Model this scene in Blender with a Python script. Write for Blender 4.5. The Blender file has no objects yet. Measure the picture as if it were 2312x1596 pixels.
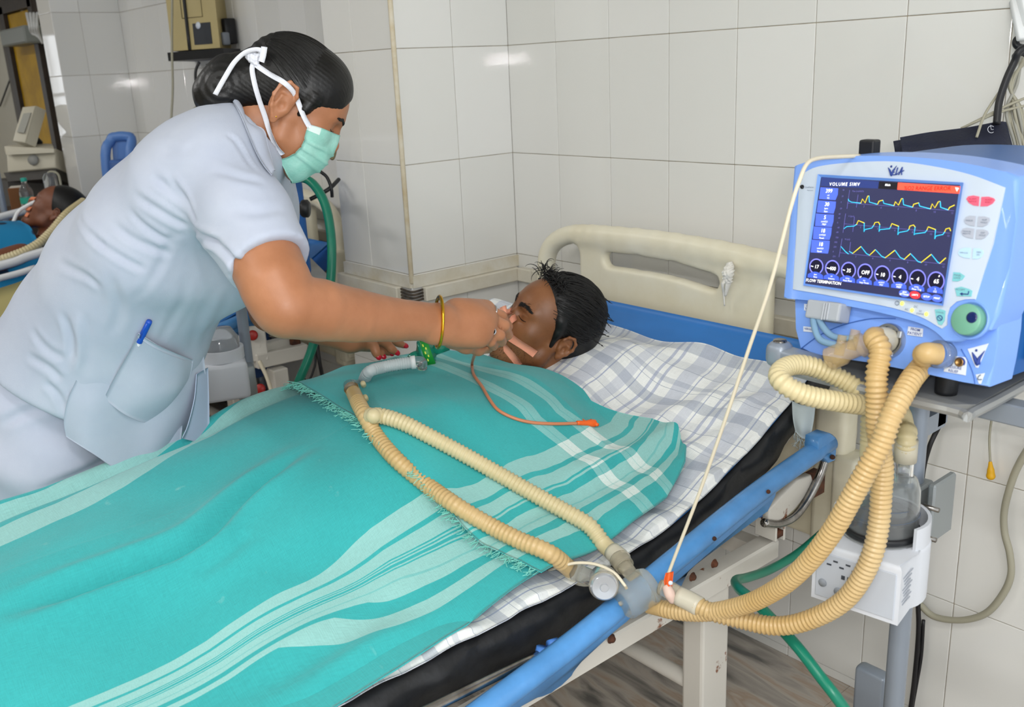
import bpy, bmesh, math, random
import numpy as np
from mathutils import Vector, Matrix
from mathutils.bvhtree import BVHTree

random.seed(7)
RNG = np.random.default_rng(7)
SC = bpy.context.scene
COL = SC.collection

# ------------------------------------------------------------------ camera
FPX = 2141.0
CX, CY = 1156.0, 798.0
CAM = np.array([0.0, 0.0, 1.465])


def _basis():
    def cd(v):
        return np.array([v[0] - CX, -(v[1] - CY), -FPX])
    x = -cd((-740.0, 242.0)); x /= np.linalg.norm(x)
    y = cd((3800.0, 30.0)); y -= x * (y @ x); y /= np.linalg.norm(y)
    return np.array([x, y, np.cross(x, y)])


ROT = _basis()                      # world = ROT @ camera
cam_d = bpy.data.cameras.new('camera')
cam_d.sensor_width = 36.0
cam_d.lens = 36.0 * FPX / 2312.0
cam_d.clip_start = 0.02
cam_d.dof.use_dof = True
cam_d.dof.focus_distance = 1.75
cam_d.dof.aperture_fstop = 7.0
cam = bpy.data.objects.new('camera', cam_d)
COL.objects.link(cam)
_m = Matrix([list(r) for r in ROT]).to_4x4()
_m.translation = Vector(CAM)
cam.matrix_world = _m
SC.camera = cam

# ------------------------------------------------------------------ light
SC.view_settings.view_transform = 'Standard'
SC.view_settings.look = 'None'
SC.view_settings.gamma = 1.0
SC.view_settings.use_curve_mapping = False
SC.view_settings.exposure = -0.13

SC.cycles.sample_clamp_indirect = 0.0
SC.cycles.max_bounces = 6
SC.cycles.diffuse_bounces = 3
SC.cycles.glossy_bounces = 3
SC.cycles.transmission_bounces = 6
SC.cycles.transparent_max_bounces = 6
SC.cycles.adaptive_threshold = 0.03
SC.cycles.use_light_tree = False
world = bpy.data.worlds.new('ward_ambient')
SC.world = world
world.use_nodes = True
world.node_tree.nodes['Background'].inputs[0].default_value = (0.93, 0.97, 1.0, 1)
world.node_tree.nodes['Background'].inputs[1].default_value = 1.75


def area_light(name, loc, target, sx, sy, power, color=(1, 1, 1)):
    d = bpy.data.lights.new(name, 'AREA')
    d.shape = 'RECTANGLE'
    d.size, d.size_y = sx, sy
    d.energy = power
    d.color = color
    o = bpy.data.objects.new(name, d)
    COL.objects.link(o)
    o.location = loc
    o.rotation_euler = (Vector(target) - Vector(loc)).to_track_quat('-Z', 'Y').to_euler()
    return o


# the photographer's hot-shoe flash, just above the lens
_up = ROT[:, 1]; _rt = ROT[:, 0]; _fw = -ROT[:, 2]
area_light('camera_flash', tuple(CAM + _up * 0.035 + _rt * 0.005 - _fw * 0.03), tuple(CAM + _fw * 2.0),
           0.22, 0.05, 8.5, (1.0, 0.98, 0.96))
# ceiling tubes of the ward
for _i, (_x, _y) in enumerate(((0.55, -0.1), (0.55, -1.5), (-1.4, -1.5), (-3.6, -0.6), (-5.8, -0.6))):
    area_light('ceiling_tube_light', (_x, _y, 2.86), (_x, _y, 0), 1.2, 0.08, 26.0, (1.0, 0.99, 0.97))

# ------------------------------------------------------------------ helpers


def D(px, py):
    return ROT @ np.array([(px - CX) / FPX, -(py - CY) / FPX, -1.0])


def P(px, py, t):
    return CAM + D(px, py) * t


def PX(px, py, x):
    d = D(px, py); return CAM + d * ((x - CAM[0]) / d[0])


def PY(px, py, y):
    d = D(px, py); return CAM + d * ((y - CAM[1]) / d[1])


def PZ(px, py, z):
    d = D(px, py); return CAM + d * ((z - CAM[2]) / d[2])


def nrm(v):
    v = np.asarray(v, float); return v / np.linalg.norm(v)


def lin(h):
    h = h.lstrip('#')
    out = []
    for i in (0, 2, 4):
        c = int(h[i:i + 2], 16) / 255.0
        out.append(c / 12.92 if c <= 0.04045 else ((c + 0.055) / 1.055) ** 2.4)
    return (*out, 1.0)


MATS = {}


def mat(name, col, rough=0.5, metal=0.0, var=0.0, vscale=8.0, col2=None, bump=0.0, bscale=60.0,
        trans=0.0, ior=1.45, emit=0.0, sss=0.0, coat=0.0, alpha=1.0, sheen=0.0, aniso=None):
    """principled material; optional noise mix to a second colour and noise bump (object space)"""
    if name in MATS:
        return MATS[name]
    m = bpy.data.materials.new(name)
    m.use_nodes = True
    nt = m.node_tree
    b = nt.nodes['Principled BSDF']
    b.inputs['Base Color'].default_value = lin(col)
    b.inputs['Roughness'].default_value = rough
    b.inputs['Metallic'].default_value = metal
    b.inputs['IOR'].default_value = ior
    b.inputs['Transmission Weight'].default_value = trans
    b.inputs['Alpha'].default_value = alpha
    b.inputs['Coat Weight'].default_value = coat
    b.inputs['Sheen Weight'].default_value = sheen
    if sss > 0.5:
        b.inputs['Subsurface Weight'].default_value = sss
        b.inputs['Subsurface Radius'].default_value = (0.012, 0.005, 0.003)
        b.inputs['Subsurface Scale'].default_value = 0.6
    if emit:
        b.inputs['Emission Color'].default_value = lin(col)
        b.inputs['Emission Strength'].default_value = emit
        m.cycles.emission_sampling = 'AUTO' if emit > 2 else 'NONE'   # tiny screen marks need no light sampling
    tc = None
    if var or bump:
        tc = nt.nodes.new('ShaderNodeTexCoord')
    if var:
        n = nt.nodes.new('ShaderNodeTexNoise')
        n.inputs['Scale'].default_value = vscale
        n.inputs['Detail'].default_value = 6
        n.inputs['Roughness'].default_value = 0.6
        nt.links.new(tc.outputs['Object'], n.inputs['Vector'])
        r = nt.nodes.new('ShaderNodeValToRGB')
        r.color_ramp.elements[0].position = 0.38
        r.color_ramp.elements[1].position = 0.38 + max(0.02, 0.34 * (1.0 - var * 0.5))
        c2 = lin(col2) if col2 else tuple(x * (1 - var) for x in lin(col)[:3]) + (1.0,)
        r.color_ramp.elements[0].color = c2
        r.color_ramp.elements[1].color = lin(col)
        nt.links.new(n.outputs['Fac'], r.inputs['Fac'])
        nt.links.new(r.outputs['Color'], b.inputs['Base Color'])
    if bump:
        n2 = nt.nodes.new('ShaderNodeTexNoise')
        n2.inputs['Scale'].default_value = bscale
        n2.inputs['Detail'].default_value = 4
        if aniso:
            mp = nt.nodes.new('ShaderNodeMapping')
            mp.inputs['Scale'].default_value = aniso
            nt.links.new(tc.outputs['Object'], mp.inputs['Vector'])
            nt.links.new(mp.outputs['Vector'], n2.inputs['Vector'])
        else:
            nt.links.new(tc.outputs['Object'], n2.inputs['Vector'])
        bp = nt.nodes.new('ShaderNodeBump')
        bp.inputs['Strength'].default_value = bump
        bp.inputs['Distance'].default_value = 0.004
        nt.links.new(n2.outputs['Fac'], bp.inputs['Height'])
        nt.links.new(bp.outputs['Normal'], b.inputs['Normal'])
    MATS[name] = m
    return m


def tag(o, label=None, cat=None, group=None, kind=None):
    if label: o['label'] = label
    if cat: o['category'] = cat
    if group: o['group'] = group
    if kind: o['kind'] = kind
    return o


def attach(o, parent):
    if parent is not None:
        o.parent = parent
        if parent.type == 'EMPTY':
            o.matrix_parent_inverse = Matrix.Translation(-Vector(parent.location))
    return o


def thing(name, label, cat, loc, group=None, kind=None):
    o = bpy.data.objects.new(name, None)
    o.empty_display_size = 0.05
    o.location = Vector([float(v) for v in loc])
    COL.objects.link(o)
    return tag(o, label, cat, group, kind)


def mesh_data(name, V, F, m=None, smooth=True, uv=None):
    me = bpy.data.meshes.new(name)
    V = np.asarray(V, np.float32)
    if isinstance(F, np.ndarray) and F.ndim == 2:
        n, k = F.shape
        me.vertices.add(len(V)); me.vertices.foreach_set('co', V.ravel())
        me.loops.add(n * k); me.loops.foreach_set('vertex_index', F.astype(np.int32).ravel())
        me.polygons.add(n)
        me.polygons.foreach_set('loop_start', np.arange(0, n * k, k, dtype=np.int32))
        me.update(calc_edges=True)
    else:
        me.from_pydata([tuple(map(float, v)) for v in V], [], [tuple(int(i) for i in f) for f in F])
    if smooth:
        me.polygons.foreach_set('use_smooth', np.ones(len(me.polygons), bool))
    if uv is not None:
        l = me.uv_layers.new(name='uv')
        idx = np.empty(len(me.loops), np.int32); me.loops.foreach_get('vertex_index', idx)
        l.data.foreach_set('uv', np.asarray(uv, np.float32)[idx].ravel())
    me.validate()
    if m is not None:
        for q in (m if isinstance(m, (list, tuple)) else [m]):
            me.materials.append(q)
    return me


def obj(name, VF, m=None, parent=None, smooth=True, uv=None, sharp=None):
    me = VF if isinstance(VF, bpy.types.Mesh) else mesh_data(name, VF[0], VF[1], m, smooth, uv)
    if sharp:
        me.set_sharp_from_angle(angle=math.radians(sharp))
    o = bpy.data.objects.new(name, me)
    COL.objects.link(o)
    attach(o, parent)
    return o


def join(*parts):
    V, F, n = [], [], 0
    for v, f in parts:
        v = np.asarray(v, float)
        V.append(v)
        F += [tuple(int(i) + n for i in q) for q in f]
        n += len(v)
    return np.vstack(V), F


def bm_out(bm):
    bm.verts.index_update()
    V = np.array([v.co[:] for v in bm.verts])
    F = [tuple(v.index for v in f.verts) for f in bm.faces]
    bm.free()
    return V, F


I3 = np.eye(3)


def box(c, s, A=I3, bev=0.0, seg=1):
    """box centre c, size s, rows of A = axes"""
    bm = bmesh.new()
    bmesh.ops.create_cube(bm, size=1.0)
    for v in bm.verts:
        v.co = Vector((v.co.x * s[0], v.co.y * s[1], v.co.z * s[2]))
    if bev:
        bmesh.ops.bevel(bm, geom=bm.edges[:], offset=min(bev, min(s) * 0.49), segments=seg, affect='EDGES', profile=0.5)
    V, F = bm_out(bm)
    return V @ np.asarray(A) + np.asarray(c), F


def beam(a, b, w, h, up=(0, 0, 1), bev=0.0, seg=1):
    """rectangular bar from a to b"""
    a, b = np.asarray(a, float), np.asarray(b, float)
    z = b - a; L = np.linalg.norm(z); z /= L
    x = np.cross(up, z)
    if np.linalg.norm(x) < 1e-4:
        x = np.cross((1, 0, 0), z)
    x = nrm(x); y = np.cross(z, x)
    return box((a + b) / 2, (w, h, L), np.array([x, y, z]), bev, seg)


def spline(pts, n=8, closed=False):
    p = np.asarray(pts, float)
    if len(p) < 3 and not closed:
        return np.array([p[0] + (p[-1] - p[0]) * t for t in np.linspace(0, 1, n + 1)])
    N = len(p)
    out = []
    for i in range(N if closed else N - 1):
        if closed:
            p0, p1, p2, p3 = p[(i - 1) % N], p[i], p[(i + 1) % N], p[(i + 2) % N]
        else:
            p1, p2 = p[i], p[i + 1]
            p0 = p[i - 1] if i else 2 * p1 - p2
            p3 = p[i + 2] if i + 2 < N else 2 * p2 - p1
        for t in np.linspace(0, 1, n, endpoint=False):
            out.append(0.5 * (2 * p1 + (p2 - p0) * t + (2 * p0 - 5 * p1 + 4 * p2 - p3) * t * t + (3 * p1 - p0 - 3 * p2 + p3) * t ** 3))
    if not closed:
        out.append(p[-1])
    return np.array(out)


def resample(p, n):
    d = np.r_[0, np.cumsum(np.linalg.norm(np.diff(p, axis=0), axis=1))]
    s = np.linspace(0, d[-1], n)
    return np.stack([np.interp(s, d, p[:, k]) for k in range(3)], 1), d[-1]


def frames(p):
    T = np.gradient(p, axis=0); T /= np.linalg.norm(T, axis=1)[:, None] + 1e-12
    u = np.cross(T[0], (0, 0, 1.0))
    if np.linalg.norm(u) < 1e-3: u = np.cross(T[0], (1.0, 0, 0))
    u = nrm(u); U = [u]
    for i in range(1, len(p)):
        u = u - T[i] * (u @ T[i]); u = u / (np.linalg.norm(u) + 1e-12); U.append(u)
    U = np.array(U)
    return T, U, np.cross(T, U)


def tube(pts, r, sides=10, smooth_n=8, cap=True, raw=False, flat=None):
    """swept tube; r number or per-point list (interpolated); flat=(a,b) scales the section"""
    p = np.asarray(pts, float) if raw else spline(pts, smooth_n)
    n = len(p)
    rr = np.full(n, r) if np.isscalar(r) else np.interp(np.linspace(0, 1, n), np.linspace(0, 1, len(r)), r)
    T, U, W = frames(p)
    a = np.linspace(0, 2 * np.pi, sides, endpoint=False)
    fa, fb = flat or (1, 1)
    V = (p[:, None] + rr[:, None, None] * (fa * np.cos(a)[None, :, None] * U[:, None] + fb * np.sin(a)[None, :, None] * W[:, None])).reshape(-1, 3)
    F = []
    for i in range(n - 1):
        for j in range(sides):
            k = (j + 1) % sides
            F.append((i * sides + j, i * sides + k, (i + 1) * sides + k, (i + 1) * sides + j))
    if cap:
        F.append(tuple(range(sides))[::-1]); F.append(tuple((n - 1) * sides + j for j in range(sides)))
    return V, F


def hose(pts, r=0.0145, pitch=0.0085, depth=0.0022, sides=16, plain0=0.0, plain1=0.0, raw=False):
    """corrugated breathing hose with smooth cuffs at the ends"""
    p = np.asarray(pts, float) if raw else spline(pts, 14)
    L = np.linalg.norm(np.diff(p, axis=0), axis=1).sum()
    n = int(L / pitch * 4) + 1
    q, L = resample(p, n)
    s = np.linspace(0, L, n)
    ph = np.arange(n) % 4
    rr = np.where((ph == 1) | (ph == 2), r, r - depth)
    rr = np.where((s < plain0) | (s > L - plain1), r - depth * 0.3, rr)
    T, U, W = frames(q)
    a = np.linspace(0, 2 * np.pi, sides, endpoint=False)
    V = (q[:, None] + rr[:, None, None] * (np.cos(a)[None, :, None] * U[:, None] + np.sin(a)[None, :, None] * W[:, None])).reshape(-1, 3)
    i = np.arange(n - 1)[:, None] * sides; j = np.arange(sides)[None]; k = (j + 1) % sides
    F = np.stack([i + j, i + k, i + sides + k, i + sides + j], -1).reshape(-1, 4)
    return V, F


def lathe(prof, o, axis=(0, 0, 1), segs=24, ref=(1, 0, 0)):
    """revolve (radius, height) profile about axis through o"""
    z = nrm(axis); x = np.asarray(ref, float); x = x - z * (x @ z)
    if np.linalg.norm(x) < 1e-3:
        x = np.array([0, 1.0, 0]); x = x - z * (x @ z)
    x = nrm(x); y = np.cross(z, x)
    a = np.linspace(0, 2 * np.pi, segs, endpoint=False)
    V, F = [], []
    for r, h in prof:
        for t in a:
            V.append(np.asarray(o) + z * h + max(r, 1e-5) * (np.cos(t) * x + np.sin(t) * y))
    for i in range(len(prof) - 1):
        for j in range(segs):
            k = (j + 1) % segs
            F.append((i * segs + j, i * segs + k, (i + 1) * segs + k, (i + 1) * segs + j))
    return np.array(V), F


def plate(pts, thick, nvec, bev=0.0):
    """extrude a (possibly concave) planar 3D outline by thick along nvec (front face at pts)"""
    p = np.asarray(pts, float); n = len(p); nv = nrm(nvec)
    V = np.vstack([p, p - nv * thick])
    e = np.roll(p, -1, 0)
    area = np.cross(p - p[0], e - p[0]).sum(0) @ nv
    top = tuple(range(n)) if area > 0 else tuple(range(n))[::-1]
    F = [top, tuple(i + n for i in top[::-1])]
    for i in range(n):
        j = (i + 1) % n
        F.append((i, i + n, j + n, j) if area > 0 else (j, j + n, i + n, i))
    if bev:
        bm = bmesh.new()
        vs = [bm.verts.new(v) for v in V]
        for f in F: bm.faces.new([vs[i] for i in f])
        bm.faces.ensure_lookup_table()
        bmesh.ops.bevel(bm, geom=list(bm.faces[0].edges), offset=bev, segments=3, affect='EDGES', profile=0.5)
        return bm_out(bm)
    return V, F


def grid_faces(nu, nv):
    i = np.arange(nu - 1)[:, None] * nv; j = np.arange(nv - 1)[None]
    return np.stack([i + j, i + nv + j, i + nv + j + 1, i + j + 1], -1).reshape(-1, 4)


def patch(rows, nu=8, nv=8):
    """Catmull-Rom surface through a grid of 3D control points"""
    R = [spline(r, nv) for r in rows]
    R = np.array(R)
    C = np.array([spline(R[:, j], nu) for j in range(R.shape[1])]).transpose(1, 0, 2)
    return C


def sheet(C, thick=0.0015):
    """closed thin solid from grid of points C[nu,nv,3]"""
    nu, nv = C.shape[:2]
    du = np.gradient(C, axis=0); dv = np.gradient(C, axis=1)
    N = np.cross(du, dv); N /= np.linalg.norm(N, axis=2)[..., None] + 1e-12
    V = np.vstack([C.reshape(-1, 3), (C - N * thick).reshape(-1, 3)])
    f = grid_faces(nu, nv); off = nu * nv
    rim = list(range(nv)) + [i * nv + nv - 1 for i in range(1, nu)] + [(nu - 1) * nv + j for j in range(nv - 2, -1, -1)] + [i * nv for i in range(nu - 2, 0, -1)]
    a = np.array(rim); b = np.roll(a, -1)
    side = np.stack([b, a, a + off, b + off], -1)
    return V, np.vstack([f, f[:, ::-1] + off, side])


def ribbon(p, w, nvec, thick=0.0006):
    """flat strip along polyline p (n,3), half width w, lying across normals nvec (n,3)"""
    p = np.asarray(p, float); T = np.gradient(p, axis=0); T /= np.linalg.norm(T, axis=1)[:, None]
    S = np.cross(T, nvec); S /= np.linalg.norm(S, axis=1)[:, None] + 1e-12
    w = np.asarray(w) * np.ones(len(p))
    C = np.stack([p - S * w[:, None], p, p + S * w[:, None]], 1)
    C[:, 1] += np.asarray(nvec) * 0.0004
    return sheet(C, thick)


class Hit:
    """ray tests from the camera onto finished surfaces, to lay things on them"""
    def __init__(self, *objs):
        V, F, n = [], [], 0
        for o in objs:
            me = o.data if hasattr(o, 'data') else o
            v = np.empty(len(me.vertices) * 3, np.float32); me.vertices.foreach_get('co', v); v = v.reshape(-1, 3)
            V += [tuple(map(float, q)) for q in v]
            F += [tuple(i + n for i in p.vertices) for p in me.polygons]
            n += len(v)
        self.t = BVHTree.FromPolygons(V, F)

    def px(self, x, y, off=0.0, default=2.0):
        d = D(x, y); L = np.linalg.norm(d)
        h = self.t.ray_cast(Vector(CAM), Vector(d / L))
        if h[0] is None:
            return P(x, y, default), -nrm(d)
        n = np.array(h[1])
        if n @ d > 0: n = -n
        return np.array(h[0]) + n * off, n

    def down(self, x, y, default=0.7):
        h = self.t.ray_cast(Vector((x, y, 3.0)), Vector((0, 0, -1)))
        return default if h[0] is None else h[0][2]

    def path(self, pts, off=0.0, default=2.0):
        a = [self.px(x, y, off, default) for x, y in pts]
        return np.array([q[0] for q in a]), np.array([q[1] for q in a])


class SDF:
    """signed-distance modelling on a grid, meshed with surface nets"""
    def __init__(s, lo, hi, h):
        s.lo = np.asarray(lo, float); s.h = h
        s.n = np.ceil((np.asarray(hi, float) - s.lo) / h).astype(int) + 1
        s.ax = [(s.lo[i] + h * np.arange(s.n[i])).astype(np.float32) for i in range(3)]
        s.F = np.full(s.n, 0.5, np.float32)

    def _sub(s, bmin, bmax):
        i0 = np.clip(np.floor((bmin - s.lo) / s.h).astype(int), 0, s.n - 1)
        i1 = np.clip(np.ceil((bmax - s.lo) / s.h).astype(int) + 1, 1, s.n)
        sl = tuple(slice(a, b) for a, b in zip(i0, i1))
        return sl, s.ax[0][sl[0]][:, None, None], s.ax[1][sl[1]][None, :, None], s.ax[2][sl[2]][None, None, :]

    def _op(s, sl, d, k, op):
        f = s.F[sl]
        if op == 'u':
            h = np.maximum(k - np.abs(f - d), 0) / k
            s.F[sl] = np.minimum(f, d) - h * h * k * 0.25
        elif op == 's':
            d = -d
            h = np.maximum(k - np.abs(f - d), 0) / k
            s.F[sl] = np.maximum(f, d) + h * h * k * 0.25
        elif op == 'i':
            h = np.maximum(k - np.abs(f - d), 0) / k
            s.F[sl] = np.maximum(f, d) + h * h * k * 0.25
        return s

    def ell(s, c, r, A=None, k=0.01, op='u'):
        c = np.asarray(c, float); r = np.asarray(r, float) * np.ones(3)
        R = r.max() + k + 2 * s.h
        sl, x, y, z = s._sub(c - R, c + R)
        x, y, z = x - c[0], y - c[1], z - c[2]
        if A is not None:
            A = np.asarray(A, np.float32)
            x, y, z = (A[0, 0] * x + A[0, 1] * y + A[0, 2] * z, A[1, 0] * x + A[1, 1] * y + A[1, 2] * z, A[2, 0] * x + A[2, 1] * y + A[2, 2] * z)
        q0 = np.sqrt((x / r[0]) ** 2 + (y / r[1]) ** 2 + (z / r[2]) ** 2)
        q1 = np.sqrt((x / r[0] ** 2) ** 2 + (y / r[1] ** 2) ** 2 + (z / r[2] ** 2) ** 2) + 1e-6
        d = np.where(q0 < 0.4, -r.min() * (1 - q0), q0 * (q0 - 1) / q1)
        return s._op(sl, d, k, op)

    def cap(s, a, b, ra, rb=None, k=0.01, op='u'):
        a, b = np.asarray(a, float), np.asarray(b, float); rb = ra if rb is None else rb
        m = max(ra, rb) + k + 2 * s.h
        sl, x, y, z = s._sub(np.minimum(a, b) - m, np.maximum(a, b) + m)
        ba = b - a; L2 = ba @ ba + 1e-12
        px, py, pz = x - a[0], y - a[1], z - a[2]
        t = np.clip((px * ba[0] + py * ba[1] + pz * ba[2]) / L2, 0, 1)
        d = np.sqrt((px - t * ba[0]) ** 2 + (py - t * ba[1]) ** 2 + (pz - t * ba[2]) ** 2) - (ra + (rb - ra) * t)
        return s._op(sl, d, k, op)

    def chain(s, pts, rs, k=0.01, op='u'):
        for i in range(len(pts) - 1):
            s.cap(pts[i], pts[i + 1], rs[i], rs[i + 1], k, op)
        return s

    def ecap(s, a, b, xd, ra, rb, k=0.02, op='u'):
        """capsule with elliptical section; xd = direction of the first radius"""
        a, b = np.asarray(a, float), np.asarray(b, float)
        zd = nrm(b - a); xd = np.asarray(xd, float); xd = nrm(xd - zd * (xd @ zd)); yd = np.cross(zd, xd)
        L = np.linalg.norm(b - a)
        m = max(*ra, *rb) + k + 2 * s.h
        sl, x, y, z = s._sub(np.minimum(a, b) - m, np.maximum(a, b) + m)
        x, y, z = x - a[0], y - a[1], z - a[2]
        qx = x * xd[0] + y * xd[1] + z * xd[2]; qy = x * yd[0] + y * yd[1] + z * yd[2]; qz = x * zd[0] + y * zd[1] + z * zd[2]
        t = np.clip(qz / L, 0, 1)
        rx = ra[0] + (rb[0] - ra[0]) * t; ry = ra[1] + (rb[1] - ra[1]) * t
        e = (qz - t * L)
        rm = np.minimum(rx, ry)
        d = (np.sqrt((qx / rx) ** 2 + (qy / ry) ** 2 + (e / rm) ** 2) - 1) * rm
        return s._op(sl, d, k, op)

    def cut(s, p, n, k=0.004, lo=None, hi=None):
        """keep the side opposite to n of the plane through p (inside an optional box)"""
        n = nrm(n)
        sl, x, y, z = s._sub(np.asarray(lo if lo is not None else s.lo, float), np.asarray(hi if hi is not None else s.lo + s.n * s.h, float))
        d = (x - p[0]) * n[0] + (y - p[1]) * n[1] + (z - p[2]) * n[2]
        return s._op(sl, d, k, 'i')

    def noise(s, amp, freq, seed=0, aniso=(1, 1, 1)):
        r = np.random.default_rng(seed)
        x, y, z = s.ax[0][:, None, None], s.ax[1][None, :, None], s.ax[2][None, None, :]
        for _ in range(4):
            k = r.normal(size=3) * freq * np.asarray(aniso); p = r.uniform(0, 6.28)
            s.F += np.float32(amp * 0.5) * np.sin(k[0] * x + k[1] * y + k[2] * z + p).astype(np.float32)
        return s

    def mesh(s, smooth=1, M=None, T=None):
        F = s.F; F[0], F[-1], F[:, 0], F[:, -1], F[:, :, 0], F[:, :, -1] = .1, .1, .1, .1, .1, .1
        nx, ny, nz = F.shape
        sg = F < 0
        cor = [(i, j, k) for i in (0, 1) for j in (0, 1) for k in (0, 1)]
        cnt = np.zeros((nx - 1, ny - 1, nz - 1), np.int8)
        for i, j, k in cor:
            cnt += sg[i:nx - 1 + i, j:ny - 1 + j, k:nz - 1 + k]
        cells = np.argwhere((cnt > 0) & (cnt < 8))
        idx = np.full(cnt.shape, -1, np.int32); idx[tuple(cells.T)] = np.arange(len(cells))
        val = {c: F[cells[:, 0] + c[0], cells[:, 1] + c[1], cells[:, 2] + c[2]] for c in cor}
        acc = np.zeros((len(cells), 3)); w = np.zeros(len(cells))
        for c in cor:
            for ax in range(3):
                if c[ax] == 0:
                    e = list(c); e[ax] = 1; e = tuple(e)
                    a, b = val[c], val[e]
                    x = (a < 0) != (b < 0)
                    t = np.where(x, a / np.where(x, a - b, 1), 0)
                    p = np.tile(np.array(c, float), (len(cells), 1)); p[:, ax] = t
                    acc[x] += p[x]; w[x] += 1
        V = (cells + acc / w[:, None]) * s.h + s.lo
        quads = []
        for ax in range(3):
            o = [(ax + 1) % 3, (ax + 2) % 3]
            A = [slice(None)] * 3; B = [slice(None)] * 3
            A[ax] = slice(0, -1); B[ax] = slice(1, None)
            ch = sg[tuple(A)] != sg[tuple(B)]
            e = np.argwhere(ch)
            ok = (e[:, o[0]] > 0) & (e[:, o[1]] > 0) & (e[:, o[0]] < F.shape[o[0]] - 1) & (e[:, o[1]] < F.shape[o[1]] - 1)
            e = e[ok]
            def g(du, dv):
                q = e.copy(); q[:, o[0]] -= du; q[:, o[1]] -= dv
                return idx[tuple(q.T)]
            qd = np.stack([g(1, 1), g(0, 1), g(0, 0), g(1, 0)], -1)
            fl = sg[tuple(e.T)]
            qd[~fl] = qd[~fl][:, ::-1]
            quads.append(qd)
        Q = np.vstack(quads); Q = Q[(Q >= 0).all(1)]
        for _ in range(smooth):
            V = laplace(V, Q, 0.5)
        if M is not None: V = V @ np.asarray(M).T
        if T is not None: V = V + np.asarray(T)
        return V, Q


def laplace(V, Q, f):
    S = np.zeros_like(V); n = np.zeros(len(V))
    for a, b in ((0, 1), (1, 2), (2, 3), (3, 0)):
        np.add.at(S, Q[:, a], V[Q[:, b]]); np.add.at(n, Q[:, a], 1)
        np.add.at(S, Q[:, b], V[Q[:, a]]); np.add.at(n, Q[:, b], 1)
    return V + f * (S / np.maximum(n, 1)[:, None] - V)


def vnormals(V, Q):
    N = np.cross(V[Q[:, 2]] - V[Q[:, 0]], V[Q[:, 3]] - V[Q[:, 1]])
    A = np.zeros_like(V)
    for i in range(4): np.add.at(A, Q[:, i], N)
    return A / (np.linalg.norm(A, axis=1)[:, None] + 1e-12)


def seg_dist(V, p):
    """distance of points V to polyline p and param 0..1 along it"""
    best = np.full(len(V), 9.0); par = np.zeros(len(V)); n = len(p) - 1
    for i in range(n):
        a, b = p[i], p[i + 1]; ba = b - a
        t = np.clip((V - a) @ ba / (ba @ ba + 1e-12), 0, 1)
        d = np.linalg.norm(V - a - t[:, None] * ba, axis=1)
        u = d < best; best[u] = d[u]; par[u] = (i + t[u]) / n
    return best, par


def crease(V, Q, lines, N=None):
    """press grooves (negative depth raises ridges) along polylines: (points, depth, width)"""
    N = vnormals(V, Q) if N is None else N
    off = np.zeros(len(V))
    for p, dep, wid in lines:
        p = spline(p, 5) if len(p) > 2 else np.asarray(p)
        lo, hi = p.min(0) - wid * 3, p.max(0) + wid * 3
        m = ((V > lo) & (V < hi)).all(1)
        if not m.any(): continue
        d, s = seg_dist(V[m], p)
        fade = np.clip(np.minimum(s, 1 - s) * 5, 0, 1)
        off[m] -= dep * fade * (np.exp(-(d / wid) ** 2) - 0.45 * np.exp(-((d - 1.9 * wid) / (0.9 * wid)) ** 2))
    return V + N * off[:, None]


def text(s, size, C, ex, ey, align='CENTER', bold=0.0, squash=1.0, spacing=1.0):
    """flat lettering centred at C, reading along ex with ey up -> (V, F)"""
    cu = bpy.data.curves.new('t', 'FONT')
    cu.body = s; cu.size = size; cu.align_x = align; cu.align_y = 'CENTER'; cu.offset = bold * size
    cu.resolution_u = 2; cu.space_character = spacing
    o = bpy.data.objects.new('t', cu)
    me = bpy.data.meshes.new_from_object(o)
    v = np.empty(len(me.vertices) * 3, np.float32); me.vertices.foreach_get('co', v); v = v.reshape(-1, 3)
    F = [tuple(p.vertices) for p in me.polygons]
    bpy.data.objects.remove(o); bpy.data.curves.remove(cu); bpy.data.meshes.remove(me)
    if len(v) == 0: return np.zeros((0, 3)), []
    return np.asarray(C) + v[:, :1] * squash * np.asarray(ex) + v[:, 1:2] * np.asarray(ey), F
# ------------------------------------------------------------------ room shell
YW = 1.85          # back wall (tile face)
XP, XP2 = -2.168, -2.52   # first pillar
YP = 1.459
XQ, XQ2, YQ = -5.23, -5.44, 1.516   # second pillar


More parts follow.
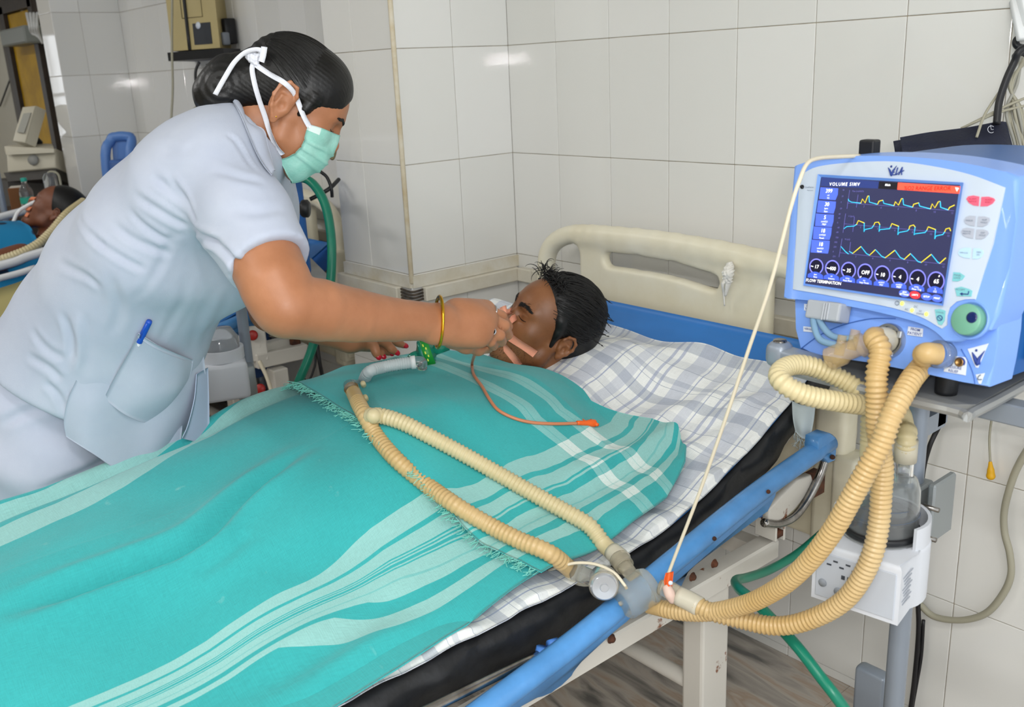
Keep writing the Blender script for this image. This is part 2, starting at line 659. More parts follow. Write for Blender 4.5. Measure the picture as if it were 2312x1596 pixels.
def tile_material(name, c1, c2, rough=0.055):
    m = mat(name, c1, rough)
    nt = m.node_tree; b = nt.nodes['Principled BSDF']
    oi = nt.nodes.new('ShaderNodeObjectInfo')
    r = nt.nodes.new('ShaderNodeValToRGB')
    r.color_ramp.elements[0].color = lin(c1); r.color_ramp.elements[1].color = lin(c2)
    nt.links.new(oi.outputs['Random'], r.inputs['Fac'])
    tc = nt.nodes.new('ShaderNodeTexCoord')
    n = nt.nodes.new('ShaderNodeTexNoise'); n.inputs['Scale'].default_value = 3.2; n.inputs['Detail'].default_value = 7
    n.inputs['Roughness'].default_value = 0.75
    nt.links.new(tc.outputs['Object'], n.inputs['Vector'])
    add = nt.nodes.new('ShaderNodeVectorMath'); add.operation = 'ADD'
    mul = nt.nodes.new('ShaderNodeVectorMath'); mul.operation = 'SCALE'; mul.inputs['Scale'].default_value = 37.0
    cmb = nt.nodes.new('ShaderNodeCombineXYZ')
    nt.links.new(oi.outputs['Random'], cmb.inputs[0]); nt.links.new(oi.outputs['Random'], cmb.inputs[2])
    nt.links.new(cmb.outputs[0], mul.inputs[0]); nt.links.new(mul.outputs[0], add.inputs[1])
    nt.links.new(tc.outputs['Object'], add.inputs[0]); nt.links.new(add.outputs[0], n.inputs['Vector'])
    # sparse brownish specks and scuffs
    sp = nt.nodes.new('ShaderNodeValToRGB'); sp.color_ramp.elements[0].position = 0.735; sp.color_ramp.elements[1].position = 0.80
    sp.color_ramp.elements[0].color = (0, 0, 0, 1); sp.color_ramp.elements[1].color = (1, 1, 1, 1)
    nt.links.new(n.outputs['Fac'], sp.inputs['Fac'])
    mx = nt.nodes.new('ShaderNodeMix'); mx.data_type = 'RGBA'
    mx.inputs['B'].default_value = lin('#8d7c5e')
    nt.links.new(sp.outputs['Color'], mx.inputs['Factor']); nt.links.new(r.outputs['Color'], mx.inputs['A'])
    nt.links.new(mx.outputs['Result'], b.inputs['Base Color'])
    n2 = nt.nodes.new('ShaderNodeTexNoise'); n2.inputs['Scale'].default_value = 5.0; n2.inputs['Detail'].default_value = 1
    nt.links.new(add.outputs[0], n2.inputs['Vector'])
    bp = nt.nodes.new('ShaderNodeBump'); bp.inputs['Strength'].default_value = 0.03; bp.inputs['Distance'].default_value = 0.02
    nt.links.new(n2.outputs['Fac'], bp.inputs['Height']); nt.links.new(bp.outputs['Normal'], b.inputs['Normal'])
    return m


M_TILE = tile_material('glazed_white_tile', '#e9e8e4', '#e2e1dc')
M_GROUT = mat('dirty_grout', '#b5ac9b', 0.9, var=0.4, vscale=14, col2='#8f8473')
M_CEIL = mat('ceiling_paint', '#e4e3de', 0.9, var=0.05, vscale=3)
M_CREAM = mat('cream_trunking', '#e0dccf', 0.45, var=0.25, vscale=9, col2='#d3cbb8')

TILE = mesh_data('tile', *box((0, 0, 0), (0.1976, 0.009, 0.2996), bev=0.0016, seg=2), M_TILE, smooth=False)
TW, TH, TZ0 = 0.199, 0.301, 0.022


def tiles(parent, along, x0, x1, fixed, face, z0=0.0, z1=2.45, start=None):
    """lay wall tiles; along='x' (wall faces -Y) or 'y' (wall faces +X); fixed = plane coordinate"""
    edges = [x0]
    s = x0 if start is None else start
    k = math.ceil((x0 - s) / TW - 1e-3)
    while s + k * TW < x1 - 0.01:
        e = s + k * TW
        if e > x0 + 0.012: edges.append(e)
        k += 1
    edges.append(x1)
    zs = [z0]
    z = TZ0
    while z < z1 - 0.02:
        if z > z0 + 0.01: zs.append(z)
        z += TH
    zs.append(min(z, z1))
    for a, b in zip(edges[:-1], edges[1:]):
        for c, d in zip(zs[:-1], zs[1:]):
            o = bpy.data.objects.new('tile', TILE)
            COL.objects.link(o); o.parent = parent
            sx = (b - a) / TW; sz = (d - c) / TH
            if along == 'x':
                o.location = ((a + b) / 2, fixed + 0.0035, (c + d) / 2)
            else:
                o.location = (fixed - 0.0035, (a + b) / 2, (c + d) / 2)
                o.rotation_euler = (0, 0, math.pi / 2)
            jit = 0.0010
            o.rotation_euler.x += RNG.normal(0, jit); o.rotation_euler.z += RNG.normal(0, jit)
            o.scale = (sx, 1, sz)


def slab(name, lo, hi, m, kind='structure', parent=None):
    lo, hi = np.array(lo, float), np.array(hi, float)
    o = obj(name, box((lo + hi) / 2, hi - lo), m, parent, smooth=False)
    if kind and parent is None: o['kind'] = kind
    return o


HC = 3.0
wall_back = slab('wall_back', (XP - 0.3, YW + 0.0012, 0), (1.4, YW + 0.14, HC), M_GROUT)
tiles(wall_back, 'x', XP, 0.42, YW, -1, start=-0.776 - 7 * TW)
pillar = slab('wall_pillar', (XP2 + 0.004, YP + 0.0012, 0), (XP - 0.0012, YW + 0.1, HC), M_GROUT)
tiles(pillar, 'y', YP, YW, XP, 1, start=YW - 3 * TW)
tiles(pillar, 'x', XP2, XP, YP, -1, start=XP - 4 * TW)
wall_recess = slab('wall_recess', (XQ - 0.1, YW + 0.0012, 0), (XP2 + 0.1, YW + 0.14, HC), M_GROUT)
tiles(wall_recess, 'x', XQ, XP2, YW, -1, start=XP2 - 20 * TW)
pillar_far = slab('wall_pillar_far', (XQ2 + 0.004, YQ + 0.0012, 0), (XQ - 0.0012, YW + 0.1, HC), M_GROUT)
tiles(pillar_far, 'y', YQ, YW, XQ, 1, start=YW - 3 * TW)
tiles(pillar_far, 'x', XQ2, XQ, YQ, -1, start=XQ - 4 * TW)
M_FARWALL = mat('cream_wall_paint', '#d9d5c6', 0.35, var=0.08, vscale=2)
wall_far = slab('wall_far', (-9.6, YW + 0.004, 0), (XQ2 + 0.02, YW + 0.14, HC), M_FARWALL)
wall_left = slab('wall_left', (-9.75, -3.2, 0), (-9.6, YW + 0.14, HC), M_FARWALL)
wall_front = slab('wall_front', (-9.75, -3.35, 0), (1.4, -3.2, HC), M_FARWALL)
ceiling = slab('ceiling', (-9.75, -3.2, HC), (1.4, YW + 0.14, HC + 0.1), M_CEIL)

# corner bead on the first pillar, yellowed with age
M_BEAD = mat('aged_corner_bead', '#e2dac6', 0.6, var=0.45, vscale=11, col2='#cdbb97')
o = obj('trim_1', beam((XP + 0.001, YP - 0.001, 0.9), (XP + 0.001, YP - 0.001, 2.4), 0.013, 0.013, up=(1, 0, 0), bev=0.004), M_BEAD)
o['kind'] = 'structure'

# floor: polished marble slabs
M_MARBLE = mat('grey_brown_marble', '#8a837a', 0.16)
nt = M_MARBLE.node_tree; _b = nt.nodes['Principled BSDF']
tc = nt.nodes.new('ShaderNodeTexCoord'); oi = nt.nodes.new('ShaderNodeObjectInfo')
vs = nt.nodes.new('ShaderNodeVectorMath'); vs.operation = 'ADD'
nt.links.new(tc.outputs['Object'], vs.inputs[0]); nt.links.new(oi.outputs['Location'], vs.inputs[1])
mp = nt.nodes.new('ShaderNodeMapping'); mp.inputs['Rotation'].default_value = (0, 0, 0.6); mp.inputs['Scale'].default_value = (1.0, 4.5, 1)
nt.links.new(vs.outputs[0], mp.inputs['Vector'])
n1 = nt.nodes.new('ShaderNodeTexNoise'); n1.inputs['Scale'].default_value = 3.0; n1.inputs['Detail'].default_value = 9; n1.inputs['Distortion'].default_value = 1.4
nt.links.new(mp.outputs['Vector'], n1.inputs['Vector'])
rp = nt.nodes.new('ShaderNodeValToRGB')
for p_, c_ in ((0.30, '#6a6763'), (0.42, '#a29b92'), (0.5, '#bbb2a7'), (0.6, '#b09d8a'), (0.72, '#c8beb3')):
    e = rp.color_ramp.elements.new(p_); e.color = lin(c_)
rp.color_ramp.elements.remove(rp.color_ramp.elements[0]); rp.color_ramp.elements.remove(rp.color_ramp.elements[-1])
nt.links.new(n1.outputs['Fac'], rp.inputs['Fac']); nt.links.new(rp.outputs['Color'], _b.inputs['Base Color'])
M_JOINT = mat('floor_joint', '#4a463f', 0.9)
floor = slab('floor', (-9.75, -3.2, -0.12), (1.4, YW + 0.01, -0.006), M_JOINT)
SLAB = mesh_data('floor_slab', *box((0, 0, 0), (0.599, 0.599, 0.012), bev=0.001), M_MARBLE, smooth=False)
x = 1.1
while x > -9.7:
    y = YW - 0.3
    while y > -2.4:
        o = bpy.data.objects.new('floor_slab', SLAB); COL.objects.link(o); o.parent = floor
        o.location = (x, y, -0.006 + RNG.normal(0, 0.0002))
        y -= 0.6
    x -= 0.6

# cable trunking round pillar and wall
TRZ0, TRZ1 = 0.846, 0.887
trunk = thing('trim_2', None, None, (XP, YW, 0.846), kind='structure')
def tr(a, b, nm='trunking_length'):
    return obj(nm, beam(a, b, 0.024, TRZ1 - TRZ0, bev=0.003), M_CREAM, trunk, smooth=False)
zc = (TRZ0 + TRZ1) / 2
tr((XP + 0.012, YP + 0.03, zc), (XP + 0.012, YW - 0.012, zc))
tr((XP2 - 0.02, YP - 0.012, zc), (XP - 0.045, YP - 0.012, zc))
tr((XP + 0.024, YW - 0.012, zc), (XP + 0.085, YW - 0.012, zc), 'trunking_joint')
tr((XP + 0.087, YW - 0.012, zc), (0.42, YW - 0.012, zc))
tr((XQ, YW - 0.012, zc), (XP2, YW - 0.012, zc))
M_RUSTY = mat('cut_cable_ends', '#5a4f42', 0.7, var=0.5, vscale=60, col2='#2a2622')
for k in range(4):   # loose wires in the broken trunking corner
    a = np.array((XP - 0.05, YP - 0.008, TRZ0 + 0.008 + k * 0.009)); b = np.array((XP + 0.006, YP - 0.006, TRZ0 + 0.006 + k * 0.009)); c_ = np.array((XP + 0.008, YP + 0.035, TRZ0 + 0.007 + k * 0.009))
    obj('wire', tube([a, b, c_], 0.0032, 6), M_RUSTY, trunk)
# narrow grimy sill strip above the trunking
M_SILL = mat('tile_sill', '#e0ddd3', 0.4, var=0.4, vscale=7, col2='#cdc3ab')
obj('sill_strip', beam((XP + 0.004, YP, 0.905), (XP + 0.004, YW, 0.905), 0.008, 0.034), M_SILL, trunk, smooth=False)
obj('sill_strip', beam((XP2, YP - 0.004, 0.905), (XP, YP - 0.004, 0.905), 0.008, 0.034), M_SILL, trunk, smooth=False)

# door in the far wall
M_DARKWOOD = mat('dark_door_frame', '#3a2f27', 0.5, var=0.4, vscale=20)
M_YELLOW = mat('yellow_door_paint', '#d6a800', 0.6, var=0.15, vscale=5, col2='#b98f00')
x0, x1, xm = PY(34, 200, YW)[0], PY(128, 240, YW)[0], PY(62, 200, YW)[0]
door = obj('door_1', box(((xm + x1) / 2, YW - 0.02, 0.98), (x1 - xm, 0.04, 1.94), bev=0.004), M_YELLOW, smooth=False)
tag(door, kind='structure')
for nm, a, b in (('door_frame', (xm - 0.05, YW - 0.03, 0), (xm - 0.05, YW - 0.03, 2.0)), ('door_frame', (x1 + 0.03, YW - 0.03, 0), (x1 + 0.03, YW - 0.03, 2.0)),
                 ('door_frame', (x0, YW - 0.03, 2.0), (x1 + 0.06, YW - 0.03, 2.0))):
    obj(nm, beam(a, b, 0.09, 0.07, up=(0, 1, 0)), M_DARKWOOD, door, smooth=False)
obj('door_panel', box(((x0 + xm - 0.1) / 2, YW - 0.012, 0.98), (xm - 0.1 - x0, 0.03, 1.94)), mat('door_dark_leaf', '#4d4236', 0.5, var=0.3, vscale=6), door, smooth=False)
obj('handle', tube([(x1 - 0.1, YW - 0.05, 0.95), (x1 - 0.1, YW - 0.09, 0.98), (x1 - 0.1, YW - 0.09, 1.08), (x1 - 0.1, YW - 0.05, 1.11)], 0.01, 8), mat('steel', '#b9bbbd', 0.25, 1.0), door)

# daylight windows
M_WINDOWFRAME = mat('white_window_frame', '#dedcd4', 0.4)
M_DAY = mat('daylight_pane', '#f4f9ff', 0.3, emit=2.2)
a, b = PY(60, 0, YW - 0.02), PY(97, 68, YW - 0.02)
w1 = obj('window_1', join(beam((a[0] - 0.12, YW - 0.01, b[2]), (b[0] + 0.05, YW - 0.01, b[2]), 0.04, 0.04), beam((a[0] - 0.12, YW - 0.01, 2.5), (b[0] + 0.05, YW - 0.01, 2.5), 0.04, 0.04),
                          beam((a[0] - 0.12, YW - 0.01, b[2]), (a[0] - 0.12, YW - 0.01, 2.5), 0.04, 0.04, up=(0, 1, 0)), beam((b[0] + 0.05, YW - 0.01, b[2]), (b[0] + 0.05, YW - 0.01, 2.5), 0.04, 0.04, up=(0, 1, 0))), M_WINDOWFRAME, smooth=False)
tag(w1, kind='structure')
obj('pane', box(((a[0] + b[0]) / 2, YW - 0.004, (b[2] + 2.5) / 2), (b[0] - a[0] + 0.15, 0.006, 2.5 - b[2])), M_DAY, w1, smooth=False)
w2 = obj('window_2', join(*[beam((-9.58, y_, 0.85), (-9.58, y_, 1.95), 0.03, 0.03, up=(1, 0, 0)) for y_ in np.linspace(-0.25, 0.75, 6)],
                          *[beam((-9.58, -0.25, z_), (-9.58, 0.75, z_), 0.03, 0.03) for z_ in (0.85, 1.3, 1.42, 1.95)]), M_WINDOWFRAME, smooth=False)
tag(w2, kind='structure')
for k in range(5):
    obj('pane', box((-9.59, -0.15 + k * 0.2, 1.4), (0.006, 0.17, 1.08)), M_DAY, w2, smooth=False)
# ------------------------------------------------------------------ bed
def S01(x):
    x = np.clip(x, 0, 1); return x * x * (3 - 2 * x)


BX0, BX1 = -1.90, -1.0          # far / near mattress sides


def zb(y):
    """mattress top height along the bed: flat, then the raised head section"""
    y = np.asarray(y, float)
    yy = np.array([-1, 0.98, 1.10, 1.20, 1.30, 1.45, 1.555, 1.66, 1.75]); zz = np.array([.64, .64, .645, .66, .688, .745, .795, .858, .91])
    s = 0
    for k in (-0.03, 0, 0.03):
        s = s + np.interp(y + k, yy, zz)
    return s / 3


M_CREAMPL = mat('cream_moulded_plastic', '#e9e4d0', 0.38, var=0.10, vscale=6, col2='#e0d8be')
M_WHITEPAINT = mat('chipped_white_paint', '#cdc9c0', 0.42, var=0.8, vscale=16, col2='#7b4a2c')
_r = M_WHITEPAINT.node_tree.nodes['Color Ramp'].color_ramp
_r.elements[0].position = 0.30; _r.elements[1].position = 0.345
M_RUST = mat('rusted_iron', '#6b3f28', 0.85, var=0.5, vscale=40, col2='#3b241a')
M_RAILBLUE = mat('blue_rail_paint', '#5a9cdc', 0.33, var=0.06, vscale=12, col2='#4b86bf', coat=0.2)
M_CHROME = mat('worn_chrome', '#b4b2ae', 0.22, 1.0, var=0.3, vscale=20, col2='#7a7570')

bed = thing('hospital_bed', 'cream headboard hospital bed with blue side rail carrying the patient under green cloth', 'bed', (-1.45, 0.8, 0))
YH = 1.745
arch = [(-1.925, YH, 0.30), (-1.925, YH, 0.70), (-1.925, YH, 0.90), (-1.905, YH, 0.985), (-1.83, YH, 1.03), (-1.70, YH, 1.044), (-1.46, YH, 1.048), (-1.22, YH, 1.036), (-1.08, YH, 1.008), (-1.012, YH, 0.94), (-0.995, YH, 0.86), (-0.995, YH, 0.62), (-0.995, YH, 0.30)]
def headboard_mesh(x_off=0.0, h=0.0055):
    s = SDF((-1.97 + x_off, YH - 0.045, 0.28), (-0.95 + x_off, YH + 0.045, 1.085), h)
    pa = spline([(x + x_off, y, z) for x, y, z in arch], 4)
    s.chain(pa, [0.024] * len(pa), k=0.006)
    y0 = YH + 0.004
    def slabx(x0, x1, z0, z1, th=0.015, k=0.03):
        """rounded flat panel"""
        c = np.array(((x0 + x1) / 2 + x_off, y0, (z0 + z1) / 2)); b = np.array(((x1 - x0) / 2 - 0.012, th - 0.009, (z1 - z0) / 2 - 0.012))
        sl, x, y, z = s._sub(c - b - 0.06, c + b + 0.06)
        qx, qy, qz = np.abs(x - c[0]) - b[0], np.abs(y - c[1]) - b[1], np.abs(z - c[2]) - b[2]
        d = np.sqrt(np.maximum(qx, 0) ** 2 + np.maximum(qy, 0) ** 2 + np.maximum(qz, 0) ** 2) + np.minimum(np.maximum(np.maximum(qx, qy), qz), 0) - 0.010
        s._op(sl, d, k, 'u')
    slabx(-1.785, -1.185, 0.50, 1.03)
    slabx(-1.93, -0.99, 0.42, 0.78)
    sl_ = [(-1.672 + x_off, y0, 0.983), (-1.58 + x_off, y0, 0.986), (-1.46 + x_off, y0, 0.984), (-1.345 + x_off, y0, 0.970)]
    for dy in (-0.04, -0.02, 0, 0.02, 0.04):
        s.chain([(a, b + dy, c) for a, b, c in sl_], [0.0185] * 4, k=0.010, op='s')
    return s.mesh(4)
hb = obj('headboard', headboard_mesh(), M_CREAMPL, bed)
obj('headboard_rim', tube([(-1.80, YH - 0.014, 0.80), (-1.76, YH - 0.016, 0.815), (-1.62, YH - 0.016, 0.84), (-1.4, YH - 0.016, 0.838), (-1.22, YH - 0.016, 0.818), (-1.16, YH - 0.016, 0.785), (-1.0, YH - 0.012, 0.755)], 0.011, 10), M_CREAMPL, hb)
obj('corner_post', beam((-1.0, 1.72, 0.42), (-1.0, 1.72, 0.86), 0.075, 0.06, up=(0, 1, 0), bev=0.016, seg=3), M_CREAMPL, hb)
# ribbed bumper block at the head corner
bp_ = obj('corner_bumper', beam((-0.955, 1.715, 0.45), (-0.955, 1.715, 0.66), 0.055, 0.075, up=(0, 1, 0), bev=0.01, seg=2), M_CREAMPL, bed)
for k in range(5):
    obj('rib', beam((-0.928, 1.69, 0.475 + k * 0.04), (-0.928, 1.74, 0.475 + k * 0.04), 0.012, 0.022, bev=0.004), M_CREAMPL, bp_)

XF = -0.985
side = obj('side_beam', beam((XF, -0.28, 0.528), (XF, 1.475, 0.528), 0.04, 0.042, bev=0.004), M_WHITEPAINT, bed, smooth=False)
obj('side_beam', beam((-1.90, -0.28, 0.525), (-1.90, 1.475, 0.525), 0.04, 0.042, bev=0.004), M_WHITEPAINT, bed, smooth=False)
for y in (-0.22, 0.45, 1.05, 1.45):
    obj('cross_member', beam((-1.90, y, 0.522), (XF, y, 0.522), 0.035, 0.035), M_WHITEPAINT, bed, smooth=False)
obj('mattress_deck', patch([[(-1.88, y, zb(y) - 0.094), (-1.02, y, zb(y) - 0.094)] for y in (-0.28, 0.3, 0.9, 1.1, 1.25, 1.4, 1.55, 1.68)], 4, 2).reshape(-1, 3) is not None and sheet(patch([[(-1.88, y, zb(y) - 0.094), (-1.45, y, zb(y) - 0.094), (-1.02, y, zb(y) - 0.094)] for y in (-0.28, 0.3, 0.9, 1.1, 1.25, 1.4, 1.55, 1.68)], 4, 2), 0.004), M_WHITEPAINT, bed)
for sx in (XF - 0.01, -1.89):
    for y in (1.283, -0.2):
        lg = obj('leg', beam((sx, y, 0.03), (sx, y, 0.52), 0.08, 0.05, up=(1, 0, 0), bev=0.006, seg=2), M_WHITEPAINT, bed, smooth=False)
        obj('foot_cap', beam((sx, y, 0.0), (sx, y, 0.035), 0.085, 0.055, up=(1, 0, 0), bev=0.006), mat('black_rubber', '#1c1c1e', 0.6), lg)
obj('leg_brace', tube([(XF, 1.27, 0.295), (-1.45, 1.27, 0.295), (-1.89, 1.27, 0.295)], 0.017, 12), M_WHITEPAINT, bed)
# head end bracket on the beam, rusted
br = obj('end_bracket', join(box((XF + 0.004, 1.45, 0.585), (0.05, 0.006, 0.06), bev=0.002), box((XF + 0.004, 1.478, 0.585), (0.05, 0.006, 0.075), bev=0.002)), M_WHITEPAINT, bed, smooth=False)
obj('rust_plate', box((XF + 0.004, 1.464, 0.565), (0.046, 0.024, 0.012)), M_RUST, br)
obj('pin', tube([(XF + 0.004, 1.44, 0.60), (XF + 0.004, 1.487, 0.60)], 0.006, 8, 1), M_RUST, br)
M_BLUEPL = mat('bright_blue_plastic', '#4f86d6', 0.35)
obj('blue_clip', tube([(XF, 1.425, 0.612), (XF + 0.01, 1.44, 0.628), (XF + 0.012, 1.462, 0.625), (XF + 0.006, 1.47, 0.61)], [0.008, 0.016, 0.017, 0.009], 10), M_BLUEPL, br)
# side rail: blue channel with scalloped flange, hung on chrome arms
XR = -0.935
rail = obj('side_rail', tube([PX(1872, 997, XR), PX(1700, 1120, XR), PX(1500, 1283, XR), PX(1300, 1447, XR), PX(1110, 1590, XR), PX(900, 1745, XR), PX(600, 1960, XR)], 0.0195, 16, 6), M_RAILBLUE, bed)
def rail_plate(px, x=XR, th=0.016):
    return plate([PX(a, b, x + th / 2) for a, b in px], th, (1, 0, 0), 0.003)
obj('rail_flange', join(rail_plate([(1515, 1270), (1734, 1095), (1760, 1085), (1752, 1120), (1734, 1156), (1700, 1178), (1640, 1222), (1569, 1273), (1552, 1290), (1544, 1306), (1541, 1323), (1530, 1328), (1500, 1335), (1470, 1340)]),
                        rail_plate([(1440, 1330), (1470, 1350), (1415, 1406), (1380, 1432), (1312, 1491), (1298, 1508), (1292, 1527), (1267, 1544), (1246, 1566), (1225, 1568), (1208, 1580), (1160, 1600), (1100, 1640), (1080, 1600)])), M_RAILBLUE, rail)
obj('rail_end', rail_plate([(1850, 990), (1875, 978), (1888, 988), (1889, 1020), (1886, 1040), (1872, 1046), (1862, 1038), (1860, 1030), (1846, 1028)], th=0.03), M_RAILBLUE, rail)
obj('rivet', tube([PX(1880, 1032, XR + 0.017), PX(1880, 1032, XR + 0.021)], 0.005, 10, 1), M_RUST, rail)
for q in ((1613, 1216), (1735, 1110)):
    obj('rivet', tube([PX(*q, XR + 0.018), PX(*q, XR + 0.022)], 0.004, 8, 1), M_RUST, rail)
obj('rail_arm', tube([PX(1864, 1036, XR - 0.01), PX(1850, 1075, XR - 0.012), PX(1825, 1125, XR - 0.014), PX(1795, 1165, XR - 0.016), PX(1760, 1182, XR - 0.02), PX(1725, 1180, XR - 0.02)], 0.0085, 10), M_CHROME, bed)
obj('rail_link', plate([PX(a, b, XR - 0.02) for a, b in ((1738, 1150), (1800, 1085), (1832, 1072), (1838, 1090), (1822, 1115), (1795, 1150), (1765, 1178), (1735, 1180))], 0.014, (1, 0, 0), 0.003), M_WHITEPAINT, bed)
obj('link_bracket', box(PX(1828, 1095, XR - 0.05), (0.03, 0.07, 0.05), bev=0.003), M_RUST, bed)
for q in ((1612, 1272), (1563, 1302), (1380, 1442), (1228, 1545)):
    obj('bolt', lathe([(0, 0.007), (0.005, 0.006), (0.007, 0.002), (0.009, 0)], PX(*q, XF + 0.021), (1, 0, 0), 10), M_RUST, side)
# chrome rod with blue-bushed hinge lower down the side
obj('rail_rod', tube([PX(1225, 1476, XF + 0.02), PX(1100, 1537, XF + 0.02), PX(970, 1600, XF + 0.02), PX(700, 1730, XF + 0.02)], 0.009, 10, 3), M_CHROME, bed)
hg = obj('hinge', lathe([(0, 0.012), (0.012, 0.012), (0.017, 0.009), (0.017, 0)], PX(1247, 1474, XF + 0.02), (1, 0, 0), 16), M_WHITEPAINT, bed)
obj('hinge_pin', lathe([(0, 0.016), (0.006, 0.015), (0.007, 0.01)], PX(1249, 1478, XF + 0.02), (1, 0, 0), 10), M_RUST, hg)
obj('blue_bush', tube([PX(1228, 1462, XF + 0.02), PX(1222, 1485, XF + 0.02)], 0.012, 10, 2), M_BLUEPL, hg)
obj('blue_bush', tube([PX(1240, 1456, XF + 0.02), PX(1258, 1450, XF + 0.02)], 0.008, 10, 2), M_BLUEPL, hg)

# ------------------------------------------------------------------ mattress
M_BLACKREX = mat('black_rexine', '#232427', 0.42, var=0.15, vscale=20, col2='#17181a', bump=0.5, bscale=26)
mt = thing('mattress', 'black sided foam mattress with blue top lying on the bed frame', 'mattress', (-1.45, 0.8, 0.56))
ys = np.arange(-0.28, 1.705, 0.012)
TH_ = 0.088
sec = [(BX0, -TH_ + 0.012), (BX0 + 0.012, -TH_), (BX1 - 0.02, -TH_), (BX1 - 0.004, -TH_ + 0.012), (BX1, -TH_ * 0.75), (BX1 + 0.004, -TH_ * 0.5), (BX1 + 0.003, -0.02), (BX1 - 0.002, -0.006), (BX1 - 0.012, 0), (-1.45, 0), (BX0 + 0.012, 0), (BX0, -0.01)]
V = []
for y in ys:
    z = float(zb(y))
    for i, (x, dz) in enumerate(sec):
        wob = 0.0
        if 3 <= i <= 6: wob = 0.004 * math.sin(y * 31) * math.sin(y * 11 + i) + 0.003 * math.sin(y * 57 + i * 1.3)
        V.append((x + wob, y, z + dz))
ns = len(sec)
F = [(i * ns + j, i * ns + (j + 1) % ns, (i + 1) * ns + (j + 1) % ns, (i + 1) * ns + j) for i in range(len(ys) - 1) for j in range(ns)]
F += [tuple(range(ns))[::-1], tuple((len(ys) - 1) * ns + j for j in range(ns))]
obj('body', (V, F), M_BLACKREX, mt, sharp=50)
yy = np.linspace(1.15, 1.703, 24)
C = np.array([[(x, y, float(zb(y)) + 0.0025) for x in np.linspace(BX0 + 0.006, BX1 - 0.01, 10)] for y in yy])
obj('blue_top_cover', sheet(C, 0.002), mat('blue_rexine', '#2f78c4', 0.4, var=0.08, vscale=6), mt)

# ------------------------------------------------------------------ checked bed sheet


def math_node(nt, op, a, b=None, c=None):
    n = nt.nodes.new('ShaderNodeMath'); n.operation = op
    for i, v in enumerate((a, b, c)):
        if v is None: continue
        if isinstance(v, (int, float)): n.inputs[i].default_value = v
        else: nt.links.new(v, n.inputs[i])
    return n.outputs[0]


def mask_ramp(nt, sock, bands):
    """constant ramp: value given for t>=pos"""
    r = nt.nodes.new('ShaderNodeValToRGB'); r.color_ramp.interpolation = 'CONSTANT'
    el = r.color_ramp.elements
    el[0].position = 0.0; el[0].color = (bands[0][1],) * 3 + (1,)
    el[1].position = bands[1][0]; el[1].color = (bands[1][1],) * 3 + (1,)
    for p, v in bands[2:]:
        e = el.new(p); e.color = (v, v, v, 1)
    nt.links.new(sock, r.inputs['Fac'])
    return r.outputs['Color']


def mixc(nt, f, a, b):
    m = nt.nodes.new('ShaderNodeMix'); m.data_type = 'RGBA'
    for nm, v in (('Factor', f), ('A', a), ('B', b)):
        if isinstance(v, (int, float)): m.inputs[nm].default_value = v
        elif isinstance(v, tuple): m.inputs[nm].default_value = v
        else: nt.links.new(v, m.inputs[nm])
    return m.outputs['Result']


def weave(nt, col, tc, strength=0.12, scale=320.0, bstr=0.25):
    """thread-level tone and relief of woven cotton"""
    b = nt.nodes['Principled BSDF']
    outs = []
    for sc in ((scale, scale * 0.12, 1), (scale * 0.12, scale, 1)):
        mp = nt.nodes.new('ShaderNodeMapping'); mp.inputs['Scale'].default_value = sc
        nt.links.new(tc.outputs['UV'], mp.inputs['Vector'])
        n = nt.nodes.new('ShaderNodeTexNoise'); n.inputs['Scale'].default_value = 1.0; n.inputs['Detail'].default_value = 2
        nt.links.new(mp.outputs['Vector'], n.inputs['Vector']); outs.append(n.outputs['Fac'])
    s = math_node(nt, 'ADD', outs[0], outs[1])
    f = math_node(nt, 'MULTIPLY_ADD', s, 2 * strength, 1 - 2 * strength)
    v = nt.nodes.new('ShaderNodeVectorMath'); v.operation = 'SCALE'
    nt.links.new(col, v.inputs[0]); nt.links.new(f, v.inputs['Scale'])
    nt.links.new(v.outputs[0], b.inputs['Base Color'])
    bp = nt.nodes.new('ShaderNodeBump'); bp.inputs['Strength'].default_value = bstr; bp.inputs['Distance'].default_value = 0.0015
    nt.links.new(s, bp.inputs['Height']); nt.links.new(bp.outputs['Normal'], b.inputs['Normal'])


M_SHEET = mat('checked_cotton_sheet', '#d6d8d8', 0.85, sheen=0.1)
nt = M_SHEET.node_tree
tc = nt.nodes.new('ShaderNodeTexCoord'); sp = nt.nodes.new('ShaderNodeSeparateXYZ'); nt.links.new(tc.outputs['UV'], sp.inputs[0])
def plaid(sock, per, ph, bands):
    t = math_node(nt, 'FRACT', math_node(nt, 'MULTIPLY_ADD', sock, 1.0 / per, ph))
    return mask_ramp(nt, t, bands)
BND = [(0, 0.0), (0.10, .8), (0.14, 0.0), (0.20, .8), (0.24, 0.0), (0.40, 0.55), (0.62, 0.0), (0.66, 1.0), (0.675, 0.0), (0.80, 0.45), (0.92, 0.0), (0.96, 1.0), (0.972, 0.0)]
BND2 = [(0, 0.0), (0.12, 0.7), (0.30, 0.0), (0.45, 1.0), (0.46, 0.0), (0.52, .55), (0.60, 0.0), (0.80, 0.9), (0.81, 0.25), (0.95, 0.0)]
mu_ = plaid(sp.outputs[0], 0.19, 0.1, BND); mv_ = plaid(sp.outputs[1], 0.135, 0.3, BND2)
c = mixc(nt, math_node(nt, 'MULTIPLY', mu_, 0.75), lin('#eef0ee'), lin('#929dc0'))
c = mixc(nt, math_node(nt, 'MULTIPLY', mv_, 0.7), c, lin('#8f9aae'))
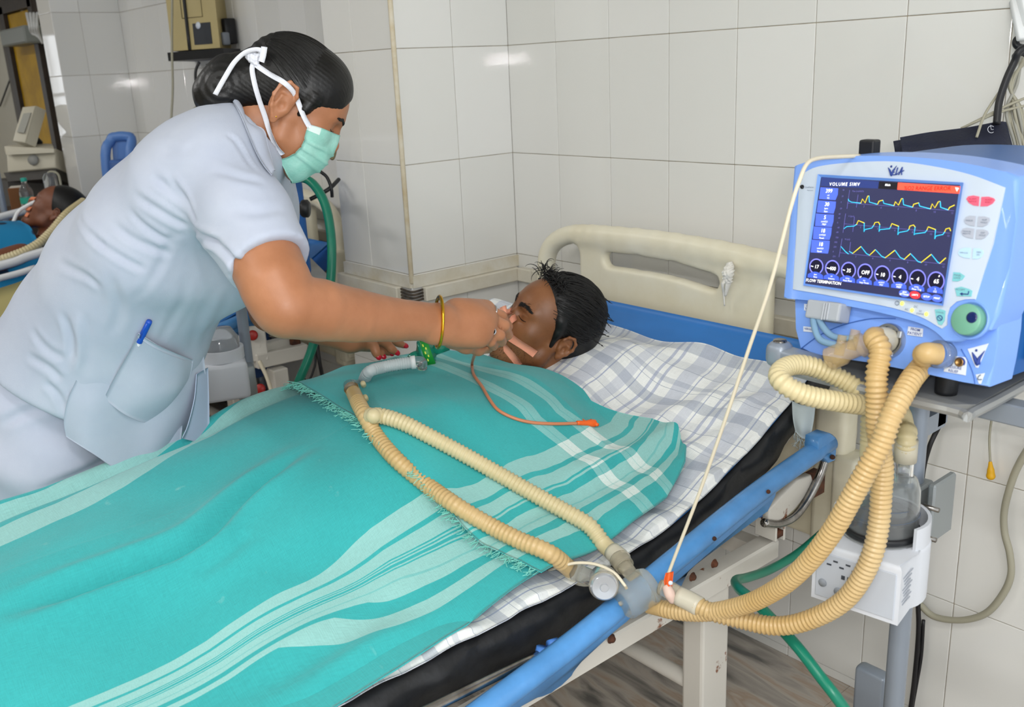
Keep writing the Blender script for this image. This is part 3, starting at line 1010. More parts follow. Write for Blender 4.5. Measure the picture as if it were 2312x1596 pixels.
# grubby marks
nz = nt.nodes.new('ShaderNodeTexNoise'); nz.inputs['Scale'].default_value = 7; nz.inputs['Detail'].default_value = 8; nt.links.new(tc.outputs['UV'], nz.inputs['Vector'])
st = nt.nodes.new('ShaderNodeValToRGB'); st.color_ramp.elements[0].position = 0.66; st.color_ramp.elements[1].position = 0.80
st.color_ramp.elements[0].color = (0, 0, 0, 1); st.color_ramp.elements[1].color = (.5, .5, .5, 1); nt.links.new(nz.outputs['Fac'], st.inputs['Fac'])
c = mixc(nt, st.outputs['Color'], c, lin('#a39d90'))
weave(nt, c, tc, 0.10, 500, 0.3)


def pill(X, Y):
    return 0.10 * S01((Y - 1.24) / 0.16) * S01((-1.28 - X) / 0.24) * S01((X + 1.93) / 0.05) * (1 - 0.95 * S01((Y - 1.50) / 0.12))


def wav(X, Y, amp, seeds):
    z = 0
    for a, b, p, w in seeds:
        z = z + w * np.sin(a * X + b * Y + p)
    return amp * z


HEADC = (-1.545, 1.47)
xs = np.r_[np.linspace(-1.93, -1.915, 3), np.linspace(-1.90, -1.02, 120), np.linspace(-1.016, -1.006, 4)]
ys = np.linspace(-0.28, 1.622, 260)
X, Y = np.meshgrid(xs, ys)
fold = wav(X, Y, 0.0032, [(9, 41, 0.3, 1), (-17, 30, 1.3, .8), (31, 9, 2.2, .6), (-23, 55, .7, .5), (6, 70, 2, .35)])
Z = zb(Y) + 0.012 + pill(X, Y) + fold * S01((X + 1.92) / 0.05)
# long soft folds running up from the near edge beside the head
for k, (xa, ya, xb, yb, am, w) in enumerate(((-1.30, 1.30, -1.10, 1.62, 0.010, 0.03), (-1.22, 1.22, -1.03, 1.50, 0.008, 0.025), (-1.42, 1.56, -1.18, 1.66, 0.010, 0.025), (-1.12, 1.02, -1.01, 1.25, 0.007, 0.02), (-1.16, 1.4, -1.02, 1.62, .007, .016))):
    ax_, ay_ = xb - xa, yb - ya; L2 = ax_ ** 2 + ay_ ** 2
    t = np.clip(((X - xa) * ax_ + (Y - ya) * ay_) / L2, 0, 1)
    d = np.hypot(X - xa - t * ax_, Y - ya - t * ay_)
    Z += am * np.exp(-(d / w) ** 2) * np.sin(np.clip(t, 0.02, .98) * np.pi) ** .5
dh = np.hypot((X - HEADC[0]) / 0.12, (Y - HEADC[1]) / 0.13)
Z -= 0.035 * np.exp(-dh ** 4)
Z = np.where(X > -1.0155, np.minimum(Z, zb(Y) + 0.010 - (X + 1.015) * 0.25 + 0.0025 * np.sin(Y * 47)), Z)
Z = np.maximum(Z, zb(Y) + 0.0065)
Z = np.where(X < -1.905, Z - (-1.905 - X) * 2.0, Z)
Yw = Y + 0.008 * np.sin(X * 19) * (Y > 1.56)
C = np.stack([X, Yw, Z], -1)
VF = sheet(C, 0.002)
uv = np.stack([X, Y], -1).reshape(-1, 2); uv = np.vstack([uv, uv])
bsheet = obj('bed_sheet', VF, M_SHEET, uv=uv)
tag(bsheet, 'white and blue checked cotton sheet spread over the black mattress', 'bed sheet')
# loose fringed corner hanging at the head end
cp = patch([[P(1788, 905, 1.87), P(1815, 915, 1.86), P(1842, 905, 1.87)], [P(1790, 945, 1.87), P(1812, 960, 1.85), P(1838, 945, 1.87)], [P(1796, 975, 1.87), P(1812, 990, 1.86), P(1830, 990, 1.86)]], 4, 4)
fl = obj('hanging_corner', sheet(cp, 0.0015), mat('pale_blue_cotton', '#b9c4c6', 0.9), bsheet)
fr = []
for k in range(22):
    a = cp[-1][int(k / 22 * (cp.shape[1] - 1))] + RNG.normal(0, 0.003, 3)
    fr.append(tube([a, a + np.array([RNG.normal(0, .004), RNG.normal(0, .004), -0.012]), a + np.array([RNG.normal(0, .006), RNG.normal(0, .006), -0.022])], 0.0006, 4, 3))
tag(obj('fringe', join(*fr), mat('pale_blue_cotton', '#b9c4c6', 0.9), fl), kind='stuff')

# ------------------------------------------------------------------ green cloths over the patient
BODY_Y = np.array([-0.6, 0.0, 0.35, 0.65, 0.85, 1.0, 1.12, 1.22, 1.30, 1.40, 1.6])
BODY_H = np.array([.11, .12, .135, .165, .195, .205, .195, .165, .120, .07, .03])
BODY_W = np.array([.22, .23, .25, .27, .29, .30, .30, .29, .24, .2, .2])
BCX = -1.54


def bump(X, Y):
    h = np.interp(Y, BODY_Y, BODY_H); w = np.interp(Y, BODY_Y, BODY_W)
    dx = (X - BCX)
    d = np.where(dx > 0, dx / (w * 1.15), -dx / (w * 1.25))
    return h / (1 + d ** 4.2)


GREEN, PALE = '#2fa5a6', '#93c6c1'
GROUP = [(0.0, 1), (.20, 0), (.255, 1), (.41, 0), (.435, 1), (.45, 0), (.475, 1), (.49, 0), (.515, 1), (.53, 0), (.555, 1), (.68, .6), (.69, 1), (.79, 0), (.87, 1), (.99, 0)]


def cloth_material(name, vbands, ubands):
    m = mat(name, GREEN, 0.88, sheen=0.15)
    nt = m.node_tree
    tc = nt.nodes.new('ShaderNodeTexCoord')
    nw = nt.nodes.new('ShaderNodeTexNoise'); nw.inputs['Scale'].default_value = 5; nt.links.new(tc.outputs['UV'], nw.inputs['Vector'])
    sp = nt.nodes.new('ShaderNodeSeparateXYZ'); nt.links.new(tc.outputs['UV'], sp.inputs[0])
    wob = math_node(nt, 'MULTIPLY_ADD', nw.outputs['Fac'], 0.03, -0.015)
    v = math_node(nt, 'ADD', sp.outputs[1], wob); u = math_node(nt, 'ADD', sp.outputs[0], wob)
    mv = mask_ramp(nt, v, vbands)
    base = mixc(nt, 0.5, lin(GREEN), lin(GREEN))
    n3 = nt.nodes.new('ShaderNodeTexNoise'); n3.inputs['Scale'].default_value = 4; n3.inputs['Detail'].default_value = 8; nt.links.new(tc.outputs['UV'], n3.inputs['Vector'])
    base = mixc(nt, n3.outputs['Fac'], lin('#289b9c'), lin('#3db5b6'))
    c = mixc(nt, math_node(nt, 'MULTIPLY', mv, 0.92), base, lin(PALE))
    if ubands:
        mu = mask_ramp(nt, u, ubands)
        c = mixc(nt, math_node(nt, 'MULTIPLY', mu, 0.55), c, lin('#9fd0cb'))
        both = math_node(nt, 'MULTIPLY', mu, mv)
        c = mixc(nt, math_node(nt, 'MULTIPLY', both, 0.75), c, lin('#e2ebe6'))
    # lint spots and darker smudges
    n4 = nt.nodes.new('ShaderNodeTexNoise'); n4.inputs['Scale'].default_value = 22; n4.inputs['Detail'].default_value = 6; nt.links.new(tc.outputs['UV'], n4.inputs['Vector'])
    r4 = nt.nodes.new('ShaderNodeValToRGB'); r4.color_ramp.elements[0].position = 0.70; r4.color_ramp.elements[1].position = 0.80
    r4.color_ramp.elements[0].color = (0, 0, 0, 1); r4.color_ramp.elements[1].color = (.5, .5, .5, 1); nt.links.new(n4.outputs['Fac'], r4.inputs['Fac'])
    c = mixc(nt, r4.outputs['Color'], c, lin('#9fd0c8'))
    weave(nt, c, tc, 0.13, 620, 0.35)
    return m


def group_bands(a, b, extra=()):
    out = [(0.0, 0.0)] + [(p, v) for p, v in extra]
    out += [(a + p * (b - a), v) for p, v in GROUP]
    return out


M_CLOTH1 = cloth_material('green_striped_cloth', group_bands(0.735, 0.955, ((0.035, 1), (.075, 0), (.085, 1), (.13, 0), (.145, 1), (.19, 0))), None)
M_CLOTH2 = cloth_material('green_striped_towel', group_bands(0.775, 0.955, ((0.02, 1), (.07, 0), (.085, 1), (.14, 0))), [(0, 0), (.55, 1), (.578, .5), (.582, 1), (.615, 0), (.70, 1), (.73, .5), (.734, 1), (.765, 0)])


def cloth_grid(nu, nv, xfar, xnear, y0, y1):
    u = np.linspace(0, 1, nu)[:, None]; v = np.linspace(0, 1, nv)[None]
    Y = y0(v) + (y1(v) - y0(v)) * u
    X = xfar(u) + (xnear(u) - xfar(u)) * v + 0 * u
    return X + 0 * Y, Y + 0 * X, np.broadcast_to(u, (nu, nv)), np.broadcast_to(v, (nu, nv))


def ip(xs, ys):
    return lambda t: np.interp(t, xs, ys)


# lower cloth: hips and legs
X, Y, U, Vv = cloth_grid(230, 190, lambda u: -1.925 + 0 * u, ip([0, .55, .72, .8, .92, 1], [-.985, -.975, -.998, -1.012, -1.022, -1.03]), lambda v: -0.27 + 0 * v, ip([0, .1, .3, .6, 1], [.955, .965, .99, .985, .935]))
f1 = wav(X, Y, 0.0035, [(14, 10, 0.3, 1), (25, -6, 1.3, .7), (-11, 23, 2.2, .6), (40, 12, .7, .35), (7, 17, 1.1, .8)])
Z = zb(Y) + 0.012 + bump(X, Y) + f1
ridge = np.interp(Y, [-.3, .3, .55, .8, 1.0], [-1.70, -1.735, -1.765, -1.80, -1.84])
Z += 0.020 * np.exp(-((X - ridge) / 0.025) ** 2) - 0.016 * np.exp(-((X - ridge - 0.05) / 0.022) ** 2)
Z = np.where(X > -1.06, Z - (X + 1.06) * 0.12, Z)
Z = np.maximum(Z, zb(Y) + 0.011)
Z = np.where(X < -1.90, Z - (-1.90 - X) * 3.0, Z)
C1 = np.stack([X, Y, Z], -1)
VF = sheet(C1, 0.003)
t_ = S01((Y - 0.25) / 0.7)
vf_ = ((Vv - 0.133) * 0.62 + 0.035) * (1 - t_) + ((Vv + 0.04) * 0.70 + 0.035) * t_
wv_ = S01((Vv - 0.38) / 0.25)
Vc = vf_ * (1 - wv_) + Vv * wv_
t2_ = S01((Y - 0.42) / 0.5)
vn_ = np.interp(Vv, [0.0, 0.5, 0.765, 0.85, 1.0], [0.0, 0.5, 0.735, 0.955, 1.0])
Vc = np.where(Vv > 0.5, vn_ * (1 - t2_) + Vv * t2_, Vc)
uv = np.vstack([np.stack([U * 1.2, Vc], -1).reshape(-1, 2)] * 2)
_h = Hit(mesh_data('tmp', VF[0], VF[1]))
_cr = []
for pts, dp, wd in (([(-30, 1395), (120, 1342), (260, 1292), (400, 1238), (470, 1192), (540, 1122), (620, 1060), (700, 1005)], .019, .016), ([(-20, 1500), (180, 1440), (400, 1370), (560, 1290), (640, 1230)], .003, .034), ([(300, 1275), (450, 1230), (600, 1150), (700, 1090)], .0025, .03),
                    ([(620, 1310), (760, 1250), (880, 1180)], .004, .03), ([(520, 1596), (640, 1520), (760, 1440), (860, 1370), (960, 1330)], .005, .022), ([(640, 1596), (760, 1530), (860, 1450), (980, 1400)], -.005, .022), ([(700, 1596), (850, 1520), (980, 1450), (1080, 1380)], .005, .02), ([(430, 1300), (520, 1240), (560, 1200)], .005, .014)):
    _cr.append((_h.path(pts, default=1.5)[0], dp, wd))
Vn_, Qn_ = VF
up_n = np.tile(np.array((0, 0, 1.0)), (len(Vn_), 1))
Vn_ = crease(Vn_, Qn_, _cr, up_n)
_k = len(Vn_) // 2
_lim = np.where(Vn_[:, 0] > -1.9, zb(Vn_[:, 1]) + 0.028 - np.where(np.arange(len(Vn_)) < _k, 0, 0.003), -9)
Vn_[:, 2] = np.maximum(Vn_[:, 2], _lim)
VF = (Vn_, Qn_)
cloth1 = obj('draw_cloth', VF, M_CLOTH1, uv=uv)
tag(cloth1, 'large green cotton cloth with pale stripes covering the patient from waist down', 'cloth')

# upper towel: chest and shoulders
X, Y, U, Vv = cloth_grid(150, 190, lambda u: -1.925 + 0.02 * u, ip([0, .3, .7, .92, 1], [-1.012, -1.02, -1.03, -1.072, -1.10]), ip([0, .1, .3, .6, .85, 1], [.885, .875, .84, .82, .84, .885]),
                         ip([0, .06, .14, .25, .42, .52, .60, .68, .72, .76, .85, .93, 1], [1.16, 1.24, 1.265, 1.285, 1.30, 1.318, 1.325, 1.325, 1.315, 1.335, 1.385, 1.39, 1.35]))
f2 = wav(X, Y, 0.003, [(19, 22, 0.9, 1), (-27, 14, 1.3, .7), (11, 38, 2.2, .5), (45, -20, .7, .3)])
Z = zb(Y) + 0.022 + bump(X, Y) + f2
Z += 0.012 * np.exp(-(((X + 1.16) / 0.02) ** 2)) * S01((Y - 1.0) / .2) - 0.006 * np.exp(-(((X + 1.12) / 0.02) ** 2))
Z = np.where(X > -1.05, Z - (X + 1.05) * 0.25, Z)
Z += 0.014 * (1 - S01(U / 0.3)) * S01((X + 1.93) / 0.03)
curl = S01((Vv - 0.95) / 0.05) * S01((U - 0.8) / 0.2)
Z += 0.014 * curl
Z = np.maximum(Z, zb(Y) + 0.016)
Z = np.where(X < -1.895, Z - (-1.895 - X) * 3.0, Z)
C2 = np.stack([X, Y, Z], -1)
VF = sheet(C2, 0.003)
uv = np.vstack([np.stack([U * 1.0, Vv], -1).reshape(-1, 2)] * 2)
cloth2 = obj('chest_towel', VF, M_CLOTH2, uv=uv)
tag(cloth2, 'green towel with crossing pale stripes and frayed edge spread over the patient\'s chest', 'towel')
fr = []
for k in range(420):
    q = RNG.uniform(0.0, 1.0); j = int(q * (C2.shape[1] - 1)); a = C2[0, j] + np.array([0, 0, 0.001])
    L = RNG.uniform(0.008, 0.022)
    b_ = a + np.array([RNG.normal(0, .006), -L * 0.6, RNG.normal(-0.001, .002)]); c_ = b_ + np.array([RNG.normal(0, .006), -L * 0.4, -0.001 + RNG.normal(0, .002)])
    fr.append(tube([a, b_, c_], 0.00065, 4, 3, cap=False))
tag(obj('fringe', join(*fr), mat('pale_green_thread', '#7fd0c2', 0.9), cloth2), kind='stuff')
BEDHIT = Hit(cloth1, cloth2, bsheet)
# ------------------------------------------------------------------ ventilator
VC = np.array([-0.6436, 1.184, 1.2274])
VX = np.array([0.9909, -0.1155, 0.0688]); VY = np.array([-0.0331, 0.2864, 0.9575]); VN = np.array([-0.1303, -0.9511, 0.28])


def VFp(x, y, o=0.0):
    d = D(x, y); q = VC + VN * o
    return CAM + d * (((q - CAM) @ VN) / (d @ VN))


def c6(x, y, o=0.0): return VFp(1760 + x * 0.34457, 330 + y * 0.34457, o)
def c1(x, y, o=0.0): return VFp(1800 + x / 4.9875, 380 + y / 4.9875, o)


PXM = 1.27 / FPX       # metres per photo pixel on the front panel
M_VBLUE = mat('periwinkle_blue_plastic', '#7aa3ee', 0.38, coat=0.1)
M_VBLUED = mat('deep_blue_plastic', '#1c5aa0', 0.4)
M_VWHITE = mat('pale_grey_faceplate', '#c2cedd', 0.42)
M_VGREY = mat('grey_green_panel', '#71898f', 0.55)
M_BLACK = mat('black_plastic', '#17181b', 0.45)
M_INK = mat('navy_print', '#27408c', 0.6)
M_INKG = mat('grey_print', '#5d6b80', 0.6)

vent = thing('ventilator', 'blue ventilator with lit waveform screen standing on the tray beside the bed', 'ventilator', (-0.60, 1.28, 1.05))
b_dir = nrm((0.12, 0.99, 0.0))


def prism(pts, vec, m, name, par, bev=0.0, smooth=True):
    p = np.asarray(pts, float); n = len(p)
    V = np.vstack([p, p + np.asarray(vec)])
    nv = -np.asarray(vec)
    e = np.roll(p, -1, 0); area = np.cross(p - p[0], e - p[0]).sum(0) @ nv
    top = tuple(range(n)) if area > 0 else tuple(range(n))[::-1]
    F = [top, tuple(i + n for i in top[::-1])]
    for i in range(n):
        j = (i + 1) % n
        F.append((i, i + n, j + n, j) if area > 0 else (j, j + n, i + n, i))
    if bev:
        bm = bmesh.new(); vs = [bm.verts.new(v) for v in V]
        for f in F: bm.faces.new([vs[i] for i in f])
        bm.faces.ensure_lookup_table()
        bmesh.ops.bevel(bm, geom=list(bm.faces[0].edges), offset=bev, segments=3, affect='EDGES', profile=0.6)
        V, F = bm_out(bm)
    return obj(name, (V, F), m, par, smooth=smooth, sharp=35)


def curve6(pts, o=0.0, n=5):
    """smooth 2D outline through crop points then lifted to the panel"""
    return [c6(x, y, o) for x, y, _ in spline([(a, b, 0) for a, b in pts], n)]


# lower port panel, set back, then the upper screen shell standing proud
lower = [(95, 1000, ), (100, 1200), (135, 1335), (230, 1362), (600, 1420), (900, 1478), (1200, 1545), (1370, 1580), (1400, 1440), (1430, 1250), (1440, 1100), (1300, 1000)]
prism([c6(x, y, 0.0) for x, y in lower], b_dir * 0.05, M_VBLUE, 'port_panel', vent, 0.004)
top_curve = [(90, 132), (230, 92), (480, 66), (700, 64), (900, 74), (1100, 94), (1300, 128), (1480, 168)]
up = curve6(top_curve, 0.014) + [c6(x, y, 0.014) for x, y in ((1555, 200), (1562, 230), (1548, 480), (1505, 800), (1440, 1090), (1380, 1210), (1260, 1255), (1180, 1290), (1100, 1288))]
up += curve6([(1100, 1288), (1020, 1215), (930, 1165), (800, 1125), (600, 1078), (400, 1040), (200, 1012), (18, 996)], 0.014)[1:]
prism(up, b_dir * 0.06, M_VBLUE, 'screen_shell', vent, 0.006)
body = curve6([(150, 150), (480, 95), (900, 105), (1300, 160), (1520, 225)], -0.03) + [c6(x, y, -0.03) for x, y in ((1525, 480), (1480, 900), (1420, 1300), (1375, 1560), (900, 1465), (300, 1360), (160, 1320), (110, 1000), (90, 700))]
body_o = prism(body, b_dir * 0.27, M_VBLUED, 'housing', vent, 0.0)
# vented grey side panel
sx_pts = []
for (x, y), dep in (((1545, 800), .05), ((1500, 1000), .06), ((1460, 1250), .065), ((1425, 1480), .07), ((1400, 1520), .26), ((1500, 700), .26), ((1535, 640), .12)):
    sx_pts.append(c6(x, y, -0.03) + b_dir * dep + VX * 0.006)
prism(sx_pts, -VX * 0.01, M_VGREY, 'side_vent_panel', vent)
for k in range(4):
    a = c6(1490 - k * 14, 880 + k * 140, -0.03) + b_dir * 0.09 + VX * 0.008
    obj('vent_rib', tube([a, a + b_dir * 0.16 + np.array([0, 0, 0.03])], 0.004, 6, 2), M_VGREY, vent)
# white faceplate
fp = curve6([(130, 192), (250, 134), (480, 106), (750, 100), (1000, 130), (1250, 186), (1478, 270)], 0.0155) + [c6(x, y, 0.0155) for x, y in ((1462, 350), (1400, 640), (1340, 820), (1282, 1005))]
fp += [c6(x, y, 0.0155) for x, y in ((1220, 1000), (1160, 1015), (1115, 1055), (1098, 1110), (1098, 1170), (1062, 1196))]
fp += curve6([(1062, 1196), (950, 1130), (830, 1085), (700, 1050), (480, 1008), (280, 970), (86, 938)], 0.0155)[1:]
face = obj('faceplate', plate(fp, 0.003, VN, 0.0006), M_VWHITE, vent, sharp=35)
fr_ = [(250, 184), (1206, 238), (1072, 1046), (155, 912)]
inner = [(272, 204), (1182, 254), (1062, 1030), (168, 900)]
V = [c6(*q, 0.020) for q in fr_] + [c6(*q, 0.0175) for q in inner] + [c6(*q, 0.0150) for q in fr_]
obj('screen_bezel', (V, [(0, 1, 5, 4), (1, 2, 6, 5), (2, 3, 7, 6), (3, 0, 4, 7), (0, 8, 9, 1), (1, 9, 10, 2), (2, 10, 11, 3), (3, 11, 8, 0)]), mat('bezel_blue', '#6b97e6', 0.35), vent, smooth=False)

# ---- lit screen
def em(name, col, s=0.9):
    return mat(name, col, 0.25, emit=s)
M_SCR = em('screen_background', '#2c2e4c', 0.75)
SO = 0.0178
scr = obj('screen', plate([c6(*q, SO) for q in inner], 0.001, VN), M_SCR, vent, smooth=False)
_lv = [0]
def flat(name, pts, m, fn=c1, par=scr, lift=None, cnt=[0]):
    cnt[0] += 1
    o_ = (SO + 0.0003 + (lift or 0)) if fn is c1 else lift
    return obj(name, plate([fn(x, y, o_) for x, y in pts], 0.00025, VN), m, par, smooth=False)
def label(s, size_px, x, y, fn=c1, o=None, align='CENTER', bold=0.0, shear=0.0):
    o = SO + 0.0011 if o is None else o
    return text(s, size_px * PXM * 1.38, fn(x, y, o), VX, VY + VX * shear, align, bold)
flat('title_bar', [(275, 98), (920, 148), (908, 228), (264, 200)], em('screen_navy', '#26346c'))
flat('top_bar', [(922, 148), (1135, 160), (1125, 240), (912, 228)], em('screen_black', '#16151c'))
flat('alarm_banner', [(1135, 160), (1852, 204), (1836, 286), (1126, 240)], em('screen_red', '#f2503c', 1.0))
M_BOX = em('screen_blue', '#4a62cf', 0.9)
for bx_ in ([(262, 213), (460, 224), (456, 295), (430, 358), (245, 345)], [(237, 360), (435, 374), (430, 440), (408, 510), (219, 496)], [(212, 508), (412, 522), (406, 600), (388, 660), (200, 648)],
            [(188, 655), (388, 668), (381, 745), (362, 806), (176, 795)], [(165, 803), (365, 816), (359, 895), (345, 960), (152, 946)]):
    flat('reading_box', bx_, M_BOX)
M_W = em('screen_white', '#ffffff', 1.0)
W = []
W.append(text('VOLUME SIMV', 8.0 * PXM * 1.38, c1(530, 180, SO + .0011), VX, VY, 'CENTER', 0.006, 1.0, 1.25))
W.append(label('Main', 5.2, 1020, 187, bold=0.008))
for s, x, y in (('399', 358, 256), ('30', 335, 406), ('5', 312, 554), ('18', 290, 704), ('18', 265, 856)):
    W.append(label(s, 9.2, x, y, bold=0.008))
for s, x, y in (('ml', 350, 303), ('Vti', 348, 335), ('bpm', 325, 452), ('Rate', 322, 485), ('cmH2O', 305, 600), ('PEEP', 302, 632), ('cmH2O', 282, 750), ('Ppeak', 275, 785), ('cmH2O', 258, 902), ('Ppeak', 250, 935)):
    W.append(label(s, 4.2, x, y))
W.append(label('FLOW TERMINATION', 7.4, 293, 1279, bold=0.005))
gx = [(215, 1105, 80), (395, 1125, 82), (577, 1148, 84), (765, 1170, 87), (958, 1195, 90), (1155, 1220, 93), (1355, 1245, 95), (1563, 1270, 97)]
M_RING = em('screen_violet', '#7d7eec', 0.7); M_DISC = em('screen_dark', '#15142a', 0.6); M_TAB = em('screen_tab_blue', '#3f58c4', 0.9)
for (x, y, r), s, (l1, l2) in zip(gx, ('17', '400', '35', 'OFF', '10', '4', '4', '65'), (('bpm', 'Rate'), ('ml', 'Volume'), ('L/min', 'Peak Flow'), ('sec', 'Insp Pause'), ('cmH2O', 'PSV'), ('cmH2O', 'PEEP'), ('L/min', 'Flow Trig'), ('%', 'O2'))):
    g = flat('gauge', [(x + r * math.cos(a), y + r * 1.13 * math.sin(a)) for a in np.linspace(0, 2 * math.pi, 36, endpoint=False)], M_DISC)
    ring = []
    A_ = np.linspace(0.68 * math.pi, 2.32 * math.pi, 34)
    ring = [c1(x + r * math.cos(a), y + r * 1.13 * math.sin(a), SO + .0009) for a in A_] + [c1(x + (r - 13) * math.cos(a), y + (r - 13) * 1.13 * math.sin(a), SO + .0009) for a in A_]
    k = len(A_)
    obj('gauge_ring', (ring, [(i, i + 1, k + i + 1, k + i) for i in range(k - 1)]), M_RING, g, smooth=False)
    tx, ty = x - 12, y + 92
    obj('gauge_tab', plate([c1(a, b_, SO + .001) for a, b_ in [(tx - 88, ty + 30)] + [(tx - 84 + 168 * q, ty - 6 - 34 * math.sin(math.pi * q) + 12 * q) for q in np.linspace(0, 1, 9)] + [(tx + 88, ty + 52)]], 0.0002, VN), M_TAB, g, smooth=False)
    W.append(label(s, 8.8, x + 3, y + 5, bold=0.008))
    W.append(label(l1, 3.4, tx + 2, ty - 2, o=SO + .0014)); W.append(label(l2, 4.2, tx, ty + 26, o=SO + .0014))
    if s not in ('OFF', '65'):
        W.append(plate([c1(a, b_, SO + .0013) for a, b_ in ((x - r + 20, y - 10), (x - r + 44, y - 4), (x - r + 43, y + 5), (x - r + 19, y - 1))], 0.0002, VN))
W.append(plate([c1(a, b_, SO + .0013) for a, b_ in ((1590, 1218), (1600, 1200), (1606, 1210), (1595, 1226))], 0.0002, VN))
W.append(plate([c1(a, b_, SO + .0013) for a, b_ in ((705, 1226), (718, 1212), (724, 1218), (711, 1230))], 0.0002, VN))
W.append(plate([c1(a, b_, SO + .0009) for a, b_ in ((1778, 215), (1820, 222), (1797, 260))], 0.0002, VN))
for (x, y, rx, ry), s, m in (((1205, 1408, 60, 42), 'ADV\nSETTINGS', M_BOX), ((1325, 1426, 60, 42), 'LIMITS', em('screen_button_red', '#e2343c')), ((1455, 1446, 62, 42), 'SETUP', M_BOX), ((1572, 1464, 62, 42), 'PRINT', M_BOX)):
    g = flat('soft_button', [(x + rx * math.cos(a), y + ry * math.sin(a) + 0.13 * rx * math.cos(a)) for a in np.linspace(0, 2 * math.pi, 20, endpoint=False)], m, lift=0.0008)
    W.append(label(s, 3.7, x, y, o=SO + .0016, bold=0.008))
tag(obj('white_lettering', join(*W), M_W, scr, smooth=False), kind='stuff')
obj('alarm_text', label('%O2 RANGE ERROR', 8.8, 1460, 226, bold=0.0), em('screen_dark_red', '#8e1712', 0.5), scr, smooth=False)
# axes
ax_ = []
for a, b_ in (((590, 245), (560, 455)), ((565, 390), (1765, 478)), ((545, 510), (515, 725)), ((530, 625), (1720, 730)), ((505, 790), (470, 1000)), ((480, 950), (1665, 1080)), ((685, 295), (665, 440)), ((645, 545), (625, 715)), ((600, 830), (588, 940))):
    ax_.append(tube([c1(*a, SO + .0006), c1(*b_, SO + .0006)], 0.00026, 4, 1))
for row in (((752, 430), (943, 445), (1138, 458), (1340, 475), (1545, 492), (1743, 505)), ((713, 662), (905, 682), (1100, 700), (1298, 720), (1505, 742), (1700, 760)), ((660, 993), (850, 1015), (1045, 1037), (1243, 1060), (1447, 1085), (1643, 1107))):
    for q, s in zip(row, ('2', '4', '6', '8', '10', '12')): ax_.append(label(s, 4.2, *q))
for q, s in (((520, 245), '40'), ((510, 315), '20'), ((495, 382), '0'), ((490, 452), '-20'), ((478, 515), '80'), ((472, 560), '40'), ((455, 612), '0'), ((462, 668), '-40'), ((450, 720), '-80'), ((447, 780), '750'), ((435, 832), '500'), ((425, 885), '250'), ((405, 938), '0'), ((412, 992), '-250'), ((685, 258), 'Paw (cmH2O)'), ((608, 540), 'V (lpm)'), ((565, 800), 'Vt (ml)')):
    ax_.append(label(s, 3.8, *q))
obj('graph_axes', join(*ax_), em('screen_dim_violet', '#6a66b0', 0.55), scr, smooth=False)['kind'] = 'stuff'
YEL = [[(715, 395), (735, 345), (765, 390), (795, 310), (808, 312)], [(905, 405), (920, 370), (965, 358)], [(1090, 420), (1105, 375), (1140, 415), (1175, 340), (1190, 342)], [(1300, 437), (1310, 405), (1368, 388)], [(1500, 457), (1520, 400), (1550, 445), (1590, 375), (1610, 372)], [(1700, 468), (1715, 440), (1772, 413)],
       [(668, 632), (688, 588), (755, 615)], [(862, 640), (875, 610), (915, 605), (930, 635)], [(1052, 655), (1065, 622), (1142, 652)], [(1258, 685), (1268, 650), (1310, 638), (1328, 660)], [(1460, 695), (1475, 658), (1558, 690)], [(1660, 715), (1675, 682), (1715, 672), (1727, 705)],
       [(625, 958), (718, 880)], [(815, 978), (880, 915)], [(990, 1008), (1100, 922)], [(1205, 1025), (1275, 960)], [(1395, 1060), (1510, 968)], [(1605, 1070), (1673, 1008)]]
CYA = [[(575, 345), (580, 365), (610, 380), (715, 392)], [(808, 312), (812, 380), (900, 405)], [(965, 360), (975, 395), (1090, 420)], [(1190, 342), (1197, 410), (1300, 437)], [(1368, 388), (1378, 425), (1500, 457)], [(1610, 372), (1615, 440), (1700, 468)],
       [(525, 680), (560, 655), (640, 650), (668, 632)], [(755, 615), (752, 715), (760, 690), (840, 672), (862, 640)], [(930, 635), (920, 712), (930, 690), (1040, 680), (1052, 655)], [(1142, 652), (1132, 748), (1145, 722), (1240, 705), (1258, 685)], [(1328, 660), (1315, 750), (1325, 738), (1440, 722), (1460, 695)], [(1558, 690), (1548, 795), (1560, 762), (1640, 745), (1660, 715)],
       [(492, 880), (540, 935), (578, 965)], [(585, 935), (625, 958)], [(718, 880), (780, 960), (815, 978)], [(880, 915), (950, 990), (990, 1008)], [(1100, 922), (1160, 1005), (1205, 1025)], [(1275, 960), (1360, 1050), (1395, 1060)], [(1510, 968), (1580, 1055), (1605, 1070)]]
for nm, L_, m in (('yellow_waveform', YEL, em('wave_yellow', '#f0d818', 1.0)), ('cyan_waveform', CYA, em('wave_cyan', '#39c8f5', 1.0))):
    for l in L_: obj(nm, tube([c1(*q, SO + .0008) for q in l], 0.00048, 5, raw=True), m, scr)

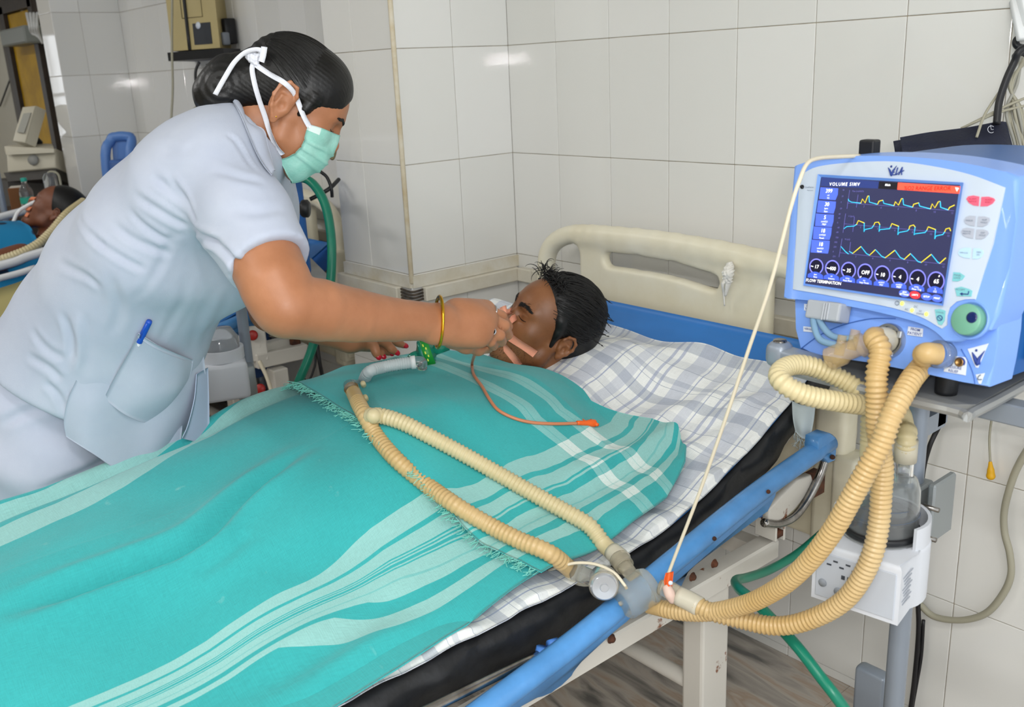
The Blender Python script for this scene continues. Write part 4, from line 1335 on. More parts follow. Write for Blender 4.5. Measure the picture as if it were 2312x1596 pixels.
# ---- buttons and print on the faceplate
FO = 0.0158
M_PINK = mat('pink_key', '#f2647f', 0.45); M_KEYG = mat('grey_key', '#b0b6c4', 0.5); M_KEYB = mat('pale_blue_key', '#b9d9f2', 0.5); M_KEYT = mat('teal_key', '#7cc4cb', 0.45)
def key(pts, m, txt, ink=M_INKG, size=4.2, at=None, sp=1):
    k = obj('key', plate([c6(x, y, FO + 0.0008) for x, y in pts], 0.001, VN, 0.0003), m, face, smooth=False)
    cx = sum(p[0] for p in pts) / len(pts) if at is None else at[0]; cy = sum(p[1] for p in pts) / len(pts) if at is None else at[1]
    if txt:
        obj('key_print', text(txt, size * PXM * 1.38, c6(cx, cy, FO + 0.001), VX, VY), ink, k, smooth=False)
    return k
key([(1222, 345), (1235, 328), (1270, 322), (1308, 330), (1302, 392), (1270, 388), (1240, 372)], M_PINK, 'ALARM\nSILENCE', mat('dark_pink_print', '#8d2f48', 0.6), 3.6)
key([(1322, 332), (1370, 330), (1402, 340), (1412, 352), (1395, 375), (1360, 393), (1315, 394)], M_PINK, 'ALARM\nRESET', mat('dark_pink_print', '#8d2f48', 0.6), 3.6)
key([(1208, 488), (1220, 465), (1245, 455), (1285, 458), (1278, 524), (1245, 520), (1218, 508)], M_KEYG, 'FREEZE', size=3.4)
key([(1302, 460), (1345, 460), (1375, 470), (1378, 485), (1360, 515), (1330, 528), (1294, 526)], M_KEYG, 'INSP\nHOLD', size=3.6)
key([(1187, 560), (1200, 540), (1225, 533), (1275, 540), (1268, 605), (1230, 600), (1200, 585)], M_KEYG, 'MANUAL\nBREATH', size=3.3)
key([(1290, 545), (1335, 545), (1365, 555), (1370, 570), (1345, 600), (1320, 610), (1283, 608)], M_KEYG, 'EXP\nHOLD', size=3.6)
key([(1168, 700), (1180, 675), (1210, 664), (1252, 665), (1246, 735), (1210, 732), (1180, 720)], M_KEYB, 'NEBULIZE', size=2.9)
key([(1268, 668), (1305, 668), (1332, 682), (1336, 700), (1320, 728), (1295, 740), (1262, 738)], M_KEYB, '100%\nO2', size=3.6)
key([(1138, 825), (1180, 828), (1214, 850), (1195, 875), (1165, 886), (1130, 884)], M_KEYT, 'PANEL\nLOCK', size=4.0, at=(1165, 855))
k_ = key([(1148, 930), (1190, 920), (1240, 935), (1262, 948), (1255, 985), (1160, 982)], M_KEYT, 'ACCEPT', size=4.0, at=(1185, 940))
obj('return_arrow', join(tube([c6(1240, 950, FO + .0014), c6(1236, 970, FO + .0014), c6(1195, 968, FO + .0014)], 0.0007, 4, raw=True), plate([c6(x, y, FO + .0014) for x, y in ((1198, 958), (1198, 980), (1180, 966))], .0003, VN)), M_INK, k_)
k_ = key([(1016, 1070), (1050, 1066), (1086, 1078), (1080, 1140), (1062, 1172), (1040, 1168), (1026, 1130)], M_KEYT, 'CANCEL', size=3.2, at=(1052, 1090))
A_ = np.linspace(0, 2 * math.pi, 17)
obj('cancel_sign', join(tube([c6(1049 + 17 * math.cos(a), 1126 + 17 * math.sin(a), FO + .0014) for a in A_], 0.0005, 4, raw=True), tube([c6(1037, 1114, FO + .0014), c6(1061, 1138, FO + .0014)], 0.0005, 4, 1)), M_INK, k_)
M_LED = mat('lit_yellow_led', '#f5f25a', 0.4, emit=1.6)
for x, y in ((803, 1031), (868, 1075), (962, 1100)):
    obj('indicator_lamp', lathe([(0.0001, 0.0016), (0.002, 0.0012), (0.0027, 0)], c6(x, y, FO + 0.0002), VN, 12), M_LED, face)
pr = [text('AC', 4.6 * PXM * 1.38, c6(832, 1070, FO + .0006), VX, VY), text('DC', 4.6 * PXM * 1.38, c6(893, 1052, FO + .0006), VX, VY), text('DC', 3.4 * PXM * 1.38, c6(924, 1081, FO + .0006), VX, VY), text('STATUS', 3.6 * PXM * 1.38, c6(920, 1099, FO + .0006), VX, VY), text('I', 4 * PXM * 1.38, c6(770, 1028, FO + .0006), VX, VY)]
pr.append(tube([c6(770 + 13 * math.cos(a), 1028 + 13 * math.sin(a), FO + .0006) for a in A_], 0.0004, 4, raw=True))
pr.append(text('CareFusion', 4.0 * PXM * 1.38, c6(195, 269, FO + .0006), VX, VY)); pr.append(text('Respiratory', 2.6 * PXM * 1.38, c6(200, 289, FO + .0006), VX, VY))
obj('printed_marks', join(*pr), M_INKG, face, smooth=False)
obj('maker_dot', join(tube([c6(147 + 10 * math.cos(a), 266 + 10 * math.sin(a), FO + .0006) for a in A_], 0.0009, 4, raw=True), lathe([(0.0001, .0004), (0.0013, .0003), (.0013, 0)], c6(147, 266, FO), VN, 8)), M_BLACK, face)
lg = [tube([c6(x, y, FO + .0008) for x, y in ((712, 140), (722, 160), (733, 190), (745, 160), (768, 128))], [0.0005, 0.0014, 0.0016, 0.0011, 0.0004], 5, 5),
      tube([c6(x, y, FO + .0008) for x, y in ((757, 152), (742, 158), (744, 168), (754, 168), (742, 172), (742, 186), (758, 186))], 0.0007, 5, 4),
      tube([c6(x, y, FO + .0008) for x, y in ((775, 140), (766, 168), (762, 186), (776, 178))], 0.0008, 5, 4),
      tube([c6(x, y, FO + .0008) for x, y in ((780, 188), (795, 155), (805, 138), (800, 165), (800, 188))], 0.0008, 5, 4),
      tube([c6(x, y, FO + .0008) for x, y in ((778, 172), (798, 168), (816, 158))], 0.0006, 5, 4),
      lathe([(0.0001, .0006), (0.0016, .0004), (.0016, 0)], c6(733, 133, FO), VN, 8)]
obj('logo', join(*lg), M_INK, face)

# ---- knob
kc = c6(1226, 1124, 0.024) - VN * 0.024
kn = obj('control_knob', lathe([(0.0001, 0.027), (0.0165, 0.027), (0.0185, 0.0255), (0.0190, 0.023), (0.0190, 0.004)], kc - VY * 0.002, VN, 48), mat('sage_green_knob', '#6fa890', 0.42), vent, sharp=40)
obj('finger_dimple', lathe([(0.0001, 0.0274), (0.004, 0.0277), (0.0066, 0.0278), (0.0068, 0.026)], kc + VX * 0.0082 + VY * .001, VN, 24), mat('navy_gloss', '#16265c', 0.15), kn)
obj('knob_collar', lathe([(0.0192, 0.014), (0.0215, 0.017), (0.0230, 0.018), (0.0235, 0.012)], kc - VY * 0.002, VN, 40), M_VBLUE, vent)

# ---- port panel details
M_LABEL = mat('label_white', '#d9e0ea', 0.5)
def tagplate(pts, txt, x, y, size, o=0.0015, align='CENTER'):
    p = obj('label_plate', plate([c6(*q, o) for q in pts], 0.001, VN, 0.0004), M_LABEL, vent, smooth=False)
    if txt: obj('print', text(txt, size * PXM * 1.38, c6(x, y, o + 0.0004), VX, VY, align, 0.01), M_INK, p, smooth=False)
    return p
tagplate([(160, 1032), (235, 1038), (235, 1082), (160, 1076)], 'FLOW\nSENSOR', 196, 1058, 5.0)
tagplate([(155, 1180), (240, 1188), (240, 1222), (155, 1214)], 'NEBULIZER', 198, 1200, 4.6)
tagplate([(842, 1180), (940, 1195), (936, 1250), (834, 1236)], 'FROM\nPATIENT', 887, 1216, 6.2)
pl_ = tagplate([(1140, 1374), (1215, 1382), (1228, 1400), (1218, 1502), (1074, 1476), (1082, 1434), (1134, 1440)], 'PRESSURE\nRELIEF', 1140, 1462, 5.6)
obj('relief_port', lathe([(0.0001, 0.001), (0.0035, 0.001), (0.0037, 0.0022), (0.0055, 0.0022), (0.0055, 0)], c6(1181, 1416, 0.0018), VN, 20), mat('brass', '#9c7a4d', 0.3, 0.9), pl_)
obj('relief_arc', tube([c6(1181 + 30 * math.cos(a), 1416 + 30 * math.sin(a), .0024) for a in np.linspace(-2.3, 0.6, 12)], 0.0011, 5, raw=True), M_INK, pl_)
pl_ = tagplate([(1230, 1328), (1368, 1292), (1300, 1452), (1285, 1450)], '', 0, 0, 1)
obj('swoosh', join(tube([c6(x, y, .0026) for x, y in ((1262, 1350), (1278, 1385), (1298, 1424), (1308, 1392), (1345, 1340))], [0.0006, .0022, .003, .002, .0004], 6, 6), lathe([(0.0001, .0006), (0.0016, .0004), (.0016, 0)], c6(1290, 1338, .002), VN, 8)), M_INK, pl_)
pl_ = tagplate([(1283, 1496), (1344, 1486), (1318, 1558), (1305, 1556)], '', 0, 0, 1)
obj('print', tube([c6(x, y, .0022) for x, y in ((1318, 1498), (1302, 1510), (1300, 1528), (1325, 1528))], 0.0006, 5, 4), M_INKG, pl_)
M_GRV = mat('groove_blue', '#3e6ab8', 0.5)
obj('panel_groove', tube(curve6([(115, 1345), (260, 1240), (420, 1170), (600, 1130), (760, 1130)], 0.001), 0.0007, 5, raw=True), M_GRV, vent)
obj('panel_groove', tube(curve6([(1190, 1330), (1240, 1420), (1270, 1500), (1280, 1560)], 0.001), 0.0006, 5, raw=True), M_GRV, vent)
# flow sensor plug
pg = obj('flow_sensor_plug', box(c6(318, 1082, 0.014), (0.056, 0.026, 0.026), np.array([VX, VY, VN]), 0.003, 2), mat('grey_plug', '#a9aeb5', 0.45), vent, smooth=False)
obj('plug_grip', join(*[box(c6(285 + k * 17, 1082, 0.0275), (0.0028, 0.024, 0.003), np.array([VX, VY, VN]), 0.0008) for k in range(3)]), mat('grey_plug', '#a9aeb5', 0.45), pg, smooth=False)
obj('plug_block', box(c6(362, 1090, 0.010), (0.022, 0.028, 0.018), np.array([VX, VY, VN]), 0.002), mat('dark_grey_plug', '#7e848d', 0.5), pg, smooth=False)
# exhalation port ring
M_METALG = mat('satin_metal', '#b8bcc0', 0.28, 0.85)
pc = c6(725, 1275, 0.0)
ex_ = obj('exhalation_port', lathe([(0.0185, 0.002), (0.0185, 0.007), (0.0215, 0.009), (0.0228, 0.006), (0.0228, 0)], pc, VN, 40), M_METALG, vent, sharp=40)
obj('port_clip', join(box(pc + VX * 0.017 + VY * 0.010 + VN * 0.007, (0.006, 0.01, 0.006), np.array([VX, VY, VN]), 0.001), box(pc - VX * 0.021 + VY * 0.005 + VN * 0.007, (0.012, 0.008, 0.006), np.array([VX, VY, VN]), 0.001), box(pc + VX * 0.008 - VY * 0.017 + VN * 0.007, (0.01, 0.006, 0.006), np.array([VX, VY, VN]), 0.001)), M_METALG, ex_, smooth=False)
obj('port_core', lathe([(0.0001, 0.001), (0.0185, 0.001)], pc, VN, 32), mat('grey_plug', '#a9aeb5', 0.45), ex_)
for q in ((290, 1385), (1050, 1535)):
    c_ = c6(*q, -0.02); obj('foot', lathe([(0.0001, 0), (0.0135, 0), (0.014, 0.005), (0.014, 0.03)], (c_[0], c_[1] + 0.02, 1.0405), (0, 0, 1), 24), M_BLACK, vent)
for q in ((330, 1385), (1060, 1535)):
    c_ = c6(*q, -0.02); obj('foot', lathe([(0.0001, 0), (0.0135, 0), (0.014, 0.005), (0.014, 0.03)], (c_[0], c_[1] + 0.24, 1.0405), (0, 0, 1), 24), M_BLACK, vent)
ot = c6(540, 35, -0.03)
obj('top_fitting', box(ot + np.array([0, 0.02, -0.002]), (0.024, 0.02, 0.034), bev=0.003, seg=2), M_BLACK, vent, smooth=False)

# clear amber flow sensor elbow between plug tubes and the exhalation port
M_CLEAR = mat('clear_plastic', '#eef2f3', 0.08, trans=0.92, ior=1.42)
M_AMBER = mat('amber_clear_plastic', '#cdb27e', 0.12, alpha=0.42, coat=0.6)
fs = thing('flow_sensor', 'amber clear flow sensor tube plugged across the front of the blue ventilator', 'sensor', c6(330, 1400, 0.03))
e0, e1 = c6(318, 1398, 0.042), c6(640, 1262, 0.030)
ax0 = e1 - e0
def along(t): return e0 + ax0 * t
obj('barrel', lathe([(0.0001, 0), (0.0135, 0.0), (0.0155, 0.002), (0.0155, 0.022), (0.0125, 0.026), (0.0125, 0.045), (0.016, 0.047), (0.016, 0.054), (0.0125, 0.056), (0.0125, 0.075), (0.0145, 0.078), (0.0145, np.linalg.norm(ax0))], e0, ax0, 24), M_AMBER, fs, sharp=40)
obj('port_nub', tube([along(0.22), along(0.24) + VY * 0.026], 0.0065, 10, 1), M_AMBER, fs)
obj('port_nub', tube([along(0.48), along(0.50) + VY * 0.026], 0.0065, 10, 1), M_AMBER, fs)
M_TBLUE = mat('pale_blue_tubing', '#8fb6d4', 0.3, trans=0.25)
obj('blue_tube', tube([c6(222, 1100, 0.016), c6(228, 1180, 0.026), c6(270, 1270, 0.034), along(0.22) + VY * 0.012], 0.0046, 10), M_TBLUE, fs)
obj('blue_tube', tube([c6(245, 1100, 0.016), c6(290, 1190, 0.024), c6(360, 1250, 0.03), along(0.50) + VY * 0.014], 0.0046, 10), M_TBLUE, fs)

# ------------------------------------------------------------------ stand
M_TRAY = mat('grey_steel_tray', '#a3a5a4', 0.4, 0.4, var=0.1, vscale=9)
M_POLE = mat('silver_grey_paint', '#8f98a4', 0.36, 0.25)
cart = thing('ventilator_stand', 'silver grey pole stand with flat steel tray under the blue ventilator', 'stand', (-0.647, 1.347, 0))
zt = 1.04
tray_o = [(-0.735, 1.13), (-0.50, 1.125), (-0.478, 1.145), (-0.478, 1.50), (-0.735, 1.50), (-0.75, 1.48), (-0.75, 1.15)]
obj('tray', join(plate([(x, y, zt) for x, y in tray_o], 0.006, (0, 0, 1)), tube([(-0.748, 1.15, zt - 0.006), (-0.735, 1.126, zt - 0.006), (-0.50, 1.121, zt - 0.006), (-0.474, 1.145, zt - 0.006), (-0.474, 1.48, zt - 0.006)], 0.007, 8, 6)), M_TRAY, cart, smooth=False)
obj('pole', lathe([(0.0001, 0.0), (0.0165, 0.0), (0.0165, 0.945), (0.0165, 0.952), (0.0135, 0.952), (0.0135, 0.90), (0.0001, 0.90)], (-0.647, 1.347, 0.03), (0, 0, 1), 32), M_POLE, cart, sharp=40)
obj('pole_rim', lathe([(0.0166, 0), (0.0172, 0.003), (0.0166, 0.006), (0.0138, 0.006)], (-0.647, 1.347, 0.978), (0, 0, 1), 32), mat('pole_rim_black', '#26282b', 0.5), cart)
obj('tray_bracket', join(beam((-0.647, 1.40, 0.90), (-0.647, 1.40, 1.035), 0.03, 0.03, up=(0, 1, 0)), beam((-0.647, 1.347, 0.91), (-0.647, 1.41, 0.91), 0.03, 0.03)), M_POLE, cart, smooth=False)
obj('support_bar', beam((-0.60, 1.235, 1.008), (-0.15, 1.235, 1.008), 0.03, 0.028, bev=0.002), M_POLE, cart, smooth=False)
obj('support_bar', beam((-0.60, 1.46, 1.015), (-0.15, 1.46, 1.015), 0.03, 0.028, bev=0.002), M_POLE, cart, smooth=False)
for k in range(4):
    a = math.pi / 4 + k * math.pi / 2
    obj('base_leg', beam((-0.647, 1.347, 0.06), (-0.647 + 0.28 * math.cos(a), 1.347 + 0.28 * math.sin(a), 0.045), 0.04, 0.03, bev=0.005), M_POLE, cart, smooth=False)
    obj('castor', lathe([(0.0001, -0.012), (0.028, -0.012), (0.03, 0), (0.028, 0.012), (0.0001, 0.012)], (-0.647 + 0.29 * math.cos(a), 1.347 + 0.29 * math.sin(a), 0.03), (math.sin(a), -math.cos(a), 0), 20), M_BLACK, cart)
# swivel arm end at the tray's left
sw = obj('swivel_arm', join(beam(P(1762, 800, 1.36), P(1850, 826, 1.31), 0.03, 0.026, bev=0.008, seg=3), beam(P(1760, 797, 1.36) - np.array([0, 0, .02]), P(1760, 797, 1.36) + np.array([0, 0, .018]), 0.034, 0.034, up=(0, 1, 0), bev=0.012, seg=3)), M_POLE, cart)
obj('swivel_screw', lathe([(0.0001, 0.002), (0.009, 0.002), (0.010, 0)], P(1760, 797, 1.36) + np.array([0, 0, .018]), (0, 0, 1), 16), M_CHROME, sw)

# ------------------------------------------------------------------ humidifier on the pole
M_HUM = mat('white_grey_abs', '#cfd3da', 0.4)
hum = thing('humidifier', 'white humidifier base clamped to the grey pole below the ventilator', 'humidifier', P(1960, 1340, 1.36))
HCc = P(1988, 1200, 1.37)                       # centre of the heater plate
fx = nrm(P(1995, 1385, 1.30) - P(1835, 1300, 1.36)); fx[2] = 0; fx = nrm(fx); fz = np.array([0, 0, 1.0]); fy = np.cross(fz, fx)
A3 = np.array([fx, fy, fz])
def HL(x, y, z): return HCc + fx * x + fy * y + fz * z
ring_pts = [HL(0.068 * math.cos(a), 0.068 * math.sin(a), 0) for a in np.linspace(-0.5, math.pi + 0.5, 20)]
outl = [HL(-0.062, -0.085, 0), HL(0.062, -0.085, 0)] + ring_pts
obj('case', plate(outl, 0.088, fz, 0.006), M_HUM, hum, sharp=40)
rim = [HL(0.066 * math.cos(a), 0.066 * math.sin(a), 0.02) for a in np.linspace(-0.45, math.pi + 0.45, 24)]
obj('guard_rim', sheet(np.array([[p - fz * 0.022, p + fz * 0.012] for p in rim]), 0.005), M_HUM, hum, sharp=40)
obj('heater_plate', lathe([(0.0001, 0.002), (0.054, 0.002), (0.056, 0)], HL(0, 0, 0.001), fz, 32), M_METALG, hum)
fp_c = HL(0, -0.0862, -0.046)
pn = obj('control_panel', box(fp_c, (0.112, 0.002, 0.07), A3, 0.0008), mat('panel_grey', '#b9bfc8', 0.5), hum, smooth=False)
def hp(x, z): return fp_c + fx * x + fz * z - fy * 0.0016
obj('button', lathe([(0.0001, 0.002), (0.0055, 0.0018), (0.0062, 0)], hp(-0.045, -0.012), -fy, 14), mat('button_grey', '#8a9098', 0.5), pn)
obj('button', lathe([(0.0001, 0.002), (0.0055, 0.0018), (0.0062, 0)], hp(-0.022, -0.018), -fy, 14), mat('button_grey', '#8a9098', 0.5), pn)
M_LEDG = mat('lit_green_led', '#b6f23a', 0.4, emit=1.6)
for x in (-0.012, -0.006):
    obj('indicator_lamp', lathe([(0.0001, 0.0012), (0.002, 0.001), (0.0022, 0)], hp(x, -0.021), -fy, 8), M_LEDG, pn)
obj('printed_marks', join(*[box(hp(-0.046 + k * 0.009, 0.027 - 0.007 * (k % 2)), (0.0065, 0.0006, 0.0024), A3) for k in range(7)], *[box(hp(-0.016 + k * 0.0085, 0.006), (0.005, 0.0006, 0.006), A3) for k in range(4)]), mat('dark_print', '#3b4048', 0.6), pn, smooth=False)
for k in range(8):
    obj('print_line', box(HL(0.0622 - 0.0004, -0.058, -0.020 - k * 0.006), (0.0008, 0.036 - 0.007 * (k % 3), 0.0016), A3), mat('light_print', '#9aa0aa', 0.6), hum, smooth=False)
cl_ = obj('pole_clamp', join(box((-0.647, 1.347, 0.775), (0.05, 0.05, 0.085), bev=0.004), box((-0.606, 1.36, 0.78), (0.012, 0.07, 0.10), bev=0.003)), mat('cast_aluminium', '#9aa0a2', 0.45, 0.6), hum, smooth=False)
for dz in (-0.025, 0.025):
    obj('clamp_screw', tube([(-0.63, 1.31, 0.775 + dz), (-0.585, 1.31, 0.775 + dz)], 0.004, 8, 1), M_CHROME, cl_)

ch = thing('humidifier_chamber', 'clear domed water chamber seated in the white humidifier', 'chamber', HL(0, 0, 0.003))
z0 = HL(0, 0, 0.004)
obj('dome', lathe([(0.0500, 0.002), (0.0500, 0.040), (0.0490, 0.068), (0.044, 0.082), (0.032, 0.090), (0.0001, 0.092), (0.0001, 0.0895), (0.031, 0.0875), (0.042, 0.080), (0.0470, 0.067), (0.0480, 0.04), (0.0480, 0.002), (0.05, .002)], z0, fz, 40), M_CLEAR, ch, sharp=50)
obj('base_ring', lathe([(0.046, 0), (0.053, 0), (0.0545, 0.004), (0.053, 0.008), (0.046, 0.008)], z0, fz, 40), M_BLACK, ch)
obj('water', lathe([(0.0001, 0.001), (0.0465, 0.001), (0.0465, 0.026), (0.0001, 0.026)], z0, fz, 32), mat('water', '#e8f0f2', 0.02, trans=0.97, ior=1.33), ch, sharp=50)
for (dx, dy) in ((0.022, 0.012), (-0.022, -0.006)):
    obj('spigot', lathe([(0.0105, 0.078), (0.0105, 0.12), (0.0125, 0.12), (0.0125, 0.078)], z0 + fx * dx + fy * dy, fz, 20), M_CLEAR, ch)
obj('fill_line', join(tube([z0 + fz * 0.032 + fx * 0.0505 * math.cos(a) + fy * 0.0505 * math.sin(a) for a in np.linspace(0, 2 * math.pi, 40)], 0.0004, 4, raw=True), tube([z0 + fz * 0.05 + fx * 0.0505 * math.cos(a) + fy * 0.0505 * math.sin(a) for a in np.linspace(3.6, 5.8, 24)], 0.0004, 4, raw=True)), M_INKG, ch)
# ------------------------------------------------------------------ people: shared head builder
def head_sdf(h=0.0021, male=True, closed=True, neck=None, ears=True, es=1.0):
    """head in local axes: x to the person's right, y forward, z up; origin between the ears"""
    s = SDF((-0.098, -0.125, -0.215), (0.098, 0.135, 0.135), h)
    s.ell((0, -0.012, 0.032), (0.0755, 0.097, 0.086), k=0.02)
    s.ell((0, 0.035, 0.02), (0.066, 0.062, 0.072), k=0.03)
    s.ell((0, 0.046, -0.035), (0.054, 0.048, 0.072), k=0.03)
    j = 1.0 if male else 0.93
    for sx in (-1, 1):
        s.chain([(sx * 0.058 * j, 0.004, -0.03), (sx * 0.052 * j, 0.014, -0.066), (sx * 0.026, 0.062, -0.098), (0, 0.076, -0.104)], [0.016, 0.017, 0.015, 0.018], k=0.022)
        s.ell((sx * 0.042, 0.058, -0.022), (0.022, 0.022, 0.020), k=0.022)
        s.ell((sx * 0.040, 0.050, -0.055), (0.018, 0.024, 0.026), k=0.02)
        s.cap((sx * 0.012, 0.0875, 0.026), (sx * 0.044, 0.074, 0.024), 0.0095, 0.008, k=0.014)
        s.ell((sx * 0.031, 0.099, 0.007), (0.0165, 0.0135, 0.0105), k=0.012, op='s')
        s.ell((sx * 0.031, 0.0745, 0.006), (0.0145, 0.0135, 0.0125), k=0.006)
        s.cap((sx * 0.020, 0.0862, 0.0005), (sx * 0.043, 0.0800, 0.0012), 0.0022, 0.0016, k=0.004)
    s.chain([(0, 0.084, 0.022), (0, 0.096, 0.000), (0, 0.108, -0.020), (0, 0.109, -0.027)], [0.0075, 0.0072, 0.0085, 0.0095], k=0.012)
    for sx in (-1, 1):
        s.ell((sx * 0.0125, 0.0965, -0.029), (0.0075, 0.0095, 0.0072), k=0.006)
        s.ell((sx * 0.0062, 0.1035, -0.0375), (0.0032, 0.0045, 0.004), k=0.003, op='s')
    s.ell((0, 0.082, -0.060), (0.030, 0.0165, 0.022), k=0.015)
    s.chain([(-0.022, 0.0885, -0.062), (-0.006, 0.0985, -0.0565), (0.006, 0.0985, -0.0565), (0.022, 0.0885, -0.062)], [0.003, 0.0048, 0.0048, 0.003], k=0.005)
    s.chain([(-0.020, 0.0880, -0.066), (0, 0.0965, -0.0695), (0.020, 0.0880, -0.066)], [0.003, 0.0060, 0.003], k=0.005)
    s.chain([(-0.021, 0.0935, -0.0635), (0, 0.1045, -0.0630), (0.021, 0.0935, -0.0635)], [0.0012, 0.0016, 0.0012], k=0.002, op='s')
    s.ell((0, 0.082, -0.100), (0.018, 0.015, 0.014), k=0.014)
    if neck is not None:
        (a, ra), (b, rb) = neck
        s.cap(a, b, ra, rb, k=0.025)
    if ears:
        for sx in (-1, 1):
            E = lambda u, v, w: (sx * (0.0735 + w * es), -0.014 + u * es, -0.012 + v * es)
            s.ell(E(-0.003, 0.002, 0.004), np.array((0.0085, 0.0165, 0.028)) * es, k=0.006)
            hel = [E(0.010, 0.006, 0.003), E(0.011, 0.018, 0.009), E(0.004, 0.029, 0.013), E(-0.008, 0.030, 0.016), E(-0.017, 0.020, 0.018), E(-0.018, 0.004, 0.017), E(-0.012, -0.012, 0.013), E(-0.003, -0.024, 0.008)]
            s.chain(hel, [0.0028, 0.003, 0.0032, 0.0034, 0.0034, 0.0032, 0.0032, 0.004], k=0.004)
            s.ell(E(0.0, -0.026, 0.005), (0.0045, 0.0075, 0.0085), k=0.005)
            s.ell(E(-0.003, 0.014, 0.0175), (0.0085, 0.008, 0.009), k=0.004, op='s')
            s.ell(E(0.000, -0.004, 0.0165), (0.0105, 0.0085, 0.0105), k=0.004, op='s')
            s.chain([E(0.004, 0.012, 0.008), E(-0.008, 0.008, 0.012), E(-0.009, -0.008, 0.011), E(-0.002, -0.016, 0.008)], [0.0018, 0.0026, 0.0026, 0.002], k=0.004)
            s.ell(E(0.009, -0.006, 0.006), (0.004, 0.004, 0.006), k=0.004)
    return s


def basis(fwd, up):
    f = nrm(fwd); u = np.asarray(up, float); u = nrm(u - f * (u @ f))
    return np.array([np.cross(f, u), f, u]).T


def skin_material(name, c, c2, rough=0.42):
    return mat(name, c, rough, var=0.25, vscale=9, col2=c2, sss=0.12, bump=0.05, bscale=320)


M_SKIN_P = skin_material('dark_brown_skin', '#93623f', '#7b4e30')
M_SKIN_N = skin_material('brown_skin', '#b27a58', '#a06a49')


def hair_material(name, col='#0d0b0b', rough=0.36, an=(1, 1, 1)):
    return mat(name, col, rough, bump=0.25, bscale=90, aniso=an)


class Face:
    """finds the local face surface so that brows, lashes and tape lie on it"""
    def __init__(self, V, Q):
        self.t = BVHTree.FromPolygons([tuple(map(float, v)) for v in V], [tuple(map(int, q)) for q in Q])

    def at(self, x, z, off=0.0004):
        h = self.t.ray_cast(Vector((x, 0.3, z)), Vector((0, -1, 0)))
        return np.array((x, (h[0][1] if h[0] else 0.08) + off, z))

    def near(self, p, off=0.0):
        l, n, i, d = self.t.find_nearest(Vector(p)); n = np.array(n)
        return np.array(l) + n * off, n


def brow(fc, M, T, side, pts, m, parent, r=0.0022, name='eyebrow', n=60):
    V = []
    for _ in range(n):
        t = RNG.uniform(0, 1) * (len(pts) - 1); i = min(int(t), len(pts) - 2); q = np.array(pts[i]) + (np.array(pts[i + 1]) - np.array(pts[i])) * (t - i)
        w = 1.0 - 0.55 * t / (len(pts) - 1)
        x, z = q[0], q[1] + RNG.normal(0, r * 0.55 * w)
        L = RNG.uniform(0.004, 0.0075); up_ = RNG.uniform(0.0, 0.0035) * w
        c = [fc.at(side * (x + L * k), z + up_ * k, 0.0003 + 0.0008 * math.sin(k * 3.0)) for k in (0, 0.5, 1)]
        V.append(tube([M @ q_ + T for q_ in c], [0.00035, 0.00045, 0.00012], 4, 3))
    return tag(obj(name, join(*V), m, parent), kind='stuff')


def lash(fc, M, T, side, m, parent, pts):
    return obj('eyelashes', tube([M @ fc.at(side * x, z, 0.0002) + T for x, z in pts], [0.0005, 0.0011, 0.0006], 6, 5), m, parent)


# ------------------------------------------------------------------ patient
MP = np.array([[-0.9027, -0.2288, 0.3643], [0.367, -0.8514, 0.3747], [0.2245, 0.4719, 0.8526]])
TP = np.array([-1.5646, 1.4213, 0.8934])
s = head_sdf(0.0021, True, neck=(((0, -0.030, -0.055), 0.052), ((0, -0.045, -0.21), 0.056)))
Vh, Qh = s.mesh(1)
PF = Face(Vh, Qh)
Vh = Vh @ MP.T + TP
# torso, arms and legs under the cloths
s = SDF((-1.95, -0.55, 0.60), (-1.15, 1.36, 0.93), 0.011)
neck_b = MP @ np.array((0, -0.045, -0.19)) + TP
zc_ = lambda y, d: float(zb(y)) + d
s.ecap((BCX, 1.10, zc_(1.10, .10)), (BCX, 0.72, zc_(.72, .075)), (1, 0, 0), (0.165, 0.072), (0.15, 0.065), k=0.03)
s.ecap((BCX, 0.72, zc_(.72, .065)), (BCX, 0.60, zc_(.6, .055)), (1, 0, 0), (0.14, 0.058), (0.14, 0.05), k=0.02)
s.cap((BCX, 1.10, zc_(1.1, .12)), neck_b, 0.07, 0.05, k=0.05)
for sx in (-1, 1):
    s.chain([(BCX + sx * 0.16, 1.12, zc_(1.12, .10)), (BCX + sx * 0.225, 0.86, zc_(.86, .06)), (BCX + sx * 0.20, 0.62, zc_(.62, .06)), (BCX + sx * 0.19, 0.52, zc_(.5, .055))], [0.055, 0.042, 0.034, 0.03], k=0.03)
    s.chain([(BCX + sx * 0.085, 0.60, zc_(.6, .050)), (BCX + sx * 0.10, 0.14, zc_(.1, .044)), (BCX + sx * 0.10, -0.26, zc_(0, .05)), (BCX + sx * 0.10, -0.40, zc_(0, .05))], [0.050, 0.040, 0.034, 0.03], k=0.01)
Vb, Qb = s.mesh(1)
patient = thing('person', 'patient lying in bed under green cloth with taped breathing tube and closed eyes', 'person', (BCX, 0.9, 0.66))
M_PH = hair_material('patient_black_hair', '#0c0a0a', 0.5, (1, 1, 1))
pbody = obj('body', (np.vstack([Vh, Vb]), np.vstack([Qh, Qb + len(Vh)])), M_SKIN_P, patient)
PH = Hit(pbody)


def hloc(M, T, p): return M @ np.asarray(p, float) + T


